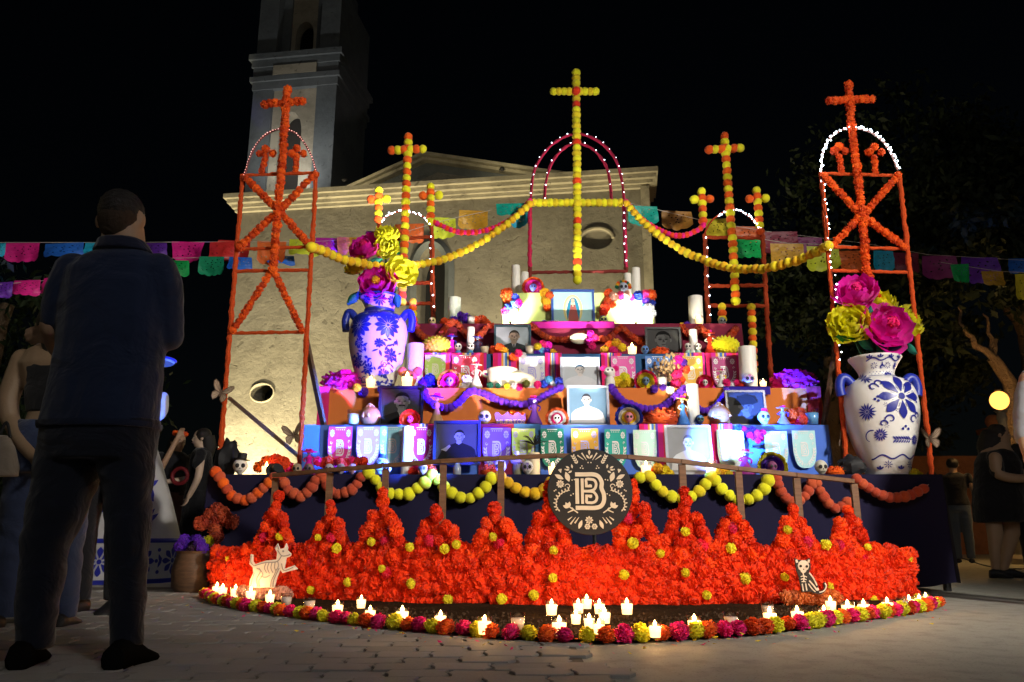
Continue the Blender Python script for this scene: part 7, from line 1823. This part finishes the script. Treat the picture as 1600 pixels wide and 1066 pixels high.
def head(mb, c, h, yaw=0.0, tilt=0.0):
    """head of height h centred at c, face toward -Y turned by yaw (0 = to camera)"""
    q = Euler((tilt, 0, yaw)).to_matrix(); c = V(c)
    P = lambda x, y, z: c + q @ V((x*h, y*h, z*h))
    mb.ell(P(0,0.03,0.10), (0.355*h,0.42*h,0.40*h), 18, 14, rot=q)
    mb.ell(P(0,-0.08,-0.18), (0.27*h,0.30*h,0.31*h), 16, 12, rot=q)
    mb.ell(P(0,-0.22,-0.38), (0.13*h,0.12*h,0.09*h), 10, 8, rot=q)
    mb.ell(P(0,-0.36,0.06), (0.20*h,0.06*h,0.05*h), 10, 8, rot=q)
    mb.tube([P(0,-0.36,0.05), P(0,-0.46,-0.10), P(0,-0.37,-0.14)], [0.035*h,0.06*h,0.05*h], 8)
    mb.tube([P(-0.09,-0.36,-0.24), P(0,-0.385,-0.235), P(0.09,-0.36,-0.24)], 0.028*h, 8)
    for s in (-1, 1): mb.ell(P(s*0.385,0.06,-0.03), (0.05*h,0.085*h,0.14*h), 10, 8, rot=q)
    return P
def face_bits(par, P, h, sk='eye'):
    for s in (-1, 1):
        mb = MB(); mb.ell(P(s*0.13,-0.355,0.0), (0.045*h,0.03*h,0.028*h), 8, 6); ob('eye', mb, pm('eye_white',(.55,.52,.5),0.2), par)
        mb = MB(); mb.ell(P(s*0.13,-0.378,0.0), (0.02*h,0.014*h,0.02*h), 8, 6); ob('pupil', mb, BLACK, par)
        mb = MB(); mb.tube([P(s*0.05,-0.39,0.075), P(s*0.13,-0.395,0.095), P(s*0.21,-0.35,0.07)], 0.014*h, 6); ob('eyebrow', mb, BLACK, par)
    mb = MB(); mb.tube([P(-0.085,-0.40,-0.24), P(0,-0.425,-0.232), P(0.085,-0.40,-0.24)], 0.022*h, 6); ob('lips', mb, pm('lip',(.36,.12,.10)), par)
def hand(mb, wrist, d, side, size, curl=0.5, palm_n=V((0,-1,0))):
    """palm and five bent fingers; d = direction of the fingers, side = thumb direction"""
    d = V(d).normalized(); side = (V(side) - d*V(side).dot(d)).normalized(); nrm = d.cross(side).normalized(); w = V(wrist)
    if nrm.dot(palm_n) < 0: nrm = -nrm
    L = size
    for k in range(5):
        a = w + side*(L*(0.17 - 0.085*k)); mb.tube([w + side*(L*(0.09-0.045*k)), a + d*L*0.45], [L*0.085, L*0.075], 8)
    for k, ln in enumerate((0.40, 0.45, 0.42, 0.33)):
        b = w + d*L*0.45 + side*(L*(0.16 - 0.105*k)); p1 = b + (d*math.cos(curl*0.6) + nrm*math.sin(curl*0.6))*L*ln*0.45; p2 = p1 + (d*math.cos(curl*1.5) + nrm*math.sin(curl*1.5))*L*ln*0.32; p3 = p2 + (d*math.cos(curl*2.2) + nrm*math.sin(curl*2.2))*L*ln*0.24
        mb.tube([b - d*L*0.1, b, p1, p2, p3], [L*0.05, L*0.05, L*0.046, L*0.042, L*0.032], 8); mb.ell(p3, (L*0.033,)*3, 8, 6)
    b = w + d*L*0.12 + side*L*0.15; p1 = b + (d*0.6 + side*0.8 + nrm*0.2).normalized()*L*0.24; p2 = p1 + (d*0.9 + side*0.3 + nrm*0.4).normalized()*L*0.20
    mb.tube([b - side*L*0.08, b, p1, p2], [L*0.06, L*0.06, L*0.05, L*0.036], 8); mb.ell(p2, (L*0.036,)*3, 8, 6)
def shoe(mb, heel, toe, w, h):
    heel = V(heel); toe = V(toe); d = toe - heel; s = V((-d.y, d.x, 0)).normalized()
    rings = []
    for f, ww, hh in ((-0.05,0.35,0.5),(0.0,0.7,0.85),(0.18,0.86,1.0),(0.40,0.86,0.95),(0.62,1.0,0.62),(0.85,0.9,0.42),(0.97,0.6,0.3),(1.0,0.3,0.2)):
        c = heel + d*f; rg = []
        for k in range(12):
            a = 2*PI*k/12; rg.append(V((c.x, c.y, 0)) + s*(w*0.5*ww*math.cos(a)) + V((0,0,max(0.004, h*hh*(0.5+0.5*math.sin(a))))))
        rings.append(rg)
    mb.rings(rings)
def skinm(n, c): return pm('skin_' + n, c, 0.5, 0.10, 18, 0.12, 0.35)
def fabric(n, c, sc=14): 
    k = 'fab_' + n
    if k in MC: return MC[k]
    m, t, b = nt(k)
    n1 = tex(t, 'Noise', 3.0, detail=4); n2 = tex(t, 'Noise', 400, detail=2); n3 = tex(t, 'Noise', sc*0.45, detail=3, Distortion=1.2)
    t.links.new(mix(t, tuple(x*0.75 for x in c), tuple(x*1.25 for x in c), n1.outputs['Fac']), b.inputs['Base Color'])
    b.inputs['Roughness'].default_value = 0.9; b.inputs['Sheen Weight'].default_value = 0.2; b.inputs['Specular IOR Level'].default_value = 0.15
    h = mth(t, 'ADD', mth(t, 'MULTIPLY', n3.outputs['Fac'], 1.0), mth(t, 'MULTIPLY', n2.outputs['Fac'], 0.04)); bump(t, b, h, 0.7, 0.03)
    MC[k] = m; return m
SKIN = skinm('tan', (0.36,0.22,0.14)); HAIR = pm('black_hair', (0.012,0.009,0.008), 0.55, 0.3, 60, 0.6, 0.4)
def fold(me, amp, fr, seed):
    """soft cloth creases pushed into a mesh"""
    N = len(me.vertices); co = [0.0]*(N*3); no = [0.0]*(N*3)
    me.vertices.foreach_get('co', co); me.vertex_normals.foreach_get('vector', no)
    for i in range(N):
        c = V(co[i*3:i*3+3]); n = V(no[i*3:i*3+3])
        c += n*amp*(noise.noise(V((c.x*fr*0.6, c.y*fr*0.6, c.z*fr*1.6)) + V((seed,0,0))) + 0.5*noise.noise(V((c.x*fr*1.5, c.y*fr*1.5, c.z*fr*3.2)) + V((0,seed,0))))
        co[i*3:i*3+3] = c
    me.vertices.foreach_set('co', co)
    me.update(); return me

# ---- man in navy polo, back to the camera
Ym = 2.9
hl, hr = gnd(45, 1022), gnd(205, 1018)
man = thing('person', 'person in navy polo and dark jeans standing with arms folded, back turned', 'person', V((at(160,900,Ym).x, Ym, 0)))
mb = MB()
hc = at(191, 345, Ym); hh = 0.225
P = head(mb, hc, hh, yaw=PI)
sil(mb, [(352,163,222,0,0.9),(375,162,224,0,0.9),(398,160,226,0.0,0.7),(440,124,244,0,0.45),(560,108,238,0,0.45),(660,96,228,0,0.5)], Ym)
le, lw = at(85, 525, Ym+0.02), at(92, 545, Ym+0.20)
limb(mb, [at(112,425,Ym), at(84,510,Ym+0.0)], [0.055,0.05]); limb(mb, [at(84,512,Ym), at(100,548,Ym+0.16), at(150,520,Ym+0.26)], [0.050,0.042,0.032])
limb(mb, [at(250,425,Ym), at(260,500,Ym+0.03)], [0.055,0.044]); limb(mb, [at(258,502,Ym+0.05), at(225,520,Ym+0.26), at(110,525,Ym+0.17)], [0.040,0.036,0.03])
hand(mb, at(106,518,Ym+0.12), (-0.75,-0.55,-0.25), (0,0.1,1), 0.185, 0.55, V((0.4,0.8,0)))
ob('body', fuse(mb, 0.0065, 3), SKIN, man)
mb = MB(); mb.ell(P(0,0.06,0.135), (0.360*hh,0.445*hh,0.405*hh), 20, 16)
mb.ell(P(0,0.22,-0.06), (0.29*hh,0.22*hh,0.22*hh), 16, 12)
ob('hair', fold(fuse(mb, 0.006, 2), 0.004, 70, 3), HAIR, man)
mb = MB(); mb.ell(P(0,0.12,0.0), (0.338*hh,0.36*hh,0.40*hh), 20, 16); mb.ell(P(0,0.20,-0.18), (0.27*hh,0.20*hh,0.24*hh), 16, 12); ob('hair_fade', fold(fuse(mb, 0.006, 2), 0.002, 90, 3), pm('hair_fade', (0.05,0.032,0.022), 0.7, 0.4, 120, 0.6, 0.2), man)
mb = MB()
sil(mb, [(392,158,230,0,0.75),(398,146,238,0,0.68),(408,126,250,0,0.62),(425,106,260,0,0.58),(450,98,264,0,0.58),(500,94,262,0,0.58),(550,90,256,0,0.60),(600,82,250,0,0.64),(640,72,246,0,0.66),(668,66,244,0,0.66)], Ym)
limb(mb, [at(116,425,Ym), at(98,460,Ym-0.01), at(90,500,Ym)], [0.074,0.068,0.060]); limb(mb, [at(248,425,Ym), at(258,460,Ym), at(262,524,Ym+0.04)], [0.074,0.068,0.060])
ob('polo_shirt', fold(fuse(mb, 0.009, 4), 0.006, 7, 1), fabric('navy', (0.010,0.017,0.046)), man)
mb = MB(); sil(mb, [(378,158,228,0,0.95),(386,155,232,0,0.92),(398,148,240,0.0,0.82)], Ym, 0.85); ob('collar', fuse(mb, 0.007, 2), fabric('collar', (0.010,0.012,0.030)), man)
mb = MB()
sil(mb, [(655,68,247,0,0.62),(690,66,244,0,0.64),(720,64,240,0,0.62)], Ym)
sil(mb, [(700,64,156,0,0.95),(760,53,146,0,0.9),(800,46,130,0,0.9),(850,37,108,0,0.95),(930,29,90,0,0.95),(985,28,82,-0.01,0.95),(1012,28,80,-0.01,0.95)], Ym)
sil(mb, [(700,152,242,0,0.95),(760,162,236,0,0.9),(850,169,230,0,0.95),(930,173,226,0,0.95),(985,175,223,0,0.95),(1008,175,221,0,0.95)], Ym)
ob('jeans', fold(fuse(mb, 0.009, 3), 0.007, 9, 5), fabric('denim_dark', (0.007,0.009,0.018)), man)
mb = MB(); sil(mb, [(662,64,248,0,0.67),(668,64,248,0,0.67),(671,65,247,0,0.66)], Ym); ob('shirt_hem', mb, fabric('navy_hem', (0.008,0.013,0.036)), man)
for (a, b, c) in ((58, 20, 1008), (200, 206, 1004)):
    h0 = at(a, c, Ym); t0 = V((at(b, c, Ym).x, Ym + 0.17, 0)); mb = MB(); shoe(mb, V((h0.x, Ym-0.10, 0)), t0 + V((0,0,0)), 0.115, 0.105); ob('shoe', mb, pm('shoe_dark',(.006,.006,.006),1.0,0.2,12,0.1,0.0), man)

# ---- woman in black tank top beside him
Yw = 4.05
wo = thing('person', 'person in black sleeveless top and jeans with a pale bag, beside the polo shirt', 'person', V((at(30,800,Yw).x, Yw, 0)))
mb = MB(); hc = at(85, 512, Yw); P = head(mb, hc, 0.215, yaw=PI+0.6)
sil(mb, [(535,70,100,0,0.9),(548,45,115,0,0.6),(570,30,130,0,0.55),(640,48,120,0,0.6),(665,40,130,0,0.6)], Yw)
limb(mb, [at(36,562,Yw), at(14,620,Yw-0.02), at(16,655,Yw-0.03)], [0.058,0.052,0.045]); limb(mb, [at(16,655,Yw-0.03), at(34,690,Yw-0.10), at(50,712,Yw-0.14)], [0.045,0.038,0.028])
limb(mb, [at(125,565,Yw), at(135,640,Yw)], [0.055,0.045])
hand(mb, at(50,712,Yw-0.14), (0.6,0,-0.8), (0.5,-0.5,0.4), 0.17, 0.7)
ob('body', fuse(mb, 0.008, 3), skinm('warm', (0.27,0.18,0.11)), wo)
mb = MB(); mb.ell(P(0,0.08,0.12), (0.40*0.215,0.46*0.215,0.42*0.215), 18, 14); mb.ell(P(0,0.3,-0.3), (0.3*0.215,0.2*0.215,0.5*0.215), 14, 10); ob('hair', fold(fuse(mb, 0.009, 2), 0.003, 50, 1), HAIR, wo)
mb = MB(); sil(mb, [(556,46,112,0,0.66),(575,38,128,0,0.62),(610,42,124,0,0.66),(645,44,124,0,0.66)], Yw); ob('tank_top', fold(fuse(mb, 0.010, 3), 0.005, 8, 2), fabric('black', (0.008,0.008,0.010)), wo)
mb = MB(); sil(mb, [(658,34,132,0,0.66),(700,22,136,0,0.72),(740,18,136,0,0.7)], Yw); sil(mb, [(720,16,80,0,0.9),(800,4,66,0,0.9),(900,-10,46,0,0.9),(965,-10,34,0,0.9)], Yw); sil(mb, [(720,76,138,0,0.9),(800,78,134,0.02,0.9),(900,82,124,0.02,0.9),(965,84,118,0.02,0.9)], Yw)
ob('jeans', fold(fuse(mb, 0.011, 3), 0.008, 8, 7), fabric('denim_blue', (0.035,0.050,0.11)), wo)
for px in (12, 100):
    p = at(px, 965, Yw); mb = MB(); shoe(mb, V((p.x, Yw-0.05, 0)), V((p.x-0.04, Yw-0.28 if px < 50 else Yw+0.2, 0)), 0.09, 0.08); ob('shoe', mb, BLACK, wo)
bag = thing('handbag', 'small pale cloth handbag held by the person in the black top', 'bag', at(8,745,Yw-0.15))
mb = MB(); sil(mb, [(680,-6,14,0,0.5),(700,-10,24,0,0.5),(730,-14,30,0,0.5),(745,-12,28,0,0.5)], Yw-0.15); ob('bag_body', fuse(mb, 0.009, 3), fabric('bag', (0.20,0.165,0.13)), bag)
mb = MB(); mb.tube(smoothpath([at(-2,682,Yw-0.15), at(10,660,Yw-0.15), at(16,684,Yw-0.15)], 5), 0.008, 6); ob('strap', mb, BLACK, bag)
# ---- person whose dark trousers show behind the man's legs
Yx = 4.75; pl_ = thing('person', 'person in dark trousers hidden behind the polo shirt', 'person', V((at(150,900,Yx).x, Yx, 0)))
mb = MB(); P = head(mb, at(170,520,Yx), 0.22, yaw=PI); sil(mb, [(545,155,190,0,0.9),(560,128,215,0,0.55),(640,130,212,0,0.6),(720,130,205,0,0.6)], Yx)
limb(mb, [at(130,570,Yx), at(122,640,Yx), at(130,700,Yx-0.05)], [0.05,0.045,0.03]); limb(mb, [at(212,570,Yx), at(218,640,Yx), at(212,700,Yx-0.05)], [0.05,0.045,0.03])
hand(mb, at(130,700,Yx-0.05), (0,0,-1), (0.5,-0.5,0), 0.17, 0.4); hand(mb, at(212,700,Yx-0.05), (0,0,-1), (-0.5,-0.5,0), 0.17, 0.4)
ob('body', fuse(mb, 0.011, 3), SKIN, pl_)
mb = MB(); mb.ell(P(0,0.06,0.13), (0.085,0.098,0.09), 16, 12); ob('hair', mb, HAIR, pl_)
mb = MB(); sil(mb, [(555,135,210,0,0.6),(575,124,220,0,0.6),(640,126,216,0,0.62),(715,124,210,0,0.64)], Yx); ob('shirt', fold(fuse(mb, 0.012, 3), 0.006, 8, 4), fabric('grey_dark', (0.03,0.03,0.035)), pl_)
mb = MB(); sil(mb, [(700,122,212,0,0.64),(750,120,212,0,0.6)], Yx); sil(mb, [(740,104,168,0,0.9),(830,106,150,0,0.9),(938,106,140,0,0.9)], Yx); sil(mb, [(740,162,214,0,0.9),(830,165,205,0,0.9),(938,163,196,0,0.9)], Yx)
ob('trousers', fold(fuse(mb, 0.012, 3), 0.006, 8, 9), fabric('black2', (0.010,0.010,0.013)), pl_)
for px in (120, 178):
    p = at(px, 945, Yx); mb = MB(); shoe(mb, V((p.x, Yx+0.10, 0)), V((p.x + (-0.08 if px < 150 else 0.02), Yx-0.20, 0)), 0.105, 0.10); ob('shoe', mb, BLACK, pl_)

# ---- woman in black dress on the right
Yr = 8.4
wr_ = thing('person', 'person with long black hair in a short black dress walking past the platform', 'person', V((at(1558,900,Yr).x, Yr, 0)))
mb = MB(); hc = at(1562, 680, Yr); P = head(mb, hc, 0.225, yaw=1.15)
sil(mb, [(692,1548,1572,0,0.9),(704,1535,1580,0,0.7),(720,1528,1590,0,0.7),(770,1534,1588,0,0.75),(810,1530,1592,0,0.75)], Yr)
limb(mb, [at(1555,716,Yr-0.16), at(1562,742,Yr-0.20), at(1600,748,Yr-0.22), at(1622,738,Yr-0.22)], [0.065,0.055,0.045,0.032]); limb(mb, [at(1580,716,Yr+0.14), at(1600,745,Yr+0.15), at(1640,744,Yr+0.10)], [0.06,0.05,0.03])
hand(mb, at(1622,738,Yr-0.22), (1,0,0.1), (0,-0.3,1), 0.17, 0.6)
sil(mb, [(800,1538,1562,-0.04,0.9),(835,1544,1566,-0.04,0.9),(860,1546,1562,-0.04,0.95),(892,1550,1561,-0.04,0.95)], Yr); sil(mb, [(800,1560,1590,0.05,0.9),(835,1566,1592,0.05,0.9),(860,1566,1584,0.05,0.95),(892,1562,1574,0.05,0.95)], Yr)
o = ob('body', fuse(mb, 0.010, 3), skinm('tan2', (0.34,0.22,0.14)), wr_); face_bits(wr_, P, 0.225)
mb = MB(); mb.ell(P(0,0.10,0.16), (0.40*0.225,0.45*0.225,0.40*0.225), 16, 12); mb.tube(smoothpath([P(0,0.3,0.2), P(0,0.45,-0.3), P(0,0.5,-0.9), P(0.0,0.45,-1.5)], 4), [0.08,0.09,0.10,0.11,0.12,0.125,0.125,0.12,0.11,0.10,0.085,0.06,0.03], 10)
ob('hair', fold(fuse(mb, 0.011, 2), 0.006, 30, 2), HAIR, wr_)
mb = MB(); sil(mb, [(700,1544,1574,0,0.9),(708,1532,1582,0,0.8),(724,1526,1592,0,0.78),(760,1524,1594,0,0.8),(790,1522,1598,0,0.8),(816,1526,1598,0,0.8)], Yr); limb(mb, [at(1553,714,Yr-0.12), at(1558,736,Yr-0.18)], [0.075,0.07])
ob('dress', fold(fuse(mb, 0.012, 3), 0.008, 8, 3), fabric('black', (0.008,0.008,0.010)), wr_)
for px, yo, dx in ((1556,-0.04,0.14),(1572,0.05,0.26)):
    p = at(px, 895, Yr+yo); mb = MB(); shoe(mb, V((p.x-0.06, Yr+yo, 0)), V((p.x+dx, Yr+yo-0.04, 0)), 0.10, 0.10); ob('shoe', mb, BLACK, wr_)
# ---- person in grey shirt cut by the frame
Yg = 5.3
gp = thing('person', 'person in light grey shirt at the plaza edge by the street lamp', 'person', V((at(1668,800,Yg).x, Yg, 0)))
mb = MB(); P = head(mb, at(1660,520,Yg), 0.23, yaw=-0.6); sil(mb, [(545,1642,1680,0,0.9),(575,1612,1710,0,0.6),(700,1616,1706,0,0.6)], Yg)
limb(mb, [at(1606,592,Yg), at(1596,650,Yg), at(1604,705,Yg-0.06)], [0.055,0.05,0.035]); limb(mb, [at(1712,592,Yg), at(1722,650,Yg), at(1716,705,Yg-0.06)], [0.055,0.05,0.035]); hand(mb, at(1604,705,Yg-0.06), (0.1,-0.2,-1), (0.6,-0.5,0), 0.18, 0.5); hand(mb, at(1716,705,Yg-0.06), (0,-0.2,-1), (-0.6,-0.5,0), 0.18, 0.5)
ob('body', fuse(mb, 0.011, 3), SKIN, gp); face_bits(gp, P, 0.23)
mb = MB(); mb.ell(P(0,0.08,0.14), (0.39*0.23,0.45*0.23,0.41*0.23), 16, 12); ob('hair', mb, HAIR, gp)
mb = MB(); sil(mb, [(560,1625,1695,0,0.7),(580,1608,1716,0,0.62),(640,1606,1712,0,0.62),(705,1606,1712,0,0.66)], Yg); limb(mb, [at(1614,592,Yg), at(1602,630,Yg), at(1600,682,Yg-0.02)], [0.078,0.072,0.062]); limb(mb, [at(1704,592,Yg), at(1718,640,Yg)], [0.078,0.07])
ob('shirt', fold(fuse(mb, 0.011, 3), 0.007, 8, 6), fabric('grey', (0.26,0.27,0.30)), gp)
mb = MB(); sil(mb, [(695,1612,1706,0,0.64),(740,1612,1706,0,0.62)], Yg); sil(mb, [(730,1612,1660,0,0.9),(830,1616,1654,0,0.9),(945,1620,1652,0,0.9)], Yg); sil(mb, [(730,1656,1706,0,0.9),(830,1664,1702,0,0.9),(945,1668,1700,0,0.9)], Yg)
ob('trousers', fuse(mb, 0.012, 3), fabric('black2', (0.010,0.010,0.013)), gp)
for px in (1636, 1684):
    p = at(px, 950, Yg); mb = MB(); shoe(mb, V((p.x, Yg+0.1, 0)), V((p.x, Yg-0.18, 0)), 0.10, 0.1); ob('shoe', mb, BLACK, gp)
# ---- background people, parametric
def bystander(label, px, head_py, Y, face, top, bottom, dress=False, arm=None, hair_long=True, crown=None, skin=None, hgt=1.62):
    c = at(px, head_py, Y); s = hgt/1.62; x = c.x; t = thing('person', label, 'person', V((x, Y, 0)))
    q = Euler((0,0,face)).to_matrix(); L = lambda a, b, z: V((x, Y, 0)) + q @ V((a, b, z))*s
    skin = skin or SKIN; mb = MB(); P = head(mb, L(0,-0.02,1.51), 0.22*s, yaw=face)
    def lf(mb, rows):
        mb.rings([[L(hx*math.cos(2*PI*i/16)+ox, hy*math.sin(2*PI*i/16), z) for i in range(16)] for z, hx, hy, ox in rows])
    lf(mb, [(0.80,0.16,0.12,0),(0.95,0.15,0.11,0),(1.05,0.13,0.10,0),(1.20,0.15,0.11,0),(1.33,0.17,0.10,0),(1.39,0.06,0.06,0),(1.47,0.05,0.055,0)])
    for k in (-1, 1):
        lf(mb, [(0.06,0.038,0.045,k*0.09),(0.28,0.052,0.058,k*0.09),(0.46,0.055,0.06,k*0.09),(0.80,0.085,0.09,k*0.08)])
        if arm and k == arm[0]: pts = [L(k*0.19,0,1.32), L(k*0.24,-0.05,1.10), L(k*0.16+arm[1],arm[2],arm[3])]
        else: pts = [L(k*0.19,0,1.32), L(k*0.25,0.0,1.06), L(k*0.24,-0.08,0.84)]
        limb(mb, pts, [0.05,0.042,0.028]); d = (pts[2]-pts[1]); hand(mb, pts[2], d, q @ V((-k,-0.6,0)), 0.16*s, 0.5)
    ob('body', fuse(mb, 0.013, 3), skin, t); face_bits(t, P, 0.22*s)
    mb = MB(); mb.ell(P(0,0.10,0.15), (0.40*0.22*s,0.45*0.22*s,0.41*0.22*s), 14, 10)
    if hair_long: mb.tube([P(0,0.3,0.1), P(0,0.42,-0.4), P(0,0.42,-1.0)], [0.08*s,0.085*s,0.05*s], 10)
    ob('hair', mb, HAIR, t)
    mb = MB(); lf(mb, [(0.88,0.185,0.145,0),(1.05,0.15,0.12,0),(1.20,0.17,0.13,0),(1.33,0.185,0.115,0),(1.40,0.08,0.07,0)]); 
    for k in (-1, 1): limb(mb, [L(k*0.19,0,1.32), L(k*0.22,-0.02,1.20)], [0.065,0.062])
    ob('top', fold(fuse(mb, 0.015, 2), 0.006, 9, px), top, t)
    mb = MB()
    if dress: lf(mb, [(0.40,0.20,0.17,0),(0.60,0.20,0.16,0),(0.92,0.185,0.145,0)])
    else:
        lf(mb, [(0.78,0.18,0.14,0),(0.93,0.175,0.135,0)])
        for k in (-1, 1): lf(mb, [(0.07,0.06,0.065,k*0.09),(0.45,0.075,0.08,k*0.09),(0.82,0.10,0.11,k*0.08)])
    ob('skirt' if dress else 'trousers', fold(fuse(mb, 0.015, 2), 0.006, 9, px+3), bottom, t)
    for k in (-1, 1):
        mb = MB(); shoe(mb, L(k*0.09,0.06,0), L(k*0.09,-0.18,0), 0.09*s, 0.08*s); ob('shoe', mb, BLACK, t)
    if crown:
        for k in range(5): bloom(t, P(-0.3+k*0.15, -0.1, 0.50 - 0.02*abs(k-2)), 0.035*s, crown, 'crown_flower', True)
    return t
BLK = fabric('black', (0.008,0.008,0.010)); BLK2 = fabric('black2', (0.010,0.010,0.013))
bystander('person in black dress holding a small red thing near the platform corner', 316, 700, 9.0, -1.25, BLK, BLK, True, (-1, 0.08, -0.34, 1.02), skin=skinm('pale', (.50,.36,.27)))
bystander('person with orange flower crown behind the talavera figure', 276, 706, 9.4, 0.9, BLK2, fabric('pattern_dark', (.06,.03,.03)), True, (-1, 0.05, -0.2, 1.55), crown=ORANGE)
bystander('dark figure in bluish trousers before the orange wall', 1490, 740, 12.5, 2.6, BLK2, fabric('blue_grey', (.06,.08,.11)), False, hair_long=False, hgt=1.6)
bystander('dark figure standing far back between the platform and the orange wall', 1456, 748, 14.5, 3.0, BLK2, BLK2, False, hair_long=False, hgt=1.55)
bystander('dark figure beyond the black dressed person near the street lamp', 1592, 712, 10.4, 1.8, BLK2, BLK2, False, hgt=1.6)
t = thing('red_wreath', 'small red ring held by the person in black near the platform corner', 'wreath', at(281,744,8.75))
mb = MB(); mb.tube([V((0.085*math.cos(a*PI/8), 0, 0.085*math.sin(a*PI/8))) for a in range(17)], 0.022, 8, cap=False); ob('ring', mb, pm('deep_red',(.14,.008,.012)), t, world=False)

# ================================================================ TALAVERA FIGURE behind the man
Yf = 7.9; fx = at(189, 900, Yf).x
fig = thing('talavera_figure', 'large white and blue painted skeleton lady figure with a cone skirt', 'statue', V((fx, Yf, 0)))
FR = (at(280,880,Yf).x - fx)
prof = [(FR*1.02,0.0),(FR,0.03),(FR*0.98,0.36),(FR*0.99,0.39),(FR*0.90,0.44),(FR*0.72,0.75),(FR*0.50,1.10),(FR*0.30,1.38),(FR*0.25,1.45)]
mb = MB(); mb.lathe(prof, 40); ob('skirt', mb, pm('figure_white', (0.42,0.41,0.42), 0.5, 0.1, 8, 0.05, 0.3), fig, world=False)
def frad(z):
    for (r0, z0), (r1, z1) in zip(prof, prof[1:]):
        if z0 <= z <= z1: return r0 + (r1-r0)*(z-z0)/max(1e-6, z1-z0)
    return prof[-1][0]
def MF(a, b):
    r = frad(b); th = a/max(0.08, r); r += 0.006 + lay(); return (r*math.sin(th), -r*math.cos(th), b)
mb = MB()
stroke(mb, [(-1.4+2.8*i/40, 0.385) for i in range(41)], 0.04, MF); stroke(mb, [(-1.4+2.8*i/40, 0.02) for i in range(41)], 0.04, MF)
for k in range(-3, 4):
    x = k*0.34 + 0.05; fflower(mb, (x, 0.20), 8, 0.03, 0.13, 0.055, MF)
    for dx, dy in ((0.17,0.10),(0.17,0.30),(0.15,0.20)): dot(mb, (x+dx, dy), 0.018, MF)
    leaf(mb, (x+0.17,0.14), 1.2, 0.10, 0.03, MF); leaf(mb, (x+0.17,0.26), -1.2, 0.09, 0.03, MF)
for s in (-1, 1):
    for j, (x, z, n) in enumerate(((0.30,0.50,7),(0.08,0.62,6),(0.26,0.85,6),(0.12,1.05,5))):
        for k in range(n):
            a = PI/2 + s*(-0.9 + 1.8*k/(n-1)); leaf(mb, (s*x, z), a, 0.19 - 0.02*j, 0.055, MF, r0=0.03)
    scroll(mb, (s*0.33,0.75), 0.06, 0, s*6, 0.02, MF)
drop(mb, (0.32,0.62), PI/2, 0.28, 0.14, MF); drop(mb, (-0.32,0.62), PI/2, 0.28, 0.14, MF)
ob('painted_pattern', mb, COBALT, fig, world=False, kind='stuff')
mb = MB(); 
mb.rings([[V((hx*math.cos(2*PI*i/20), hy*math.sin(2*PI*i/20), z)) for i in range(20)] for z, hx, hy in ((1.44,0.14,0.12),(1.55,0.15,0.12),(1.72,0.21,0.14),(1.82,0.22,0.13),(1.88,0.07,0.07),(1.96,0.06,0.06))])
limb(mb, [(0.22,0,1.80),(0.24,-0.04,1.62),(0.14,-0.22,1.50)], [0.06,0.05,0.04]); limb(mb, [(-0.22,0,1.80),(-0.24,-0.04,1.62),(-0.14,-0.22,1.50)], [0.06,0.05,0.04])
hand(mb, (0.14,-0.22,1.50), (-1,-0.3,0), (0,0,1), 0.16, 0.5); hand(mb, (-0.14,-0.22,1.50), (1,-0.3,0), (0,0,1), 0.16, 0.5)
me = fuse(mb, 0.012, 3); ob('torso', me, pm('figure_white', (0.42,0.41,0.42)), fig, world=False)
hd = inst('skull_head', SK[0], WHITE, fig, (0,0,1.93), 0.14, world=False)
for k in (-1, 1): inst('eye_socket', SK[1], BLACK, hd, (k*0.33,-0.80,1.02), world=False)
mb = MB(); mb.lathe([(0.02,2.20),(0.27,2.17),(0.29,2.20),(0.18,2.24),(0.15,2.36),(0.02,2.38)], 28); ob('hat', mb, pm('figure_white', (0.42,0.41,0.42)), fig, world=False)
mb = MB(); mb.lathe([(0.292,2.185),(0.302,2.20),(0.292,2.21)], 28, cap=False); mb.lathe([(0.19,2.24),(0.175,2.29)], 28, cap=False); ob('hat_band', mb, COBALT, fig, world=False)
for k in range(6): bloom(fig, V((fx-0.12+k*0.05, Yf-0.17, 2.28)), 0.05, [MAGENTA, PURPLE][k % 2], 'hat_flower')

bpy.data.scenes.remove(FS)
